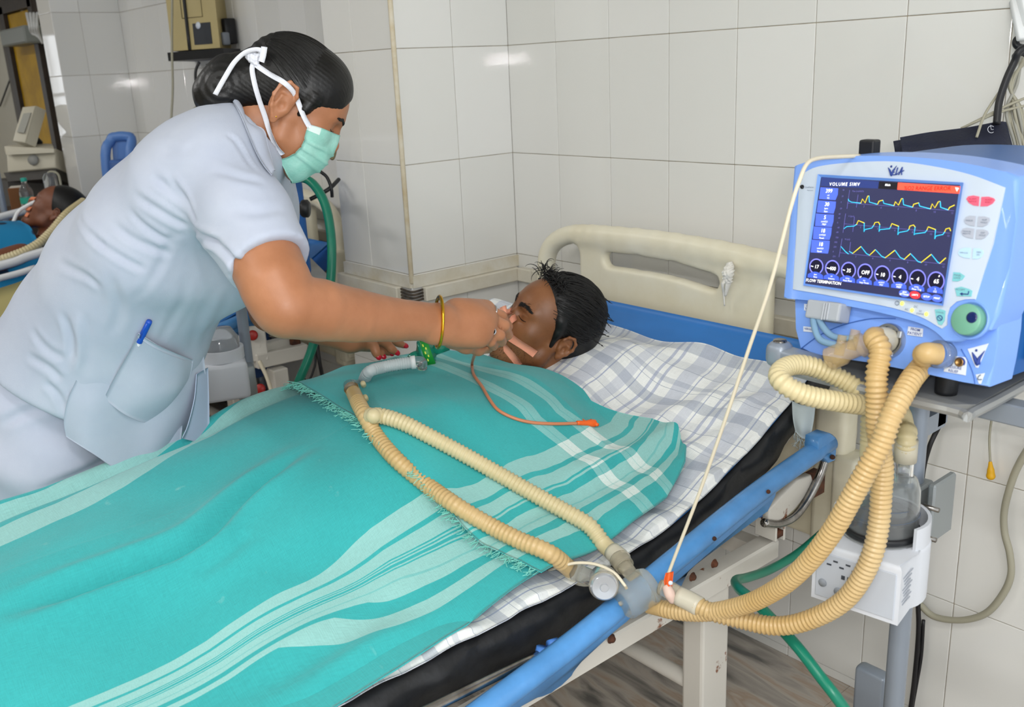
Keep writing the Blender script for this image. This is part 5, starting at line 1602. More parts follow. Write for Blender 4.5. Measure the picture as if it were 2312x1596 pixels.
# hair: cap mass plus combed and curling locks
s = SDF((-0.10, -0.145, -0.10), (0.10, 0.12, 0.155), 0.0025)
s.ell((0, -0.020, 0.040), (0.085, 0.106, 0.093), k=0.01)
s.ell((0, -0.075, -0.02), (0.066, 0.050, 0.062), k=0.03)
s.cut((0, 0.052, 0.065), nrm((0, 0.86, -0.50)), k=0.012)
s.cut((0, 0.0, -0.055), (0, 0.25, -1), k=0.01)
for sx in (-1, 1):
    s.ell((sx * 0.088, 0.004, -0.040), (0.03, 0.030, 0.045), k=0.012, op='s')
    s.chain([(sx * 0.0735, 0.022, 0.040), (sx * 0.0735, 0.014, 0.012), (sx * 0.0715, 0.012, -0.022)], [0.012, 0.008, 0.005], k=0.01)
s.ell((0, 0.075, 0.02), (0.062, 0.06, 0.062), k=0.01, op='s')
for i in range(70):
    a = RNG.uniform(-1.35, 1.35); b = RNG.uniform(-0.2, 1.0)
    p0 = np.array((0.074 * math.sin(a), 0.04 - 0.10 * b, 0.128 * math.cos(a) * 0.9 + 0.005))
    p1 = p0 + np.array((0.01 * math.sin(a), -0.055, -0.012 + 0.008 * RNG.normal()))
    s.cap(p0, p1, 0.0035, 0.0015, k=0.004)
Vx, Qx = s.mesh(1)
phair = obj('hair', (Vx @ MP.T + TP, Qx), M_PH, patient)
L_ = []
for i in range(150):      # wavy fringe standing up off the forehead
    x = RNG.uniform(-0.06, 0.06); p0 = np.array((x, 0.052 + RNG.normal(0, .006), 0.104 + RNG.normal(0, .006)))
    d = np.array((RNG.normal(0, .5), 0.55 + RNG.normal(0, .3), 0.6 + RNG.normal(0, .3))); d /= np.linalg.norm(d)
    r = RNG.uniform(0.008, 0.019); q = [p0]
    sd = nrm(np.cross(d, RNG.normal(size=3)))
    for t in np.linspace(0.25, 1, 5):
        q.append(p0 + d * r * 1.1 * math.sin(t * 2.2) + sd * r * 0.9 * (1 - math.cos(t * 2.6)))
    L_.append(tube([v @ MP.T + TP for v in q], [0.0011, 0.0009, 0.0003], 5, 4))
for i in range(420):     # combed strands over the crown and side
    a = RNG.uniform(-1.6, 0.6); y0 = RNG.uniform(-0.06, 0.05)
    rr = 1.015 + 0.02 * RNG.random()
    q = []
    for t in np.linspace(0, 1, 5):
        y = max(y0 - 0.065 * t, -0.100); k = math.sqrt(max(0.05, 1 - ((y + 0.02) / 0.106) ** 2))
        aa = a + 0.10 * t * math.copysign(1, a) + RNG.normal(0, .015)
        q.append(np.array((0.085 * rr * k * math.sin(aa), y, 0.040 + 0.093 * rr * k * math.cos(aa))))
    L_.append(tube([v @ MP.T + TP for v in q], [0.0004, 0.0011, 0.0010, 0.0003], 5, 3))
for i in range(420):     # shorter hair at temple, sideburn and behind the ear
    a = RNG.uniform(-2.25, -0.9) if i % 4 else RNG.uniform(0.9, 2.2); y0 = RNG.uniform(-0.05, 0.05 - 0.018 * max(0, abs(a) - 1.2))
    rr = 1.0 + 0.018 * RNG.random(); q = []; bend = RNG.uniform(-0.05, 0.22)
    for t in np.linspace(0, 1, 4):
        y = max(y0 - 0.040 * t, -0.104); k = math.sqrt(max(0.05, 1 - ((y + 0.02) / 0.106) ** 2)); aa = a + bend * t * math.copysign(1, a)
        q.append(np.array((0.085 * rr * k * math.sin(aa), y, 0.040 + 0.093 * rr * k * math.cos(aa))))
    if abs(a) > 1.75 and y0 > -0.02: continue
    L_.append(tube([v @ MP.T + TP for v in q], [0.0003, 0.0009, 0.0009, 0.0002], 4, 3))
tag(obj('hair_strands', join(*L_), M_PH, phair), kind='stuff')
# brows, lashes, moustache, beard stubble
for sx in (-1, 1):
    brow(PF, MP, TP, sx, [(0.010, 0.0245), (0.028, 0.0300), (0.047, 0.0260)], M_PH, patient, 0.0055, n=330)
    lash(PF, MP, TP, sx, M_PH, patient, [(0.018, 0.0010), (0.025, -0.0015), (0.032, -0.0022), (0.039, -0.0012), (0.046, 0.0008)])
MST = []
for i in range(320):
    x = RNG.uniform(-0.027, 0.027); z = -0.0445 - abs(x) * 0.35 + RNG.normal(0, .0022)
    a = PF.at(x, z); b = PF.at(x + x * 0.12, z - 0.007, 0.0022)
    MST.append(tube([hloc(MP, TP, a), hloc(MP, TP, (a + b) / 2 + (0, .0018, 0)), hloc(MP, TP, b)], [0.0007, 0.0007, 0.0002], 4, 2))
tag(obj('moustache', join(*MST), M_PH, patient), kind='stuff')
BR = []
N_ = vnormals(Vh, Qh); loc = (Vh - TP) @ MP
sel = np.where((loc[:, 2] < -0.045) & (loc[:, 2] > -0.125) & (loc[:, 1] > -0.005) & ((loc[:, 1] < 0.08) | (loc[:, 2] < -0.08)) & (np.abs(loc[:, 0]) < 0.07))[0]
for i in RNG.choice(sel, 900):
    p = Vh[i]; n = N_[i]
    BR.append(tube([p, p + n * 0.0012 + MP @ np.array((0, 0.001, -0.0022))], 0.00022, 3, 1, cap=False))
tag(obj('beard_stubble', join(*BR), M_PH, patient), kind='stuff')
print('patient', len(Vh), len(Vb))
# ------------------------------------------------------------------ nurse
nurse = thing('person', 'nurse in white tunic and green face mask leaning over the bed', 'person', (-2.02, 0.40, 0.0))
rtv, upv, bkv = ROT[:, 0], ROT[:, 1], ROT[:, 2]       # image right, image up, towards the camera
fN = nrm(0.829 * rtv - 0.559 * upv - 0.34 * bkv)
uN = nrm(0.559 * rtv + 0.829 * upv + 0.06 * bkv)
MN = basis(fN, uN)
MN = MN * 0.875          # a slightly small head
TN = P(640, 234, 1.565) - MN @ np.array((0.078, -0.014, -0.012))
NB = P(560, 345, 1.64)            # neck base
s = head_sdf(0.0022, False, neck=(((0, -0.035, -0.05), 0.052), ((0, -0.060, -0.17), 0.058)), es=1.32)
Vn, Qn = s.mesh(1)
NF = Face(Vn, Qn)
Vn = Vn @ MN.T + TN

# skeleton points: photo position and distance
Sh = P(505, 412, 1.54); El = P(648, 690, 1.435); Wr = P(992, 727, 1.655)
EM = P(760, 712, 1.50)
s = SDF(np.minimum.reduce([Sh, El, Wr, P(1150, 800, 1.9)]) - 0.10, np.maximum.reduce([Sh, El, Wr, P(1150, 680, 1.9)]) + 0.10, 0.003)
s.chain([Sh, P(585, 560, 1.47), P(622, 640, 1.44), El], [0.062, 0.057, 0.054, 0.050], k=0.003)
s.ell(P(632, 672, 1.435), 0.047, k=0.012)
s.chain([El, P(720, 700, 1.475), P(800, 712, 1.53), P(890, 722, 1.59), Wr], [0.050, 0.0485, 0.0435, 0.0365, 0.0315], k=0.003)
# right hand: back of the hand to the camera, fingers closing on the tube at the mouth
KN = [P(1098, 699, 1.745), P(1104, 718, 1.722), P(1098, 741, 1.705), P(1085, 763, 1.70)]          # knuckles index..little
PPx = [P(1132, 714, 1.77), P(1138, 735, 1.742), P(1128, 757, 1.722), P(1108, 772, 1.715)]
MPx = [P(1146, 737, 1.80), P(1146, 755, 1.775), P(1132, 770, 1.755), P(1114, 781, 1.745)]
TPx = [P(1137, 752, 1.835), P(1136, 765, 1.81), P(1122, 776, 1.79), P(1104, 784, 1.775)]
for a, r in zip(KN, (0.0125, 0.0125, 0.012, 0.011)):
    s.cap(Wr + (a - KN[1]) * 0.45, a, 0.021, r + 0.004, k=0.018)
s.ell((Wr + KN[1] + KN[2]) / 3 - bkv * 0.004, (0.030, 0.040, 0.034), k=0.02)
s.cap(P(1030, 702, 1.70), P(1085, 702, 1.735), 0.022, 0.016, k=0.02)
s.cap(P(1030, 752, 1.68), P(1078, 758, 1.695), 0.021, 0.015, k=0.02)
for i in range(4):
    r = (0.0105, 0.011, 0.0105, 0.0092)[i]
    s.chain([KN[i], PPx[i], MPx[i], TPx[i]], [r + 0.001, r, r * 0.92, r * 0.78], k=0.0035)
    s.ell(KN[i] + bkv * 0.004, 0.0115, k=0.008)
TH0, TH1, TH2, TH3 = P(1020, 765, 1.69), P(1052, 779, 1.715), P(1080, 787, 1.75), P(1104, 786, 1.79)
s.chain([TH0, TH1, TH2, TH3], [0.018, 0.0145, 0.0118, 0.009], k=0.010)
# left (far) arm and hand resting beside the patient
SL = P(520, 420, 1.90); ELf = P(612, 700, 1.95); WL = P(790, 765, 2.03)
Va, Qa = s.mesh(1)
lo = np.minimum.reduce([SL, ELf, WL, P(900, 800, 2.15)]) - 0.10; hi = np.maximum.reduce([SL, ELf, WL, P(900, 790, 2.15)]) + 0.10
s = SDF(lo, hi, 0.0035)
s.chain([SL, ELf, WL], [0.055, 0.045, 0.029], k=0.004)
s.cap(WL, P(835, 772, 2.08), 0.026, 0.022, k=0.015)
LF = [[P(848, 764, 2.07), P(872, 775, 2.085), P(884, 788, 2.09), P(893, 795, 2.095)], [P(846, 772, 2.10), P(862, 784, 2.11), P(872, 792, 2.115), P(880, 797, 2.12)], [P(840, 778, 2.09), P(850, 790, 2.10), P(858, 798, 2.10), P(863, 803, 2.10)], [P(852, 760, 2.12), P(880, 766, 2.14), P(900, 774, 2.15), P(912, 780, 2.155)], [P(838, 770, 2.05), P(846, 786, 2.055), P(850, 797, 2.055), P(853, 803, 2.055)]]
for f in LF:
    s.chain(f, [0.0115, 0.0098, 0.009, 0.0072], k=0.006)
Vl, Ql = s.mesh(1)
body = obj('body', (np.vstack([Vn, Va, Vl]), np.vstack([Qn, Qa + len(Vn), Ql + len(Vn) + len(Va)])), M_SKIN_N, nurse)
HAND = Hit(mesh_data('tmp', Va, Qa))
M_NAIL = mat('red_nail_polish', '#b3132a', 0.2)
for f in LF:
    c = f[3]; d = nrm(f[3] - f[2]); n = nrm(bkv * 0.8 + upv * 0.5 - d * (d @ (bkv * 0.8 + upv * 0.5)))
    sd = np.cross(d, n)
    q = SDF(c - 0.014, c + 0.014, 0.0011).ell(c + n * 0.0028 + d * 0.002, (0.0066, 0.0088, 0.0042), np.array([sd, d, n]), k=0.001)
    obj('fingernail', q.mesh(1), M_NAIL, body)

# ---- trousers, legs and shoes
HC_ = P(125, 905, 1.92)
lat = nrm((0.80, -0.50, 0.0))                 # her right side
M_UNI = mat('white_cotton_uniform', '#b9c0ce', 0.82, var=0.06, vscale=7, col2='#afb7c8', bump=0.06, bscale=420, sheen=0.1)
M_TRO = mat('white_cotton_trousers', '#c2c6d4', 0.82, var=0.06, vscale=6, col2='#b7bccd', bump=0.06, bscale=420)
HPl = HC_ - np.array([0, 0, 0.02])
ftb = np.array([HPl[0] - 0.05, HPl[1] - 0.05, 0.0])
s = SDF(np.minimum(HPl, ftb) - np.array((0.32, 0.36, -0.07)), np.maximum(HPl, ftb) + np.array((0.32, 0.36, 0.20)), 0.007)
s.ecap(HPl + (0, 0, .05), HPl - (0, 0, 0.10), lat, (0.185, 0.16), (0.19, 0.165), k=0.05)
for sd in (1, -1):
    h0 = HPl + lat * 0.09 * sd - np.array((0, 0, 0.06)); k0 = ftb + lat * 0.10 * sd + np.array((0.03, 0.04, 0.47)); a0 = ftb + lat * 0.10 * sd + np.array((-0.02, -0.02, 0.09))
    s.chain([h0, k0, a0], [0.118, 0.098, 0.085], k=0.03)
Vt, Qt = s.mesh(2)
N = vnormals(Vt, Qt)
Vt = Vt + N * (0.003 * np.sin(Vt[:, 2] * 60 + Vt[:, 0] * 40) * np.sin(Vt[:, 1] * 31 + 1))[:, None]
tro = obj('trousers', (Vt, Qt), M_TRO, nurse)
TH_HIT = Hit(tro)
cr = []
for pts in ([(75, 1115), (150, 1085), (230, 1045), (290, 1000)], [(95, 1140), (180, 1110), (270, 1070)], [(60, 1150), (130, 1120), (170, 1100)], [(0, 960), (60, 930), (120, 915)], [(190, 1120), (260, 1090), (300, 1062)]):
    cr.append((TH_HIT.path(pts, default=1.85)[0], 0.005, 0.009))
Vt = crease(Vt, Qt, cr)
tro.data.vertices.foreach_set('co', Vt.astype(np.float32).ravel()); tro.data.update()
for sd in (1, -1):
    a0 = ftb + lat * 0.10 * sd
    fw = np.cross((0, 0, 1), lat) * 1.0
    s = SDF(a0 - 0.2, a0 + 0.2, 0.006)
    s.ecap(a0 - fw * 0.06 + (0, 0, .045), a0 + fw * 0.11 + (0, 0, .03), lat, (0.042, 0.05), (0.045, 0.032), k=0.02)
    s.cut((0, 0, 0.002), (0, 0, -1), k=0.004)
    obj('shoe', s.mesh(2), mat('black_shoe', '#1b1a1a', 0.4), nurse)

# ---- tunic
ax_pts = [P(545, 335, 1.655), P(475, 425, 1.68), P(400, 520, 1.72), P(325, 615, 1.78), P(258, 740, 1.84), P(190, 850, 1.89), P(135, 930, 1.92)]
rad = [(0.145, 0.075), (0.190, 0.120), (0.200, 0.140), (0.198, 0.152), (0.198, 0.168), (0.205, 0.180), (0.205, 0.185)]
spine = nrm(ax_pts[1] - ax_pts[5])
latT = nrm(bkv * 0.93 + rtv * 0.10 - upv * 0.06)
s = SDF(np.minimum.reduce(ax_pts) - 0.30, np.maximum.reduce(ax_pts) + 0.30, 0.0048)
for i in range(len(ax_pts) - 1):
    s.ecap(ax_pts[i], ax_pts[i + 1], latT, rad[i], rad[i + 1], k=0.03)
s.cap(ax_pts[0], P(560, 318, 1.635), 0.070, 0.064, k=0.03)       # neckline stand
s.cap(P(480, 385, 1.60), P(488, 390, 1.57), 0.082, 0.078, k=0.06)   # shoulder
SE = P(611, 597, 1.455)
s.chain([P(500, 402, 1.545), P(553, 490, 1.50), SE + (SE - P(553, 490, 1.50)) * 0.18], [0.077, 0.0725, 0.066], k=0.02)
s.chain([P(560, 330, 1.76), P(575, 480, 1.88), P(590, 560, 1.90)], [0.075, 0.07, 0.065], k=0.05)   # far sleeve
s.ell(P(505, 560, 1.74), (0.10, 0.11, 0.10), k=0.08)             # bust
# clean ends: sleeve hem, neckline, back hem
dS = nrm(SE - P(553, 490, 1.50))
s.cut(SE, dS, k=0.003, lo=SE - 0.085 + dS * .02 + bkv * .03 + rtv * .02, hi=SE + 0.095 + dS * .02 + bkv * .03 + rtv * .02)
ld_ = nrm(P(145, 932, 1.73) - P(0, 855, 1.73)); hn = nrm(np.cross(latT, ld_)); hn = hn if hn @ upv < 0 else -hn
s.cut(P(70, 893, 1.73), hn, k=0.006)
# hollow sleeve mouth and collar so that skin comes out of cloth
s.cap(SE + dS * 0.03, SE + dS * 0.09, 0.0580, 0.0580, k=0.003, op='s')
s.cap(P(592, 292, 1.62), P(640, 240, 1.61), 0.060, 0.075, k=0.003, op='s')
Vu, Qu = s.mesh(2)
N = vnormals(Vu, Qu)
wv = np.zeros(len(Vu))
for k_ in range(7):
    f = RNG.normal(size=3) * 16; wv += 0.0011 * np.sin(Vu @ f + RNG.uniform(0, 6))
Vu = Vu + N * wv[:, None]
tun_me = mesh_data('tunic', Vu, Qu, M_UNI)
UH = Hit(tun_me)
cr = []
CRS = [([(395, 560), (455, 545), (520, 540), (580, 555)][:3], .006, .008), ([(300, 435), (350, 470), (400, 500), (425, 512)], .006, .009), ([(290, 470), (340, 520), (385, 545)], .005, .008), ([(340, 395), (400, 440), (440, 500)], .007, .009),
       ([(380, 400), (415, 440), (445, 505)], .006, .007), ([(430, 510), (480, 545), (530, 590), (550, 620)], .010, .009), ([(250, 500), (300, 540), (345, 560), (390, 575)], .005, .009), ([(215, 540), (280, 585), (330, 610)], .005, .008),
       ([(180, 485), (215, 540), (240, 560)], .005, .008), ([(395, 520), (360, 600), (300, 680)], .003, .010), ([(130, 590), (190, 620), (230, 650)], .004, .009), ([(140, 700), (160, 760), (165, 820)], .005, .010), ([(175, 700), (180, 770), (170, 850)], -.005, .012),
       ([(60, 800), (110, 830), (140, 860)], .005, .010), ([(70, 740), (110, 790), (150, 810)], .004, .010), ([(420, 620), (400, 700), (360, 780)], .003, .012), ([(500, 640), (470, 720), (450, 790)], -.004, .015),
       ([(470, 380), (540, 400), (600, 415)], .0035, .010), ([(500, 470), (580, 480), (640, 470)], .003, .012), ([(250, 610), (270, 690), (255, 760)], .004, .012), ([(100, 860), (130, 890), (150, 930)], .005, .009), ([(300, 330), (380, 340), (450, 330)], .003, .012), ([(510, 300), (540, 330), (580, 390)], .004, .006)]
for pts, dp, wd in CRS:
    cr.append((UH.path(pts, default=1.7)[0], dp * 0.75, wd * 0.72))
Vu = crease(Vu, Qu, cr)
tun_me.vertices.foreach_set('co', Vu.astype(np.float32).ravel()); tun_me.update()
tunic = obj('tunic', tun_me, parent=nurse)
UH = Hit(tunic)
# sleeve hem stitch ridge
sd1 = nrm(np.cross(dS, bkv)); sd2 = np.cross(dS, sd1)
# collar: turned band lying along the neckline
ed = [(556, 226), (568, 244), (579, 268), (588, 298), (596, 332), (604, 362), (612, 392)]
ou = [(526, 236), (537, 256), (549, 284), (562, 318), (576, 350), (592, 378), (610, 400)]
pe, ne = UH.path(ed, 0.006, 1.6); po, no = UH.path(ou, 0.0035, 1.6)
for k_ in range(len(pe)):
    if np.linalg.norm(pe[k_] - po[k_]) > 0.06: pe[k_] = po[k_] + nrm(pe[k_] - po[k_]) * 0.03
obj('collar', sheet(patch([[a, (a + b) / 2 + n_ * 0.004, b] for a, b, n_ in zip(pe, po, no)], 6, 4), 0.002), M_UNI, tunic)
# front hem panel hanging forward over the bed edge, with its fold
def tt(hit, x, y, d):
    p, _ = hit.px(x, y, 0.0, d); return float(np.linalg.norm(p - CAM) / np.linalg.norm(D(x, y)))
def hemrow(pts, off, prev=None):
    out = []
    for k, (x, y) in enumerate(pts):
        t = tt(UH, x, y, 9.0); t2 = tt(TH_HIT, x, y, 9.0)
        t = min(t - off, t2 - off - 0.004)
        if prev is not None: t = min(max(t, prev[k] - 0.012), prev[k] + 0.020)
        out.append(t if t < 5 else (out[-1] + 0.02 if out else 1.75))
    return out
HR = [[(196, 800), (255, 820), (330, 835), (400, 825), (460, 800)], [(170, 862), (236, 880), (318, 893), (398, 880), (464, 850)], [(152, 905), (218, 925), (305, 945), (392, 930), (460, 900)], [(144, 950), (206, 975), (300, 1015), (374, 992), (446, 952)], [(149, 986), (206, 1022), (309, 1083), (360, 1040), (408, 1001)]]
ts = None; rows = []
for k, r in enumerate(HR):
    ts = hemrow(r, (-0.006, 0.001, 0.006, 0.012, 0.016)[k], ts)
    wv_ = np.array((0.004, -0.010, 0.012, -0.010, 0.006)) * (0, 0.1, 0.45, 0.8, 1.0)[k]
    rows.append([P(x, y, t + w_) for (x, y), t, w_ in zip(r, ts, wv_)])
C = patch(rows, 10, 10)
hem = obj('hem_panel', sheet(C, 0.002), M_UNI, tunic)
tz = ts[2] + 0.035
rows = [[P(320, 985, tz), P(375, 970, tz), P(412, 960, tz + .02)], [P(325, 1035, tz), P(372, 1025, tz + .01), P(407, 1015, tz + .03)], [P(330, 1074, tz), P(372, 1068, tz + .01), P(402, 1064, tz + .035)]]
obj('hem_underlap', sheet(patch(rows, 6, 6), 0.002), M_UNI, tunic)
M_UNIB = mat('blue_white_cotton_inside', '#b4c1d8', 0.85)
rows = [[P(445, 845, tz), P(470, 830, tz + .05)], [P(440, 900, tz), P(472, 890, tz + .06)], [P(425, 960, tz), P(473, 950, tz + .07)], [P(412, 990, tz), P(474, 1003, tz + .08)]]
rows = [[a, (a + b) / 2 + bkv * 0.004, b] for a, b in rows]
obj('far_panel', sheet(patch(rows, 6, 4), 0.002), M_UNIB, tunic)
# hip pocket sagging with its contents
def on(x, y, o): return UH.px(x, y, o, 1.68)[0]
rows = [[on(312, 748, .006), on(350, 768, .013), on(395, 790, .012), on(434, 812, .003)], [on(292, 790, .003), on(340, 815, .017), on(390, 838, .018), on(428, 842, .003)], [on(258, 850, .003), on(320, 880, .022), on(375, 880, .020), on(418, 868, .003)], [on(234, 898, .003), on(285, 930, .012), on(340, 945, .012), on(395, 905, .003)]]
pk = obj('pocket', sheet(patch(rows, 8, 8), 0.002), M_UNI, tunic)
hemc = patch([rows[0], [r + (a - r) * 0.18 for r, a in zip(rows[0], rows[1])]], 2, 8)
obj('pocket_hem', sheet(hemc + bkv * 0.0015, 0.001), M_UNI, pk)
pen = thing('pen', 'blue pen clipped in the nurse\'s tunic pocket', 'pen', on(335, 755, .006))
a, b = on(322, 750, .0045), on(337, 719, .0045); dpen = nrm(b - a)
obj('cap', lathe([(0.0001, 0.034), (0.0045, 0.033), (0.0052, 0.030), (0.0054, 0.0), (0.0054, -0.02)], a, dpen, 14), mat('royal_blue_plastic', '#1f4fb8', 0.25), pen)
obj('clip', beam(a + bkv * 0.006 - dpen * .01, a + bkv * 0.006 + dpen * 0.026, 0.003, 0.0015, up=tuple(bkv)), mat('royal_blue_plastic', '#1f4fb8', 0.25), pen)
obj('barrel', tube([a - dpen * 0.02, a - dpen * 0.07 - bkv * 0.02], 0.004, 10, 1), mat('clear_pen_barrel', '#d8dde6', 0.2), pen)

# ---- hair: smooth combed cap and low bun
M_NH = hair_material('nurse_black_hair', '#0a0908', 0.42, (1, 1, 1))
s = SDF((-0.10, -0.215, -0.14), (0.10, 0.115, 0.145), 0.0026)
s.ell((0, -0.016, 0.036), (0.0825, 0.106, 0.091), k=0.01)
s.ell((0, 0.030, 0.055), (0.068, 0.055, 0.062), k=0.03)
s.ell((0, -0.075, -0.015), (0.060, 0.045, 0.055), k=0.03)
s.ell((0, 0.105, -0.012), (0.085, 0.062, 0.058), k=0.012, op='s')
s.ell((0, 0.120, 0.030), (0.06, 0.045, 0.05), k=0.012, op='s')
for sx in (-1, 1):
    s.ell((sx * 0.085, 0.004, -0.034), (0.030, 0.034, 0.044), k=0.012, op='s')
    s.chain([(sx * 0.0735, 0.026, 0.030), (sx * 0.072, 0.024, 0.004), (sx * 0.0705, 0.020, -0.012)], [0.012, 0.008, 0.004], k=0.01)
s.cut((0, 0, -0.058), (0, 0.4, -1), k=0.01)
s.ell((0, -0.118, -0.035), (0.056, 0.050, 0.055), k=0.03)
s.ell((0, -0.125, -0.075), (0.050, 0.042, 0.042), k=0.03)
Vx, Qx = s.mesh(2)
N = vnormals(Vx, Qx)
ang = np.arctan2(Vx[:, 0], Vx[:, 2] - 0.02)
Vx = Vx + N * (0.00025 * np.sin(ang * 70 + Vx[:, 1] * 30) * (Vx[:, 1] > -0.11) + 0.0012 * np.sin(np.hypot(Vx[:, 1] + 0.125, Vx[:, 2] + .05) * 380 + ang * 2) * 0.6 * (Vx[:, 1] < -0.10))[:, None]
nhair = obj('hair', (Vx @ MN.T + TN, Qx), M_NH, nurse)
NHIT = Hit(nhair, body)
L_ = []
for i in range(620):
    a = RNG.uniform(-1.7, 1.7); q = []
    y0 = RNG.uniform(-0.03, 0.07) - 0.03 * abs(a) / 1.7
    for t in np.linspace(0, 1, 6):
        y = max(y0 - 0.09 * t, -0.098); k = math.sqrt(max(0.04, 1 - ((y + 0.016) / 0.106) ** 2)); aa = a * (1 - 0.25 * t)
        q.append(hloc(MN, TN, (0.0832 * k * math.sin(aa), y, 0.036 + 0.0917 * k * math.cos(aa))))
    L_.append(tube(q, [0.0002, 0.0005, 0.0005, 0.0002], 4, 2, cap=False))
tag(obj('hair_strands', join(*L_), M_NH, nhair), kind='stuff')
for sx in (-1, 1):
    brow(NF, MN, TN, sx, [(0.012, 0.0235), (0.028, 0.0290), (0.046, 0.0255)], M_NH, nurse, 0.0032, n=240)
    lash(NF, MN, TN, sx, M_NH, nurse, [(0.018, 0.0015), (0.025, -0.001), (0.032, -0.0018), (0.039, -0.0010), (0.047, 0.0012)])
# nose stud side earring
obj('ear_stud', SDF(hloc(MN, TN, (0.084, -0.012, -0.040)) - 0.006, hloc(MN, TN, (0.084, -0.012, -0.040)) + 0.006, 0.0008).ell(hloc(MN, TN, (0.084, -0.012, -0.040)), 0.0018).mesh(0), mat('gold', '#d8a52f', 0.22, 1.0), nurse)

# ---- surgical mask
M_MASK = mat('mint_green_mask', '#a9ddd0', 0.8, var=0.15, vscale=30, col2='#93cfc0', bump=0.2, bscale=300)
M_TIE = mat('white_tape_tie', '#dfe2ea', 0.8, bump=0.2, bscale=400)
nu_, nv_ = 40, 48
C = np.zeros((nu_, nv_, 3))
for i, u in enumerate(np.linspace(0, 1, nu_)):
    for j, v in enumerate(np.linspace(-1, 1, nv_)):
        th = v * 1.12
        z = 0.001 - 0.121 * u - 0.016 * v * v * (1 - u) + 0.016 * v * v * u
        ry = 0.088 + 0.026 * math.sin(math.pi * min(1, 0.1 + 0.75 * u)) - 0.024 * max(0, u - 0.6) / 0.4
        x = 0.0650 * math.sin(th) * (1 - 0.15 * max(0, u - 0.55) / 0.45)
        y = 0.004 + ry * math.cos(th)
        p = np.array((x, y, z))
        near, n = NF.near(p)
        if (p - near) @ n < 0.004:
            p = near + n * 0.004
        C[i, j] = p
for _ in range(10):
    C[1:-1, 1:-1] = (C[:-2, 1:-1] + C[2:, 1:-1] + C[1:-1, :-2] + C[1:-1, 2:]) / 4
    C[0, 1:-1] = (C[0, :-2] + 2 * C[0, 1:-1] + C[0, 2:]) / 4; C[-1, 1:-1] = (C[-1, :-2] + 2 * C[-1, 1:-1] + C[-1, 2:]) / 4
    C[1:-1, 0] = (C[:-2, 0] + 2 * C[1:-1, 0] + C[2:, 0]) / 4; C[1:-1, -1] = (C[:-2, -1] + 2 * C[1:-1, -1] + C[2:, -1]) / 4
for i, u in enumerate(np.linspace(0, 1, nu_)):       # pleats and crumples
    for j, v in enumerate(np.linspace(-1, 1, nv_)):
        f = 0.0
        for u0 in (0.30, 0.48, 0.66):
            f += 0.004 * max(0, 1 - abs((u - u0) / 0.05)) * (1 if u > u0 else 0.2)
        f += 0.0020 * math.sin(7 * v + 9 * u) * math.sin(5 * u + 3 * v)
        C[i, j, 1] += f * math.cos(v * 1.1); C[i, j, 0] += f * math.sin(v * 1.1)
Cw = C.reshape(-1, 3) @ MN.T + TN; Cw = Cw.reshape(nu_, nv_, 3)
mask = obj('face_mask', sheet(Cw, 0.0015), M_MASK, nurse)
obj('mask_binding', sheet(Cw[0:5] + (Cw[0:5] - Cw[0:5].mean((0, 1))) * 0.012, 0.001), mat('white_mask_band', '#d9ebe6', 0.8), mask)
# ties: from mask corners over and under the ear to the knot
def tie(pts, w=0.0042, off=0.003, name='mask_tie', default=1.6):
    p, n = NHIT.path(pts, off, default); p = spline(p, 5); n = spline(n, 5); n /= np.linalg.norm(n, axis=1)[:, None]
    for _ in range(3): p[1:-1] = (p[:-2] + 2 * p[1:-1] + p[2:]) / 4
    return obj(name, ribbon(p, w, n, 0.0008), M_TIE, mask)
tie([(700, 288), (685, 258), (672, 228), (660, 207), (640, 186), (615, 170), (592, 156), (577, 146)])
tie([(640, 346), (625, 328), (612, 300), (600, 265), (588, 230), (578, 195), (571, 160), (573, 146)])
kz, _ = NHIT.px(575, 135, 0.006)
obj('tie_knot', SDF(kz - 0.03, kz + 0.03, 0.0016).chain([P(560, 124, 0) * 0 + kz + rtv * -.010 + upv * .008, kz, kz + rtv * .004 - upv * .008], [0.007, 0.009, 0.005], k=0.004).cap(kz + rtv * 0.012 + upv * 0.004, kz, 0.006, 0.007, k=0.004).noise(0.0012, 900, 3).mesh(1), M_TIE, mask)
t0 = np.linalg.norm(kz - CAM) / np.linalg.norm(D(575, 135))
lp = [P(578, 128, t0 - .005), P(592, 118, t0 - .01), P(580, 112, t0 - .012), P(555, 118, t0 - .01), P(530, 140, t0 - .008), P(508, 175, t0 - .015), P(486, 214, t0 - .02)]
p = spline(lp, 6); obj('tie_tail', ribbon(p, 0.0042, np.tile(bkv * .8 + upv * .3, (len(p), 1)), 0.0008), M_TIE, mask)
p = spline([P(590, 140, t0 - .01), P(594, 125, t0 - .012), P(597, 106, t0 - .012)], 6); obj('tie_tail', ribbon(p, 0.005, np.tile(bkv, (len(p), 1)), 0.0008), M_TIE, mask)

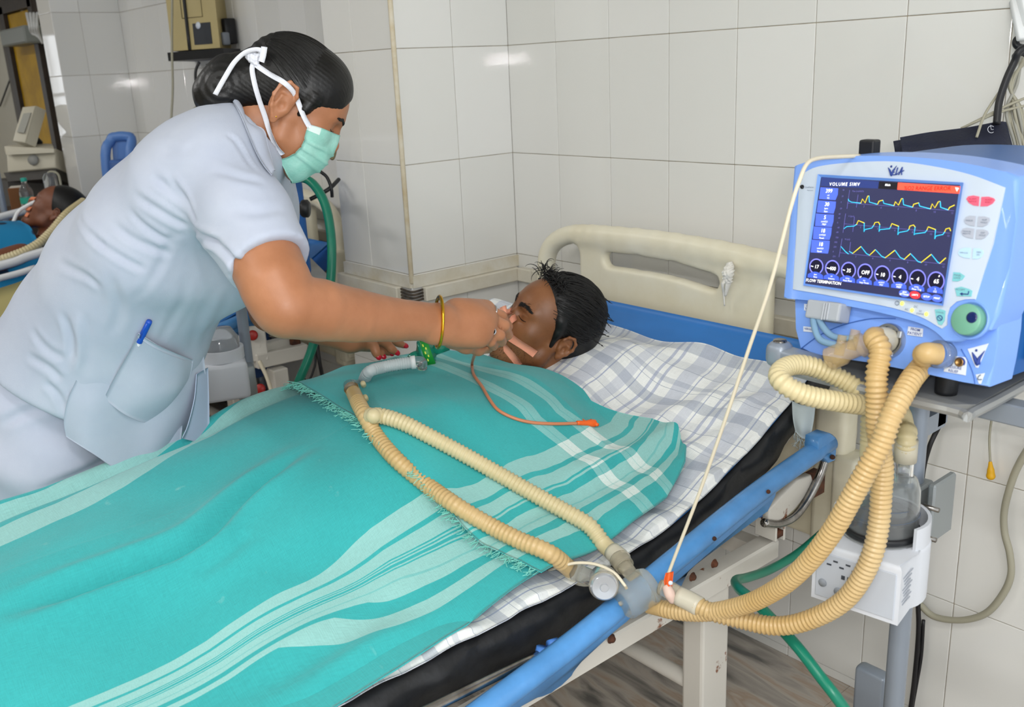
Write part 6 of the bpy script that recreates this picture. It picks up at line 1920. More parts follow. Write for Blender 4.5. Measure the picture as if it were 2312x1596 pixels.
# ---- bangle and rings
M_GOLD = mat('gold', '#d8a52f', 0.22, 1.0)
dW = nrm(KN[1] - El)
dW = nrm(rtv * 0.96 - bkv * 0.26 - upv * 0.03); w1 = nrm(np.cross(dW, bkv)); w2 = np.cross(dW, w1); wc = P(990, 727, 1.655)
bg = thing('bangle', 'patterned gold bangle round the nurse\'s right wrist', 'bangle', wc)
R_ = 0.0405
obj('band', tube([wc + R_ * (w1 * math.cos(a) * 1.08 + w2 * math.sin(a)) for a in np.linspace(0, 2 * math.pi, 49)], 0.0030, 8, raw=True, flat=(1.0, 1.5)), M_GOLD, bg)
for k in range(36):
    a = k / 36 * 2 * math.pi; c = wc + (R_ + 0.0025) * (w1 * math.cos(a) * 1.08 + w2 * math.sin(a))
    obj('bead', lathe([(0.0001, .0016), (0.0014, .0008), (.0017, 0)], c, nrm(c - wc), 6), M_GOLD, bg)
M_SILVER = mat('silver', '#d9dade', 0.16, 1.0)
def ring_on(name, label, pxy, i, f, r, stone):
    a, b = KN[i], PPx[i]
    c = a + (b - a) * f; d = nrm(b - a); u1 = nrm(np.cross(d, bkv)); u2 = np.cross(d, u1)
    t = thing(name, label, 'ring', c)
    obj('band', tube([c + r * (u1 * math.cos(q) + u2 * math.sin(q)) for q in np.linspace(0, 2 * math.pi, 33)], 0.0016, 8, raw=True, flat=(1, 1.5)), M_SILVER, t)
    top = c + nrm(bkv - d * (bkv @ d)) * (r + 0.001)
    if stone:
        n = nrm(bkv - d * (bkv @ d))
        obj('stone_setting', lathe([(0.0001, 0.002), (0.0048, 0.002), (0.0062, 0.0032), (0.0066, 0.001), (0.006, -0.002)], top, n, 20), M_SILVER, t)
        obj('black_stone', lathe([(0.0001, 0.0042), (0.003, 0.0036), (0.0048, 0.002)], top, n, 20), mat('black_onyx', '#0c0d10', 0.08), t)
    return t
ring_on('finger_ring', 'plain silver ring on the nurse\'s index finger', (1100, 690), 0, 0.35, 0.0128, False)
ring_on('finger_ring', 'silver ring with round black stone on the nurse\'s ring finger', (1092, 752), 2, 0.2, 0.0132, True)
# ------------------------------------------------------------------ breathing circuit
M_HOSE = mat('yellowed_hose_plastic', '#cbb284', 0.38, trans=0.0, var=0.18, vscale=5, col2='#bf9f68', sss=0.15)
M_HOSEP = mat('pale_hose_plastic', '#d0c39c', 0.38, var=0.12, vscale=5, col2='#c6b78b', sss=0.15)
M_CUFF = mat('milky_cuff', '#dcd6c2', 0.35, trans=0.25)
BEDHIT = Hit(cloth1, cloth2, bsheet)


def on_bed(pts, lift):
    return [BEDHIT.px(x, y, 0.0, 1.8)[0] + np.array([0, 0, lift]) for x, y in pts]


# two hoses lying across the cloths from the Y piece to the water traps
h1 = on_bed([(800, 905), (822, 950), (850, 1000), (895, 1055), (960, 1110), (1030, 1160), (1100, 1202), (1170, 1238), (1240, 1268)], 0.016)
h1 = [P(793, 880, float(np.linalg.norm(h1[0] - CAM) / np.linalg.norm(D(800, 905))) + 0.0) + np.array([0, 0, 0.004])] + h1 + [P(1290, 1287, 1.565)]
o = thing('breathing_hose', 'yellow corrugated hose lying nearest the foot end across the green cloth', 'hose', h1[3], 'breathing circuit hoses')
obj('corrugated_tube', hose(h1, 0.0148, 0.0085, 0.0015, plain0=0.07, plain1=0.03), M_HOSE, o)
obj('end_cuff', tube([h1[-1] + (h1[-1] - h1[-2]) * t for t in (-0.02, 0.3, 0.75)], [0.0155, 0.0162, 0.0150], 18, 3), M_CUFF, o)
h2 = on_bed([(838, 957), (862, 957), (910, 972), (975, 1005), (1050, 1045), (1130, 1090), (1200, 1130), (1275, 1172), (1330, 1205)], 0.0155)
h2 = [P(820, 930, 1.925)] + h2 + [P(1365, 1230, 1.60), P(1392, 1253, 1.575)]
o = thing('breathing_hose', 'pale corrugated hose lying nearest the head end across the green towel', 'hose', h2[4], 'breathing circuit hoses')
obj('corrugated_tube', hose(h2, 0.0148, 0.0078, 0.0020, plain0=0.01, plain1=0.04), M_HOSEP, o)
obj('end_cuff', tube([h2[-1] + (h2[-1] - h2[-2]) * t for t in (-0.4, 0.2, 0.55)], [0.0155, 0.0165, 0.0155], 18, 3), M_CUFF, o)

# Y piece and catheter mount
y0 = h1[0]
yp = thing('wye_connector', 'clear wye connector joining both hoses to the white catheter mount', 'connector', y0)
obj('barrel', tube([y0 + np.array([-0.006, 0.0, 0.004]), P(812, 868, 1.97), P(828, 862, 1.98)], [0.011, 0.0125, 0.0115], 16, 4), M_CLEAR, yp)
for q in ((820, 880), (826, 912)):
    c = BEDHIT.px(*q, 0.012, 1.9)[0]
    obj('port_cap', lathe([(0.0001, 0.006), (0.005, 0.006), (0.0055, 0), (0.0055, -0.006)], c, nrm(bkv + upv * .5), 12), M_HOSEP, yp)
cm = on_bed([(835, 868), (865, 857), (900, 850), (930, 846)], 0.026)
o = thing('catheter_mount', 'white flexible catheter mount between green filter and wye connector', 'tube', cm[1])
obj('flex_tube', hose([P(818, 868, 1.98)] + cm, 0.0125, 0.005, 0.0009), mat('white_translucent', '#cdd6d8', 0.35, trans=0.2), o)
obj('end_collar', tube([cm[-1], cm[-1] + (cm[-1] - cm[-2]) * 0.35], 0.014, 16, 1), mat('white_plastic', '#e4e6e6', 0.4), o)
el = cm[-1] + (cm[-1] - cm[-2]) * 0.6
obj('clear_elbow', tube([cm[-1] + (cm[-1] - cm[-2]) * 0.25, el, el + np.array([0.005, 0.004, -0.002]), el + np.array([.004, .004, -.016])], [0.011, 0.0115, 0.011, 0.010], 14, 4), M_CLEAR, o)

# green bacterial filter
M_FILT = mat('clear_green_plastic', '#27a489', 0.15, trans=0.55, ior=1.4)
_t = float(np.linalg.norm(BEDHIT.px(962, 812, 0.0, 2.0)[0] - CAM) / np.linalg.norm(D(962, 812)))
fc = P(962, 797, _t - 0.035)
fd = nrm(P(1005, 784, 2.0) - P(925, 812, 2.0))
flt = thing('breathing_filter', 'green disc breathing filter with lettered band on the towel', 'filter', fc - np.array([0, 0, .03]))
obj('disc_housing', lathe([(0.010, -0.020), (0.020, -0.014), (0.029, -0.011), (0.031, -0.008), (0.031, -0.0025), (0.0285, -0.002), (0.0285, 0.002), (0.031, 0.0025), (0.031, 0.008), (0.029, 0.011), (0.019, 0.015), (0.0115, 0.020)], fc, fd, 32), M_FILT, flt)
obj('label_band', lathe([(0.0293, -0.0095), (0.0318, -0.007), (0.0318, 0.007), (0.0293, 0.0095)], fc + fd * 0.004, fd, 32), mat('bright_green_label', '#118a2c', 0.4), flt)
pz = np.cross(fd, bkv); pz = nrm(pz) if nrm(pz) @ upv > 0 else -nrm(pz)
_n = nrm(bkv - fd * (bkv @ fd))
for k in range(5):      # unreadable yellow lettering on the band
    obj('label_print', box(fc + fd * (0.0015 + 0.004 * (k % 2)) + _n * (0.0325 - 0.0016 * abs(k - 2)) + pz * (0.016 - k * 0.008), (0.0026, 0.0055, 0.0004), np.array([fd, pz, _n])), mat('yellow_print', '#d9e04a', 0.5), flt, smooth=False)
obj('outlet', tube([fc + fd * 0.016, fc + fd * 0.05], [0.0115, 0.011], 18, 1), M_FILT, flt)
obj('inlet_elbow', tube([fc - fd * 0.014, fc - fd * 0.028 - np.array([0, 0, .002]), fc - fd * 0.034 - np.array([0.0, 0.0, .014]), fc - fd * 0.030 - np.array([-.004, 0.004, .032])], [0.012, 0.0135, 0.013, 0.0115], 18, 5), M_FILT, flt)

# water traps at the bed edge
M_TRAP = mat('frosted_clear_plastic', '#ece6d4', 0.22, trans=0.8, ior=1.25)
big0, big1 = P(1402, 1362, 1.50), P(1470, 1318, 1.52)
tr1 = thing('water_trap', 'large clear cylindrical water trap hanging over the blue side rail', 'water trap', (big0 + big1) / 2, 'water traps')
ad = big1 - big0; Lb = np.linalg.norm(ad)
obj('cup', lathe([(0.0001, 0.001), (0.026, 0.001), (0.0295, 0.004), (0.0305, 0.008), (0.0305, Lb * 0.75), (0.0315, Lb * 0.76), (0.0315, Lb * 0.86), (0.028, Lb), (0.0001, Lb)], big0, ad, 36), M_TRAP, tr1, sharp=40)
obj('cup_nub', lathe([(0.0001, -0.004), (0.0035, -0.003), (0.004, 0.002)], big0, ad, 12), M_TRAP, tr1)
obj('inlet', tube([P(1395, 1258, 1.565), P(1412, 1280, 1.545), P(1425, 1297, 1.53), P(1436, 1312, 1.525)], [0.0135, 0.0128, 0.0115, 0.0115], 16, 4), M_TRAP, tr1)
obj('inlet_collar', lathe([(0.0135, -0.012), (0.0165, -0.012), (0.0165, 0.010), (0.0135, 0.010)], P(1404, 1270, 1.55), P(1425, 1297, 1.53) - P(1395, 1258, 1.565), 20), M_TRAP, tr1, sharp=40)
sm = P(1364, 1321, 1.50)
tr2 = thing('water_trap', 'small round clear water trap lying on the black mattress edge', 'water trap', sm, 'water traps')
sdv = nrm(bkv * 0.92 - upv * 0.15 - rtv * 0.05)
obj('cup', lathe([(0.0001, 0.012), (0.006, 0.012), (0.0075, 0.010), (0.019, 0.011), (0.0215, 0.009), (0.0225, 0.005), (0.0225, -0.030), (0.019, -0.036), (0.0001, -0.036)], sm, sdv, 36), mat('clear_silver_cap', '#c9cdd2', 0.18, 0.35, trans=0.35), tr2, sharp=40)
obj('rim', lathe([(0.0222, -0.002), (0.0242, -0.001), (0.0242, 0.004), (0.0222, 0.005)], sm, sdv, 36), M_TRAP, tr2)
obj('inlet', tube([P(1298, 1290, 1.555), P(1325, 1300, 1.54), P(1345, 1306, 1.535)], [0.0145, 0.0135, 0.012], 16, 3), M_CLEAR, tr2)

# hoses from the ventilator
hA = [pc + VN * 0.012, pc + VN * 0.035 + np.array([0.0, 0, .001]), P(1988, 790, 1.205), P(1979, 850, 1.20), P(1980, 905, 1.205), P(1980, 965, 1.215), P(1988, 1014, 1.225), P(1993, 1060, 1.235), P(1990, 1110, 1.245), P(1985, 1177, 1.255), P(1971, 1247, 1.265), P(1943, 1308, 1.285), P(1906, 1355, 1.31), P(1854, 1388, 1.34), P(1793, 1409, 1.37), P(1737, 1412, 1.395), P(1675, 1399, 1.42), P(1605, 1381, 1.445), P(1572, 1366, 1.46)]
o = thing('breathing_hose', 'amber corrugated hose looping down from the metal-ringed port to the orange clip', 'hose', hA[8], 'breathing circuit hoses')
obj('corrugated_tube', hose(hA, 0.0142, 0.0068, 0.0020, plain0=0.03), M_HOSE, o)
obj('port_cuff', tube([pc + VN * 0.004, pc + VN * 0.018, pc + VN * 0.034 - VY * 0.004], [0.0165, 0.0165, 0.0155], 18, 3), M_CUFF, o)
obj('end_cuff', tube([P(1580, 1370, 1.458), P(1555, 1356, 1.468), P(1530, 1344, 1.477)], [0.0155, 0.0155, 0.0150], 18, 3), M_CUFF, o)
ip_ = c6(1078, 1368, 0.0)
hB = [ip_ + VN * 0.012, ip_ + VN * 0.026 - VX * 0.009 - VY * 0.002, P(2088, 818, 1.212), P(2058, 856, 1.19), P(2031, 903, 1.172), P(2009, 948, 1.165), P(1990, 1000, 1.17), P(1963, 1051, 1.18), P(1924, 1121, 1.20), P(1887, 1187, 1.225), P(1840, 1252, 1.26), P(1784, 1308, 1.305), P(1728, 1345, 1.355), P(1672, 1368, 1.40), P(1600, 1382, 1.45), P(1530, 1380, 1.49), P(1465, 1366, 1.53)]
o = thing('breathing_hose', 'deep yellow corrugated hose crossing in front from the port beside PRESSURE RELIEF', 'hose', hB[8], 'breathing circuit hoses')
obj('corrugated_tube', hose(hB, 0.0142, 0.0068, 0.0020, plain0=0.02, plain1=0.03), M_HOSE, o)
obj('port_cuff', lathe([(0.0135, 0.0), (0.0175, 0.0), (0.0175, 0.014), (0.015, 0.016), (0.0135, 0.016)], ip_, VN, 24), M_CLEAR, o, sharp=40)
sp1 = z0 + fz * 0.12 + fx * 0.022 + fy * 0.012; sp2 = z0 + fz * 0.12 - fx * 0.022 - fy * 0.006
hCc = [sp1 - fz * 0.01, sp1 + fz * 0.03, P(2044, 975, 1.385), P(2034, 935, 1.345), P(2005, 918, 1.29), P(1957, 915, 1.255), P(1887, 906, 1.235), P(1820, 892, 1.225), P(1776, 871, 1.225), P(1758, 849, 1.24), P(1772, 830, 1.26), P(1806, 823, 1.275), P(1850, 833, 1.28), P(1900, 856, 1.28), P(1945, 886, 1.275), P(1975, 918, 1.285), P(1992, 965, 1.33), sp2 + fz * 0.05, sp2 + fz * 0.02, sp2 - fz * 0.01]
o = thing('breathing_hose', 'pale corrugated hose looped sideways above the clear humidifier chamber', 'hose', hCc[6], 'breathing circuit hoses')
obj('corrugated_tube', hose(hCc, 0.0138, 0.0068, 0.0020, plain0=0.02, plain1=0.02), M_HOSEP, o)
obj('spigot_cuff', tube([sp1 - fz * 0.012, sp1 + fz * 0.02], 0.0158, 18, 1), M_CUFF, o)

# end-tidal clip with orange label and thin sampling line
clip = thing('airway_adapter', 'clear airway adapter with orange flag at the bed rail', 'adapter', P(1515, 1335, 1.48))
obj('adapter_body', tube([P(1545, 1350, 1.47), P(1515, 1334, 1.485), P(1490, 1325, 1.495)], [0.0125, 0.0145, 0.012], 16, 4), M_TRAP, clip)
obj('pink_gasket', tube([P(1504, 1322, 1.475), P(1512, 1340, 1.47), P(1520, 1356, 1.475)], [0.007, 0.009, 0.007], 10, 4), mat('faded_pink', '#d8bcae', 0.5), clip)
fl_ = obj('orange_flag', sheet(patch([[P(1503, 1293, 1.475), P(1512, 1292, 1.468), P(1521, 1290, 1.475)], [P(1499, 1312, 1.475), P(1509, 1312, 1.466), P(1519, 1310, 1.475)], [P(1504, 1334, 1.475), P(1511, 1335, 1.468), P(1517, 1334, 1.475)]], 5, 5), 0.001), mat('orange_tape', '#f2601f', 0.45), clip)
obj('flag_mark', lathe([(0.0001, 0.0004), (0.0035, 0.0004), (0.0035, 0)], P(1514, 1316, 1.464), bkv, 14), mat('label_white', '#d9e0ea', 0.5), fl_)
M_LINE = mat('cream_sampling_tube', '#d8cfb8', 0.4)
ot2 = ot + np.array([0.0, -0.005, 0.0])
ln = thing('sampling_line', 'thin cream tube stretched from the ventilator top down to the orange flag', 'tube', P(1510, 1300, 1.47))
obj('line', tube([P(1940, 352, 1.30), P(1890, 354, 1.27), P(1845, 358, 1.235), P(1822, 370, 1.215), P(1806, 405, 1.205), P(1785, 470, 1.21), P(1740, 640, 1.25), P(1690, 790, 1.30), P(1640, 940, 1.345), P(1580, 1110, 1.41), P(1530, 1240, 1.455), P(1508, 1298, 1.474)], 0.0028, 8, 8), M_LINE, ln)
ln2 = thing('sampling_line', 'short cream tube arching over the small water trap', 'tube', P(1320, 1275, 1.53))
obj('line', tube([BEDHIT.px(1238, 1292, 0.004, 1.55)[0], P(1262, 1280, 1.545), P(1300, 1271, 1.53), P(1345, 1274, 1.515), P(1385, 1292, 1.50), P(1408, 1318, 1.49), P(1415, 1330, 1.49)], 0.0026, 8, 8), M_LINE, ln2)

# ------------------------------------------------------------------ patient's tubes and tape
M_TAPE = mat('salmon_adhesive_tape', '#f0a284', 0.8, bump=0.2, bscale=300)
PHH = Hit(pbody, phair)
def strip(pts, w, name='tape_strip', off=0.0025, par=patient, default=2.05, m=None):
    p, n = PHH.path(pts, off, default); p = spline(p, 5); n = spline(n, 5); n /= np.linalg.norm(n, axis=1)[:, None]
    for _ in range(2): p[1:-1] = (p[:-2] + 2 * p[1:-1] + p[2:]) / 4
    return obj(name, ribbon(p, w, n, 0.0006), m or M_TAPE, par)
MOUTH = hloc(MP, TP, PF.at(-0.004, -0.064, 0.004))
m_px = (1128, 752)
strip([(1112, 742), (1130, 749), (1150, 760), (1172, 774), (1192, 787), (1208, 799)], 0.0088)
strip([(1118, 752), (1130, 768), (1143, 786), (1158, 804), (1172, 822)], 0.0085)
strip([(1132, 703), (1143, 698), (1152, 704), (1158, 716), (1163, 727)], 0.0085)
ett = thing('endotracheal_tube', 'clear breathing tube taped at the patient\'s mouth', 'tube', P(1118, 758, 1.95))
obj('tube', tube([P(1145, 760, 2.06), P(1128, 760, 1.99), P(1112, 764, 1.93), P(1098, 772, 1.90), P(1075, 782, 1.92), P(1040, 786, 1.96), fc + fd * 0.052], 0.0055, 12, 6), M_CLEAR, ett)
obj('connector', tube([fc + fd * 0.044, fc + fd * 0.062], [0.0095, 0.008], 16, 1), mat('white_plastic', '#e4e6e6', 0.4), ett)
M_RYLE = mat('peach_tube', '#d98a63', 0.35, trans=0.15)
ry = thing('feeding_tube', 'thin peach feeding tube curling over the towel to an orange cap', 'tube', on_bed([(1200, 945)], 0)[0])
rp_ = [P(1078, 784, 1.80), P(1072, 800, 1.83)] + on_bed([(1066, 826), (1070, 850), (1088, 876), (1105, 905), (1125, 930), (1160, 948), (1200, 958), (1250, 961), (1305, 960)], 0.004)
obj('line', tube(rp_, 0.0032, 10, 8), M_RYLE, ry)
cp0, cp1 = on_bed([(1303, 960)], 0.005)[0], on_bed([(1342, 962)], 0.006)[0]
M_ORANGE = mat('bright_orange_plastic', '#f0651d', 0.4)
dcp = nrm(cp1 - cp0)
cpo = obj('funnel_cap', tube([cp0, cp0 + (cp1 - cp0) * 0.5, cp0 + (cp1 - cp0) * 0.75, cp1], [0.0042, 0.0055, 0.0075, 0.0078], 14, 4), M_ORANGE, ry)
cs_ = nrm(np.cross(dcp, (0, 0, 1)))
obj('cap_tab', join(tube([cp1 - dcp * .004, cp1 + cs_ * -0.014 + dcp * 0.004 + (0, 0, .004)], [0.003, 0.002], 8, 1), tube([cp0 + (cp1 - cp0) * .6, cp0 + (cp1 - cp0) * .55 - cs_ * 0.013 + (0, 0, .004)], [0.003, 0.002], 8, 1), tube([cp1, cp1 + cs_ * 0.012 - dcp * .002], [0.004, 0.0035], 8, 1)), M_ORANGE, cpo)
gz = thing('gauze_tie', 'white gauze strip knotted round the headboard slot', 'gauze', P(1640, 640, 2.28))
M_GAUZE = mat('white_gauze_cloth', '#e3e0d8', 0.9, bump=0.3, bscale=200)
obj('knot', SDF(PY(1645, 612, 1.70) - 0.03, PY(1645, 612, 1.70) + 0.03, 0.002).chain([PY(1648, 600, 1.71), PY(1644, 615, 1.70), PY(1643, 632, 1.705)], [0.009, 0.012, 0.010], k=0.004).noise(0.002, 500, 4).mesh(1), M_GAUZE, gz)
obj('tail', tube([PY(1640, 632, 1.705), PY(1632, 640, 1.70), PY(1634, 660, 1.712), PY(1636, 690, 1.715)], [0.010, 0.008, 0.006, 0.003], 8, 5, flat=(1, .5)), M_GAUZE, gz)
obj('tail', tube([PY(1646, 632, 1.705), PY(1642, 650, 1.708), PY(1638, 668, 1.713)], [0.009, 0.006, 0.003], 8, 5, flat=(1, .5)), M_GAUZE, gz)
obj('loop', tube([PY(1650, 604, 1.715), (PY(1655, 590, 1.74)), PY(1650, 585, 1.77), PY(1646, 612, 1.775), PY(1648, 625, 1.74), PY(1646, 620, 1.712)], 0.006, 8, 5), M_GAUZE, gz)

# ------------------------------------------------------------------ cables, cuff and green oxygen hose on the right
M_OXY = mat('green_rubber_hose', '#118266', 0.33, var=0.12, vscale=8, col2='#0e7059')
ox = thing('oxygen_hose', 'green rubber oxygen hose bending below the bed to the lower right', 'hose', P(1700, 1330, 1.7))
obj('line', tube([P(1905, 1160, 1.92), P(1860, 1200, 1.90), P(1800, 1250, 1.86), P(1740, 1285, 1.80), P(1690, 1303, 1.72), P(1662, 1310, 1.64), P(1668, 1328, 1.56), P(1700, 1355, 1.50), P(1745, 1400, 1.45), P(1800, 1460, 1.40), P(1850, 1525, 1.37), P(1905, 1598, 1.35), P(1980, 1720, 1.40), np.array((-0.45, 1.3, 0.012)), np.array((-0.2, 1.45, 0.010))], 0.0085, 12, 8), M_OXY, ox)
M_BLKC = mat('black_cable', '#1a1a1d', 0.4)
M_BEIGE = mat('beige_cable', '#a39f8c', 0.45); M_GREYC = mat('grey_cable', '#9b9a90', 0.45)
def wire(name, label, pts, r, m, cat='cable', group=None):
    t = thing(name, label, cat, pts[len(pts) // 2], group)
    obj('line', tube(pts, r, 8, 8), m, t); return t
wire('power_cable', 'black power cable hanging from under the tray behind the grey pole', [P(2145, 880, 1.72)] + [PY(x, y, YW - 0.03) for x, y in ((2125, 950), (2098, 1010), (2082, 1080), (2075, 1200), (2072, 1330), (2074, 1420), (2066, 1520), (2056, 1600), (2040, 1700))], 0.0052, M_BLKC)
WY = YW - 0.022
wire('equipment_cable', 'thick beige cable sagging in a bend against the right wall', [PY(x, y, WY) for x, y in ((2330, 1000), (2305, 1040), (2285, 1085), (2268, 1150), (2268, 1200), (2280, 1250), (2282, 1300), (2262, 1345), (2225, 1385), (2170, 1400), (2110, 1392), (2078, 1365), (2062, 1345))], 0.0072, M_BEIGE)
sl = thing('sensor_lead', 'thin lead with yellow drop-shaped tip dangling by the wall', 'cable', PY(2237, 1060, WY))
obj('line', tube([PY(2246, 905, WY - 0.05), PY(2240, 940, WY), PY(2234, 990, WY), PY(2236, 1045, WY)], 0.0022, 8, 8), M_BEIGE, sl)
q = PY(2237, 1068, WY)
obj('yellow_clip', SDF(q - 0.03, q + 0.03, 0.0016).chain([PY(2236, 1044, WY), PY(2237, 1062, WY), PY(2237, 1074, WY)], [0.0036, 0.006, 0.0088], k=0.004).mesh(1), mat('yellow_plastic', '#e0a917', 0.4), sl)
wire('trailing_cable', 'second black cable falling to the floor beside the pole foot', [PY(x, y, WY) for x, y in ((2085, 1400), (2080, 1480), (2070, 1540), (2058, 1610), (2050, 1690))], 0.004, M_BLKC)
# blood pressure cuff behind the ventilator
M_CUFFB = mat('navy_nylon', '#1a2036', 0.62, bump=0.3, bscale=250, var=0.2, vscale=14, col2='#12162a')
bp0 = thing('pressure_cuff', 'navy blood pressure cuff draped behind the top of the ventilator', 'cuff', P(2180, 340, 1.66))
rows = [[P(2032, 310, 1.68), P(2100, 298, 1.66), P(2180, 288, 1.65), P(2250, 275, 1.64), P(2272, 275, 1.64)], [P(2036, 335, 1.66), P(2100, 330, 1.635), P(2180, 325, 1.62), P(2260, 318, 1.62), P(2284, 320, 1.63)], [P(2040, 375, 1.66), P(2110, 375, 1.63), P(2190, 378, 1.61), P(2265, 370, 1.61), P(2300, 385, 1.62)], [P(2046, 430, 1.68), P(2110, 440, 1.65), P(2190, 450, 1.63), P(2270, 450, 1.63), P(2310, 460, 1.64)]]
obj('bladder', sheet(patch(rows, 8, 8), 0.006), M_CUFFB, bp0)
rows2 = [[a + bkv * -0.03 for a in r] for r in rows[:3]]
obj('back_fold', sheet(patch(rows2, 6, 6), 0.004), M_CUFFB, bp0)
M_MARK = mat('white_mark', '#c9ccd4', 0.6)
q0 = P(2238, 292, 1.62)
obj('print', join(tube([q0 + rtv * .006 * math.cos(a) + upv * .006 * math.sin(a) for a in np.linspace(0.8, 5.4, 12)], 0.0006, 5, raw=True), tube([q0 - rtv * .001 + upv * .0075, q0 + upv * .0, q0 + rtv * .004], 0.0005, 4, 2)), M_MARK, bp0)
obj('air_tube', tube([P(2250, 280, 1.63), P(2256, 230, 1.63), P(2272, 180, 1.62), P(2290, 140, 1.61), P(2302, 115, 1.60), P(2330, 100, 1.60)], 0.0062, 10, 8), M_BLKC, bp0)
# coiled leads hanging from a hook at the frame edge
lead = thing('monitor_leads', 'coiled beige monitor leads hanging at the right edge', 'cable', P(2300, 230, 1.72))
for k in range(9):
    a = RNG.uniform(-1, 1, 6) * 0.006
    obj('lead', tube([P(2306 + k * 1.5, 128 + k, 1.655 + a[0]), P(2290 - k * 2.2 + 6, 190, 1.655 + a[1]), P(2272 + k * 4.5, 250, 1.655 + a[2]), P(2290 + k * 4, 320, 1.66 + a[3]), P(2303 + k * 4, 380, 1.665 + a[4]), P(2330 + k * 3, 420, 1.67)], 0.0028, 7, 6), M_BEIGE if k % 3 else M_GREYC, lead)
obj('lead', tube([P(2205, 310, 1.62), P(2222, 262, 1.63), P(2248, 220, 1.64), P(2275, 180, 1.66), P(2298, 140, 1.68)], 0.0024, 7, 6), M_BEIGE, lead)
obj('lead', tube([P(2170, 290, 1.66), P(2210, 272, 1.64), P(2260, 252, 1.64), P(2330, 235, 1.66)], 0.0024, 7, 6), M_BEIGE, lead)
obj('lead', tube([P(2175, 288, 1.66), P(2215, 268, 1.64), P(2270, 240, 1.64), P(2330, 215, 1.66)], 0.0024, 7, 6), M_BEIGE, lead)
hk = thing('cable_hook', 'white wall bracket with black looped hook at the top right edge', 'bracket', P(2300, 60, 1.75))
obj('arm', beam(P(2294, 0, 1.68), P(2312, 90, 1.66), 0.022, 0.012, bev=0.002), mat('white_plastic', '#e4e6e6', 0.4), hk)
obj('arm', beam(P(2302, -60, 1.68), P(2330, 60, 1.66), 0.03, 0.02, bev=0.002), mat('white_plastic', '#e4e6e6', 0.4), hk)
obj('black_loop', tube([P(2325, 82, 1.70), P(2302, 84, 1.69), P(2293, 95, 1.69), P(2300, 106, 1.69), P(2325, 108, 1.70)], 0.006, 10, 6), M_BLKC, hk)
obj('black_loop', tube([P(2330, 120, 1.69), P(2305, 122, 1.68), P(2292, 127, 1.68), P(2300, 133, 1.68), P(2330, 133, 1.69)], 0.006, 10, 6), M_BLKC, hk)
# foot piece at the bottom by the pole
obj('foot_plate', box(P(1968, 1575, 1.72), (0.06, 0.03, 0.12), bev=0.008, seg=2), M_POLE, cart)
# ------------------------------------------------------------------ background: rest of the ward
def copy_thing(root, dx, label, dy=0.0):
    r = root.copy(); COL.objects.link(r); r.location = root.location + Vector((dx, dy, 0)); r['label'] = label
    for c in list(root.children):
        k = c.copy(); COL.objects.link(k); k.parent = r; k.matrix_parent_inverse = c.matrix_parent_inverse.copy()
        for g in list(c.children):
            q = g.copy(); COL.objects.link(q); q.parent = k; q.matrix_parent_inverse = g.matrix_parent_inverse.copy()
    return r


bed2 = copy_thing(bed, -2.035, 'empty cream headboard bed with blue mattress just behind the nurse')
bed3 = copy_thing(bed, -3.14, 'bed at the far left holding the patient under blue cloth')
for b_ in (bed, bed2, bed3): b_['group'] = 'ward beds'
mt2 = copy_thing(mt, -2.035, 'blue mattress with white pillow on the empty bed behind the nurse')
mt3 = copy_thing(mt, -3.14, 'mattress on the far left bed under the blue clothed patient')
M_BLUEREX = mat('royal_blue_rexine', '#1f5aa6', 0.4)
for r in (mt2, mt3):
    for c in r.children:
        if c.name.startswith('body'):
            c.data = c.data.copy(); c.data.materials[0] = M_BLUEREX
M_PILLOW = mat('white_pillow_cotton', '#d5d9dd', 0.85, bump=0.2, bscale=150)
s = SDF((-3.75, 1.2, 0.62), (-3.0, 1.70, 1.02), 0.008)
s.ecap((-3.45, 1.48, 0.86), (-3.18, 1.48, 0.86), (0, 0.85, 0.5), (0.15, 0.07), (0.15, 0.07), k=0.03)
tag(obj('pillow', s.mesh(2), M_PILLOW), 'white pillow lying on the blue mattress behind the nurse\'s arm', 'pillow')

# second ventilator on its pole behind the nurse
M_POLE2 = M_POLE
v2 = thing('ventilator', 'second blue ventilator half hidden behind the nurse\'s face mask', 'ventilator', (-2.45, 1.22, 1.0))
c0 = P(560, 505, 2.80)
yaw = np.array([[0.94, -0.34, 0], [0.34, 0.94, 0], [0, 0, 1.0]])
obj('housing', box(c0, (0.32, 0.30, 0.30), yaw, 0.02, 3), M_VBLUED, v2)
obj('top_console', box(c0 + (0.0, -0.02, 0.175), (0.30, 0.26, 0.07), yaw, 0.02, 3), mat('pale_console', '#c3c9d6', 0.4), v2)
for k in range(5):
    obj('louvre', box(c0 + yaw[0] * 0.12 - yaw[1] * 0.152 + np.array((0, 0, 0.06 - k * 0.035)), (0.07, 0.006, 0.018), yaw, 0.002), mat('pale_blue_louvre', '#7ea6c8', 0.5), v2)
obj('port', lathe([(0.0001, 0.03), (0.012, 0.03), (0.014, 0.0)], c0 + yaw[0] * 0.165 - yaw[2] * 0.03 - yaw[1] * 0.05, yaw[0], 14), M_BLACK, v2)
obj('port', lathe([(0.0001, 0.025), (0.010, 0.025), (0.012, 0.0)], c0 + yaw[0] * 0.165 - yaw[2] * 0.06 - yaw[1] * 0.05, yaw[0], 14), M_BLACK, v2)
st2 = thing('ventilator_stand', 'grey tubular stand carrying the second ventilator behind the nurse', 'stand', (-2.326, 1.02, 0))
obj('pole', lathe([(0.0001, 0), (0.0145, 0), (0.0145, 0.95), (0.0001, 0.95)], (-2.326, 1.02, 0.03), (0, 0, 1), 24), M_POLE2, st2, sharp=40)
obj('tray', box((c0[0], c0[1], c0[2] - 0.16), (0.36, 0.40, 0.012), yaw, 0.003), M_TRAY, st2)
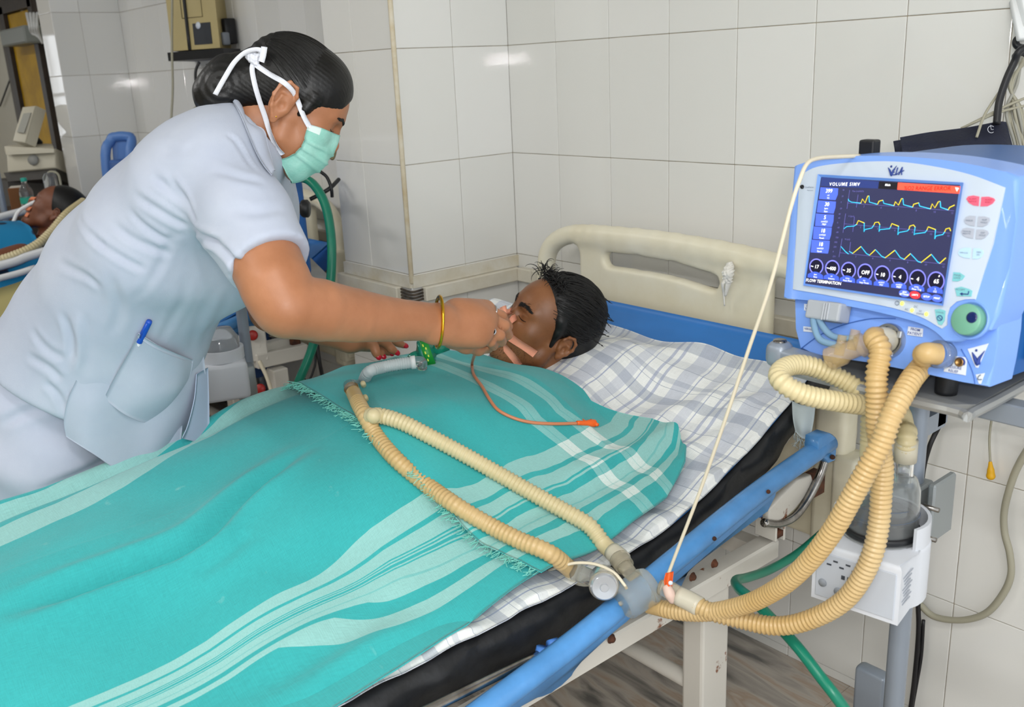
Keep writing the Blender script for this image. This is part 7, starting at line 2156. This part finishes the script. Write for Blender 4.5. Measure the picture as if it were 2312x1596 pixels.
obj('brace', tube([(-2.326, 1.02, 0.24), (-2.55, 0.90, 0.36), (-2.72, 0.81, 0.45)], 0.011, 10), mat('dull_steel_tube', '#8d867c', 0.4, 0.6), st2)
for k in range(4):
    a = math.pi / 4 + k * math.pi / 2
    obj('base_leg', beam((-2.326, 1.02, 0.06), (-2.326 + 0.26 * math.cos(a), 1.02 + 0.26 * math.sin(a), 0.045), 0.04, 0.03, bev=0.005), M_POLE2, st2, smooth=False)
    obj('castor', lathe([(0.0001, -0.012), (0.028, -0.012), (0.03, 0), (0.028, 0.012), (0.0001, 0.012)], (-2.326 + 0.27 * math.cos(a), 1.02 + 0.27 * math.sin(a), 0.03), (math.sin(a), -math.cos(a), 0), 16), M_BLACK, st2)
h2c = P(505, 850, 2.49)
hu2 = thing('humidifier', 'white humidifier clamped on the second stand below the nurse\'s arm', 'humidifier', h2c - np.array((0, 0, .06)))
obj('case', box(h2c, (0.13, 0.12, 0.10), yaw, 0.012, 3), M_HUM, hu2)
obj('upper_ring', lathe([(0.052, 0), (0.06, 0), (0.06, 0.03), (0.052, 0.03)], h2c + (0, 0, .05), (0, 0, 1), 28), M_HUM, hu2, sharp=40)
obj('dome', lathe([(0.05, 0), (0.05, 0.05), (0.035, 0.075), (0.0001, 0.08)], h2c + (0, 0, .055), (0, 0, 1), 24), M_CLEAR, hu2)
cl2 = obj('pole_clamp', box((-2.31, 1.0, 0.70), (0.07, 0.05, 0.09), yaw, 0.004), mat('cast_aluminium', '#9aa0a2', 0.45, 0.6), hu2)
for dz in (-0.025, 0.025):
    obj('clamp_screw', tube([(-2.35, 0.97, 0.70 + dz), (-2.37, 0.955, 0.70 + dz)], 0.006, 8, 1), M_CHROME, cl2)
# jointed chrome circuit arm
ar = thing('support_arm', 'jointed chrome support arm with black clamp knob beside the nurse\'s sleeve', 'arm', P(665, 470, 2.35))
obj('upper_rod', tube([P(602, 370, 2.30), P(632, 418, 2.33), P(660, 465, 2.35)], 0.0085, 12, 2), M_CHROME, ar)
obj('lower_rod', tube([P(664, 478, 2.35), P(658, 510, 2.36), P(650, 545, 2.38), P(640, 620, 2.40)], 0.0075, 12, 3), M_CHROME, ar)
obj('ball_joint', SDF(P(663, 472, 2.35) - 0.03, P(663, 472, 2.35) + 0.03, 0.002).ell(P(663, 472, 2.35), 0.0185).mesh(1), mat('polished_chrome', '#c8c8c8', 0.08, 1.0), ar)
obj('clamp_knob', lathe([(0.006, 0), (0.006, 0.012), (0.019, 0.013), (0.022, 0.018), (0.022, 0.030), (0.018, 0.034), (0.0001, 0.034)], P(668, 471, 2.35), rtv, 8), M_BLACK, ar)
wire('oxygen_hose', 'shiny green oxygen hose arching beside the pillar behind the nurse', [P(655, 400, 2.62), P(690, 404, 2.60), P(715, 425, 2.58), P(735, 465, 2.57), P(746, 520, 2.56), P(749, 580, 2.55), P(744, 650, 2.55), P(722, 730, 2.55), P(700, 800, 2.55), P(675, 860, 2.55), P(645, 935, 2.56), P(620, 1000, 2.58), P(600, 1060, 2.62)], 0.0125, M_OXY, 'hose')
wire('monitor_cable', 'thin black cable looping below the chrome arm near the pillar', [P(700, 450, 2.75), P(720, 440, 2.75), P(745, 425, 2.75), P(765, 405, 2.80)], 0.006, M_BLKC)
wire('monitor_cable', 'black cable curving down right of the face mask', [P(720, 385, 2.75), P(738, 400, 2.75), P(748, 425, 2.75), P(750, 445, 2.76)], 0.005, M_BLKC)
wire('monitor_cable', 'short olive cable loop hanging by the mask\'s front edge', [P(752, 325, 2.7), P(757, 340, 2.7), P(752, 358, 2.7), P(744, 355, 2.7)], 0.004, mat('olive_cable', '#6f6748', 0.5))
wire('floor_cable', 'black cables hanging in a loop under the nurse\'s forearm', [P(712, 790, 2.9), P(712, 820, 2.9), P(700, 855, 2.9), P(680, 880, 2.9), P(672, 895, 2.9), P(682, 902, 2.9), P(694, 890, 2.9), P(690, 860, 2.9), P(676, 845, 2.9)], 0.0035, M_BLKC)
wire('floor_cable', 'straight black cable hanging beside the pillar base', [P(715, 770, 2.9), P(722, 820, 2.9), P(735, 880, 2.95), P(745, 920, 3.0)], 0.006, M_BLKC)
wire('drip_line', 'cream tube curving beside the white rusted bed leg', [P(585, 815, 2.8), P(602, 850, 2.8), P(615, 890, 2.8), P(628, 930, 2.8), P(640, 980, 2.8)], 0.006, M_LINE, 'tube')
# white rusted frame end of a trolley by the second bed
fr2 = thing('steel_trolley', 'rusted white steel trolley frame with red caps under the nurse\'s forearm', 'trolley', (P(620, 900, 2.9)[0], P(620, 900, 2.9)[1], 0))
obj('frame_bar', beam(P(575, 815, 2.85), P(690, 790, 2.95), 0.04, 0.045, bev=0.003), M_WHITEPAINT, fr2, smooth=False)
obj('frame_bar', beam(P(580, 790, 2.86), P(660, 770, 2.96), 0.035, 0.035, bev=0.003), M_WHITEPAINT, fr2, smooth=False)
obj('bracket', box(P(665, 775, 2.94), (0.03, 0.03, 0.06), bev=0.003), M_RUST, fr2)
pa = P(625, 830, 2.88)
obj('leg', beam((pa[0], pa[1], 0.0), pa, 0.05, 0.05, up=(1, 0, 0), bev=0.004), M_WHITEPAINT, fr2, smooth=False)
pa2 = pa + np.array((-0.45, 0.05, 0)); obj('leg', beam((pa2[0], pa2[1], 0.0), pa2, 0.05, 0.05, up=(1, 0, 0), bev=0.004), M_WHITEPAINT, fr2, smooth=False)
obj('frame_bar', beam(P(575, 815, 2.85), pa2, 0.04, 0.045, bev=0.003), M_WHITEPAINT, fr2, smooth=False)
obj('upright', beam(P(577, 735, 2.85), P(588, 815, 2.86), 0.05, 0.03, bev=0.003), M_WHITEPAINT, fr2, smooth=False)
M_REDCAP = mat('red_cap', '#a31d16', 0.4)
obj('red_cap', lathe([(0.0001, 0.006), (0.012, 0.006), (0.0155, 0.003), (0.0155, 0)], P(571, 757, 2.82), bkv, 20), M_REDCAP, fr2)
obj('red_cap', lathe([(0.0001, 0.006), (0.012, 0.006), (0.0155, 0.003), (0.0155, 0)], P(588, 878, 2.82), bkv, 20), M_REDCAP, fr2)
obj('low_rail', tube([P(480, 955, 2.9), P(540, 930, 2.95), P(610, 895, 3.0)], 0.02, 10, 3), mat('cream_low_rail', '#b5a77e', 0.5), fr2)

# monitor on wall bracket
mo = thing('patient_monitor', 'cream patient monitor seen from behind on a high black wall shelf', 'monitor', P(450, 118, 3.9))
A_, B_, C_ = P(389, 124, 4.0), P(497, 108, 3.86), P(522, 103, 4.02)
A_, B_, C_ = [np.array((q[0], q[1], B_[2])) for q in (A_, B_, C_)]
M_MON = mat('cream_monitor_plastic', '#bfae7b', 0.5, var=0.08, vscale=6)
up_ = np.array((-0.03, 0.02, 0.30))
base_ = [A_, B_, C_, A_ + C_ - B_]
obj('case', plate([q + up_ for q in base_], 0.30, (0, 0, 1)) if False else (np.array([*base_, *[q + up_ for q in base_]]), [(3, 2, 1, 0), (4, 5, 6, 7), (0, 1, 5, 4), (1, 2, 6, 5), (2, 3, 7, 6), (3, 0, 4, 7)]), M_MON, mo, smooth=False)
eu = nrm(B_ - A_); ev = nrm(up_); en = np.cross(eu, ev); en = en if en @ bkv > 0 else -en
wAB = np.linalg.norm(B_ - A_)
def mf(u, v, o=0.002): return A_ + eu * wAB * u + up_ * v + en * o
obj('strap', sheet(np.array([[mf(0.36, v), mf(0.42, v)] for v in np.linspace(0, 1, 6)]), 0.002), M_BLACK, mo)
obj('battery_door', plate([mf(0.50, 0.06), mf(0.86, 0.06), mf(0.86, 0.34), mf(0.50, 0.34)], 0.002, en), mat('charcoal_label', '#2b2f36', 0.5), mo, smooth=False)
obj('sticker', lathe([(0.0001, 0.001), (0.014, 0.001), (0.014, 0)], mf(0.62, 0.31, 0.003), en, 16), mat('label_white', '#d9e0ea', 0.5), mo)
obj('hatch_line', tube([mf(*q, 0.0015) for q in ((0.30, 0.42), (0.72, 0.42), (0.72, 0.82), (0.30, 0.82), (0.30, 0.42))], 0.0015, 4, raw=True), mat('dark_groove', '#6b6042', 0.7), mo)
er = nrm(C_ - B_)
obj('connector_block', box(B_ + er * 0.09 + up_ * 0.22 + eu * 0.02, (0.06, 0.05, 0.10), bev=0.004), M_BLACK, mo)
obj('connector_block', box(B_ + er * 0.05 + up_ * 0.12 + eu * 0.015, (0.03, 0.03, 0.05), bev=0.004), mat('dark_grey_plug', '#7e848d', 0.5), mo)
sh = thing('wall_shelf', 'black metal wall shelf holding the cream monitor', 'shelf', P(450, 135, 3.95))
zS = B_[2] - 0.004
pol = [P(379, 128, 4.02), P(505, 114, 3.80), P(605, 100, 4.25), P(470, 112, 4.5)]
pol = [np.array((q[0], q[1], zS)) for q in pol]
obj('deck', plate(pol, 0.035, (0, 0, 1)), M_BLACK, sh, smooth=False)
obj('bracket_arm', tube([np.array((pol[1] + pol[3]) / 2) - (0, 0, .03), np.array((pol[1] + pol[3]) / 2) + np.array((0.03, 0.1, -0.18)), np.array((-3.68, YW, zS - 0.25))], 0.018, 10, 3), M_CHROME, sh)
obj('knob', SDF(P(462, 197, 3.9) - 0.05, P(462, 197, 3.9) + 0.05, 0.004).ell(P(462, 197, 3.9), 0.03).mesh(1), mat('black_gloss', '#0d1014', 0.12), sh)
obj('clamp', box(P(470, 228, 3.9), (0.05, 0.05, 0.05), bev=0.008), M_CHROME, sh)
wire('monitor_cable', 'black cable arching from the cream monitor over its shelf', [P(522, 66, 3.95), P(545, 66, 3.95), P(565, 75, 3.95), P(580, 90, 3.98), P(588, 105, 4.0)], 0.007, M_BLKC)
wire('monitor_cable', 'black cable hanging below the monitor shelf', [P(450, 140, 3.9), P(442, 160, 3.9), P(443, 185, 3.9), P(455, 205, 3.9)], 0.006, M_BLKC)
wire('monitor_cable', 'two black leads falling from the shelf to the knob', [P(468, 145, 3.9), P(472, 165, 3.9), P(475, 190, 3.9)], 0.006, M_BLKC)
wire('wall_cable', 'long beige cable hanging straight down past the monitor', [P(389, -20, 3.85), P(388, 100, 3.85), P(390, 200, 3.86), P(386, 285, 3.88), P(384, 420, 3.9)], 0.005, M_BEIGE)
wire('air_line', 'pale blue tube hanging beside the cream monitor', [P(510, -10, 4.1), P(512, 10, 4.1), P(514, 28, 4.1)], 0.008, M_TBLUE)
ps = thing('cable_plug', 'bundle of grey connectors and loose wires at the nurse\'s collar', 'plug', P(470, 228, 3.9))
obj('plug_body', box(P(462, 228, 3.9), (0.04, 0.03, 0.05), bev=0.005), mat('dusty_plug', '#56524a', 0.6), ps)
for k in range(3):
    obj('wire', tube([P(468 + k * 2, 205, 3.9), P(455 - k * 3, 235, 3.9), P(440 - k * 5 + 6, 250, 3.9), P(434 + k * 6, 275, 3.9)], 0.004, 6, 4), M_BEIGE, ps)

# blue trolley behind the nurse's back
tb = thing('medicine_trolley', 'blue plastic trolley with arched end guard behind the nurse\'s back', 'trolley', (P(290, 330, 4.3)[0], P(290, 330, 4.3)[1], 0))
M_TROB = mat('blue_trolley_plastic', '#5b85c6', 0.4)
g0 = P(240, 380, 4.3); g1 = P(250, 318, 4.3); g2 = P(262, 309, 4.3); g3 = P(285, 308, 4.3); g4 = P(297, 318, 4.3); g5 = P(295, 390, 4.3)
obj('end_guard', tube([np.array((g0[0], g0[1], 0.5)), g0, g1, g2, g3, g4, g5, np.array((g5[0], g5[1], 0.5))], 0.022, 10, 5), M_TROB, tb)
obj('guard_panel', plate([np.array((q[0], q[1] + 0.005, q[2])) for q in (g0 - (0, 0, .3), g1, g2, g3, g4, g5 - (0, 0, .3))], 0.012, (0, -1, 0)), M_TROB, tb, smooth=False)
obj('cabinet', box((g3[0] + 0.30, g3[1] + 0.1, 0.66), (0.60, 0.40, 0.98), bev=0.01), mat('blue_trolley_body', '#3f66a8', 0.45), tb, smooth=False)
for k in range(4):
    obj('castor', lathe([(0.0001, -0.015), (0.045, -0.015), (0.05, 0), (0.045, 0.015), (0.0001, 0.015)], (g3[0] + 0.05 + 0.5 * (k % 2), g3[1] - 0.05 + 0.3 * (k // 2), 0.05), (0, 1, 0), 14), M_BLACK, tb)
    obj('leg', beam((g3[0] + 0.05 + 0.5 * (k % 2), g3[1] - 0.05 + 0.3 * (k // 2), 0.08), (g3[0] + 0.05 + 0.5 * (k % 2), g3[1] - 0.05 + 0.3 * (k // 2), 0.2), 0.03, 0.03, up=(1, 0, 0)), M_POLE, tb)

# ------------------------------------------------------------------ far left: second patient and machines
p2 = thing('person', 'second patient lying on the far left bed with orange tape on the face', 'person', P(60, 560, 4.1))
M2 = basis(nrm(-0.80 * rtv + 0.52 * upv + 0.25 * bkv), nrm(0.60 * rtv + 0.78 * upv - 0.1 * bkv))
T2 = P(128, 478, 4.2)
s = head_sdf(0.0045, True, neck=(((0, -0.030, -0.055), 0.052), ((0, -0.045, -0.19), 0.056)))
V2, Q2 = s.mesh(1); V2 = V2 @ M2.T + T2
nb2 = M2 @ np.array((0, -0.045, -0.17)) + T2
s = SDF(np.array((-5.0, 0.2, 0.60)), np.array((-4.1, 1.45, 1.10)), 0.014)
sh2 = np.array((nb2[0] + 0.02, nb2[1] - 0.12, 0.80))
s.ecap(sh2, sh2 + np.array((0, -0.42, -0.06)), (1, 0, 0), (0.19, 0.10), (0.16, 0.09), k=0.04)
s.cap(nb2, sh2, 0.055, 0.08, k=0.04)
for sx in (-1, 1):
    s.chain([sh2 + (sx * 0.17, -0.02, 0), sh2 + (sx * 0.22, -0.28, -0.02), sh2 + (sx * 0.20, -0.5, 0.0)], [0.055, 0.045, 0.035], k=0.02)
s.chain([sh2 + (0.08, -0.5, -0.06), sh2 + (0.09, -0.9, -0.05)], [0.08, 0.06], k=0.02); s.chain([sh2 + (-0.08, -0.5, -0.06), sh2 + (-0.09, -0.9, -0.05)], [0.08, 0.06], k=0.02)
V3, Q3 = s.mesh(1)
obj('body', (np.vstack([V2, V3]), np.vstack([Q2, Q3 + len(V2)])), mat('deep_brown_skin', '#7b4a33', 0.5, var=0.2, vscale=8), p2)
s = SDF((-0.10, -0.135, -0.08), (0.10, 0.12, 0.14), 0.005)
s.ell((0, -0.020, 0.038), (0.084, 0.104, 0.092), k=0.01); s.cut((0, 0.045, 0.05), nrm((0, 0.86, -0.50)), k=0.012); s.cut((0, 0, -0.05), (0, 0.25, -1), k=0.01)
V4, Q4 = s.mesh(1); obj('hair', (V4 @ M2.T + T2, Q4), M_PH, p2)
M_TAPE2 = mat('orange_tape_strip', '#e0855c', 0.7)
P2F = Face(s and V2 @ np.eye(3) - T2 @ np.eye(3) if False else (V2 - T2) @ M2, Q2)
for pts in ([(-0.05, -0.045), (-0.03, -0.05), (0, -0.055), (0.03, -0.05)], [(-0.045, -0.075), (-0.02, -0.078), (0.02, -0.078)], [(-0.018, 0.0), (0, -0.012), (0.018, -0.02)]):
    q = spline([hloc(M2, T2, P2F.at(x, z, 0.004)) for x, z in pts], 4)
    obj('tape_strip', ribbon(q, 0.010, np.tile(M2[:, 1], (len(q), 1)), 0.001), M_TAPE2, p2)
# blue dotted cloth over the second patient
M_DOT = mat('blue_dotted_cotton', '#0d6d9e', 0.85)
nt = M_DOT.node_tree
tc = nt.nodes.new('ShaderNodeTexCoord'); vo = nt.nodes.new('ShaderNodeTexVoronoi'); vo.inputs['Scale'].default_value = 11
nt.links.new(tc.outputs['Object'], vo.inputs['Vector'])
r_ = nt.nodes.new('ShaderNodeValToRGB'); r_.color_ramp.elements[0].position = 0.24; r_.color_ramp.elements[1].position = 0.30
r_.color_ramp.elements[0].color = lin('#0d2a45'); r_.color_ramp.elements[1].color = lin('#0f78a8')
nt.links.new(vo.outputs['Distance'], r_.inputs['Fac']); nt.links.new(r_.outputs['Color'], nt.nodes['Principled BSDF'].inputs['Base Color'])
xs = np.linspace(sh2[0] - 0.36, sh2[0] + 0.36, 40); ys = np.linspace(sh2[1] - 0.9, sh2[1] + 0.05, 50); X, Y = np.meshgrid(xs, ys)
Z = 0.67 + 0.25 * np.exp(-((X - sh2[0]) / 0.23) ** 4) + wav(X, Y, 0.006, [(20, 11, 0, 1), (-13, 25, 1, .8)])
tag(obj('dotted_cloth', sheet(np.stack([X, Y, Z], -1), 0.004), M_DOT), 'blue cloth with dark dots covering the second patient at far left', 'cloth')
s = SDF(T2 - 0.35, T2 + np.array((0.35, 0.35, 0.2)), 0.01)
pc2 = T2 + M2 @ np.array((0, -0.14, 0.0)); s.ell(pc2 + (0.03, 0.02, -0.05), (0.22, 0.14, 0.09), k=0.01)
tag(obj('pillow', s.mesh(1), M_PILLOW), 'white pillow under the second patient\'s head at far left', 'pillow')
o = thing('breathing_hose', 'yellow hose curving from the second patient\'s neck along the nurse\'s back', 'hose', P(100, 545, 4.0), 'breathing circuit hoses')
obj('corrugated_tube', hose([P(190, 455, 4.1), P(150, 485, 4.0), P(115, 525, 3.95), P(80, 555, 3.9), P(30, 578, 3.85), P(-40, 600, 3.8)], 0.020, 0.012, 0.002), M_HOSEP, o)
M_RAILW = mat('white_bed_rail', '#c3c5c8', 0.35)
for pts, t, r in (([(-700, 640), (-300, 570), (0, 490), (62, 474)], 4.4, 0.018), ([(-700, 760), (-300, 672), (0, 600), (60, 580), (110, 565)], 3.7, 0.018), ([(-700, 790), (-300, 700), (0, 628), (80, 605)], 3.6, 0.013)):
    obj('guard_rail', tube([P(x, y, t) for x, y in pts], r, 10, 4), M_RAILW, bed3)
obj('side_board', sheet(patch([[P(-700, 860, 3.4), P(-300, 735, 3.4), P(0, 650, 3.4), P(70, 625, 3.4)], [P(-700, 960, 3.4), P(-300, 835, 3.4), P(0, 755, 3.4), P(70, 730, 3.4)]], 4, 4), 0.04), mat('olive_cream_board', '#a79b62', 0.5), bed3)
# cream machine with tilted screen
mc = thing('bedside_machine', 'cream bedside machine with tilted flat screen in front of the yellow door', 'machine', P(70, 380, 5.0))
M_MACH = mat('cream_machine_plastic', '#c9c3b0', 0.45)
f4 = [P(13, 340, 5.0), P(124, 335, 5.0), P(126, 379, 5.0), P(16, 389, 5.0)]
nf = nrm(np.cross(f4[1] - f4[0], f4[0] - f4[3])); nf = nf if nf @ bkv > 0 else -nf
obj('case', plate(f4, 0.28, nf, 0.01), M_MACH, mc, sharp=40)
obj('top_tray', plate([P(10, 330, 4.98), P(60, 322, 5.1), P(118, 325, 5.1), P(122, 336, 4.97), P(14, 341, 4.97)], 0.02, upv), M_MACH, mc, smooth=False)
obj('dial', lathe([(0.0001, 0.008), (0.026, 0.008), (0.028, 0)], P(75, 361, 4.99), nf, 20), mat('grey_dial', '#8f8f8b', 0.5), mc)
sp4 = [P(50, 241, 5.0), P(80, 238, 5.0), P(56, 322, 4.95), P(27, 318, 4.95)]
ns4 = nrm(np.cross(sp4[1] - sp4[0], sp4[0] - sp4[3])); ns4 = ns4 if ns4 @ bkv > 0 else -ns4
obj('tilted_screen', plate(sp4, 0.06, nrm(ns4 + rtv * -0.6), 0.006), M_MACH, mc, sharp=40)
sp5 = [P(53, 256, 4.985), P(70, 254, 4.985), P(54, 300, 4.95), P(38, 298, 4.95)]
obj('display', plate(sp5, 0.004, ns4), mat('grey_display', '#a9a89f', 0.3), mc, smooth=False)
obj('screen_side', plate([P(80, 239, 5.0), P(95, 246, 5.05), P(72, 322, 5.0), P(57, 323, 4.95)], 0.03, bkv), M_MACH, mc, smooth=False)
obj('screen_neck', tube([P(68, 310, 5.05), P(80, 318, 5.08), P(88, 326, 5.1)], 0.025, 10, 3), M_BLACK, mc)
obj('dark_base', plate([P(8, 390, 5.02), P(126, 380, 5.02), P(126, 402, 5.02), P(18, 410, 5.02)], 0.25, nf), mat('dark_machine_base', '#4d4a46', 0.6), mc, smooth=False)
pmc = P(70, 400, 5.2); obj('stand', beam((pmc[0], pmc[1], 0.0), (pmc[0], pmc[1], pmc[2]), 0.30, 0.25, up=(1, 0, 0)), mat('dark_machine_base', '#4d4a46', 0.6), mc, smooth=False)
# water bottle and carton on the locker
lk = thing('bedside_locker', 'dark bedside locker behind the second patient', 'locker', (P(50, 470, 4.9)[0], P(50, 470, 4.9)[1], 0))
lp = P(50, 473, 4.9); obj('cabinet', box((lp[0], lp[1] + 0.1, lp[2] / 2), (0.5, 0.4, lp[2]), bev=0.01), mat('brown_locker', '#4b3b2e', 0.6), lk, smooth=False)
obj('door', box((lp[0], lp[1] - 0.105, lp[2] / 2), (0.44, 0.012, lp[2] * 0.85), bev=0.004), mat('brown_locker_door', '#5a4738', 0.6), lk, smooth=False)
bt = thing('water_bottle', 'clear water bottle with teal cap and label beside the second patient', 'bottle', P(66, 472, 4.75))
bb = P(66, 472, 4.75)
obj('body', lathe([(0.0001, 0), (0.030, 0), (0.033, 0.01), (0.033, 0.085), (0.028, 0.10), (0.013, 0.125), (0.012, 0.14)], bb, (0, 0, 1), 20), M_CLEAR, bt)
obj('label', lathe([(0.0335, 0.03), (0.0335, 0.06)], bb, (0, 0, 1), 20), mat('teal_label', '#2fae94', 0.5), bt)
obj('cap', lathe([(0.0001, 0.155), (0.014, 0.155), (0.015, 0.15), (0.015, 0.138)], bb, (0, 0, 1), 16), mat('teal_cap', '#2fae9c', 0.4), bt)
o = thing('carton', 'brown carton standing on the locker behind the second patient', 'box', P(38, 470, 4.8))
obj('box_body', box(P(38, 448, 4.8), (0.07, 0.06, 0.11), yaw, 0.003), mat('brown_card', '#7d5230', 0.8), o, smooth=False)
obj('lid', box(P(38, 423, 4.8), (0.072, 0.062, 0.012), yaw, 0.002), mat('white_card', '#cfc8bc', 0.8), o, smooth=False)
jar = thing('clear_jar', 'clear glass jar with tubing hanging under the cream machine', 'jar', P(118, 440, 4.7))
obj('glass', lathe([(0.0001, 0), (0.03, 0), (0.032, 0.01), (0.032, 0.07), (0.02, 0.09)], P(118, 432, 4.7), (0, 0, 1), 18), M_CLEAR, jar)
obj('tubing', tube([P(104, 420, 4.7), P(108, 392, 4.7), P(120, 388, 4.7), P(132, 395, 4.7), P(138, 420, 4.7)], 0.006, 8, 5), M_BEIGE, jar)
wire('ventilator_line', 'white line crossing to the second patient\'s mouth', [P(-20, 528, 4.1), P(20, 518, 4.1), P(40, 480, 4.15), P(60, 465, 4.15), P(80, 455, 4.15)], 0.008, mat('white_plastic', '#e4e6e6', 0.4), 'tube')
ivp = thing('drip_stand', 'grey drip stand pole at the left frame edge', 'stand', (P(8, 470, 4.6)[0], P(8, 470, 4.6)[1], 0))
q = P(8, 470, 4.6)
obj('pole', tube([(q[0], q[1], 0), (q[0], q[1], 0.7), (q[0], q[1], 1.25)], 0.016, 12, 2), M_POLE, ivp)
obj('base', lathe([(0.0001, 0.05), (0.05, 0.045), (0.16, 0.01), (0.16, 0)], (q[0], q[1], 0), (0, 0, 1), 20), M_POLE, ivp)
obj('clamp', box((q[0], q[1], 1.22), (0.05, 0.05, 0.06), bev=0.006), M_BLACK, ivp)
wire('wall_cable', 'thin dark cord forming a triangle on the cream wall', [PY(0, 240, YW - .02), PY(26, 170, YW - .02)], 0.006, M_BLKC)
wire('wall_cable', 'thin dark cord from the wall hook to the machine', [PY(28, 170, YW - .02), PY(60, 240, YW - .02)], 0.006, M_BLKC)
ac = thing('wall_unit', 'grey box with white wires mounted above the yellow door', 'unit', PY(60, 80, YW - .1))
q = PY(58, 82, YW - .08)
obj('case', box(q, (0.55, 0.16, 0.10), bev=0.01), mat('grey_unit', '#8f9490', 0.5), ac, smooth=False)
for k in range(4):
    obj('wire', tube([PY(60 + k * 8, 30, YW - .1), PY(66 + k * 6, 55, YW - .14), PY(72 + k * 5, 75, YW - .12), PY(90 + k * 2, 80 + k * 6, YW - .1)], 0.008, 6, 4), mat('white_plastic', '#e4e6e6', 0.4), ac)
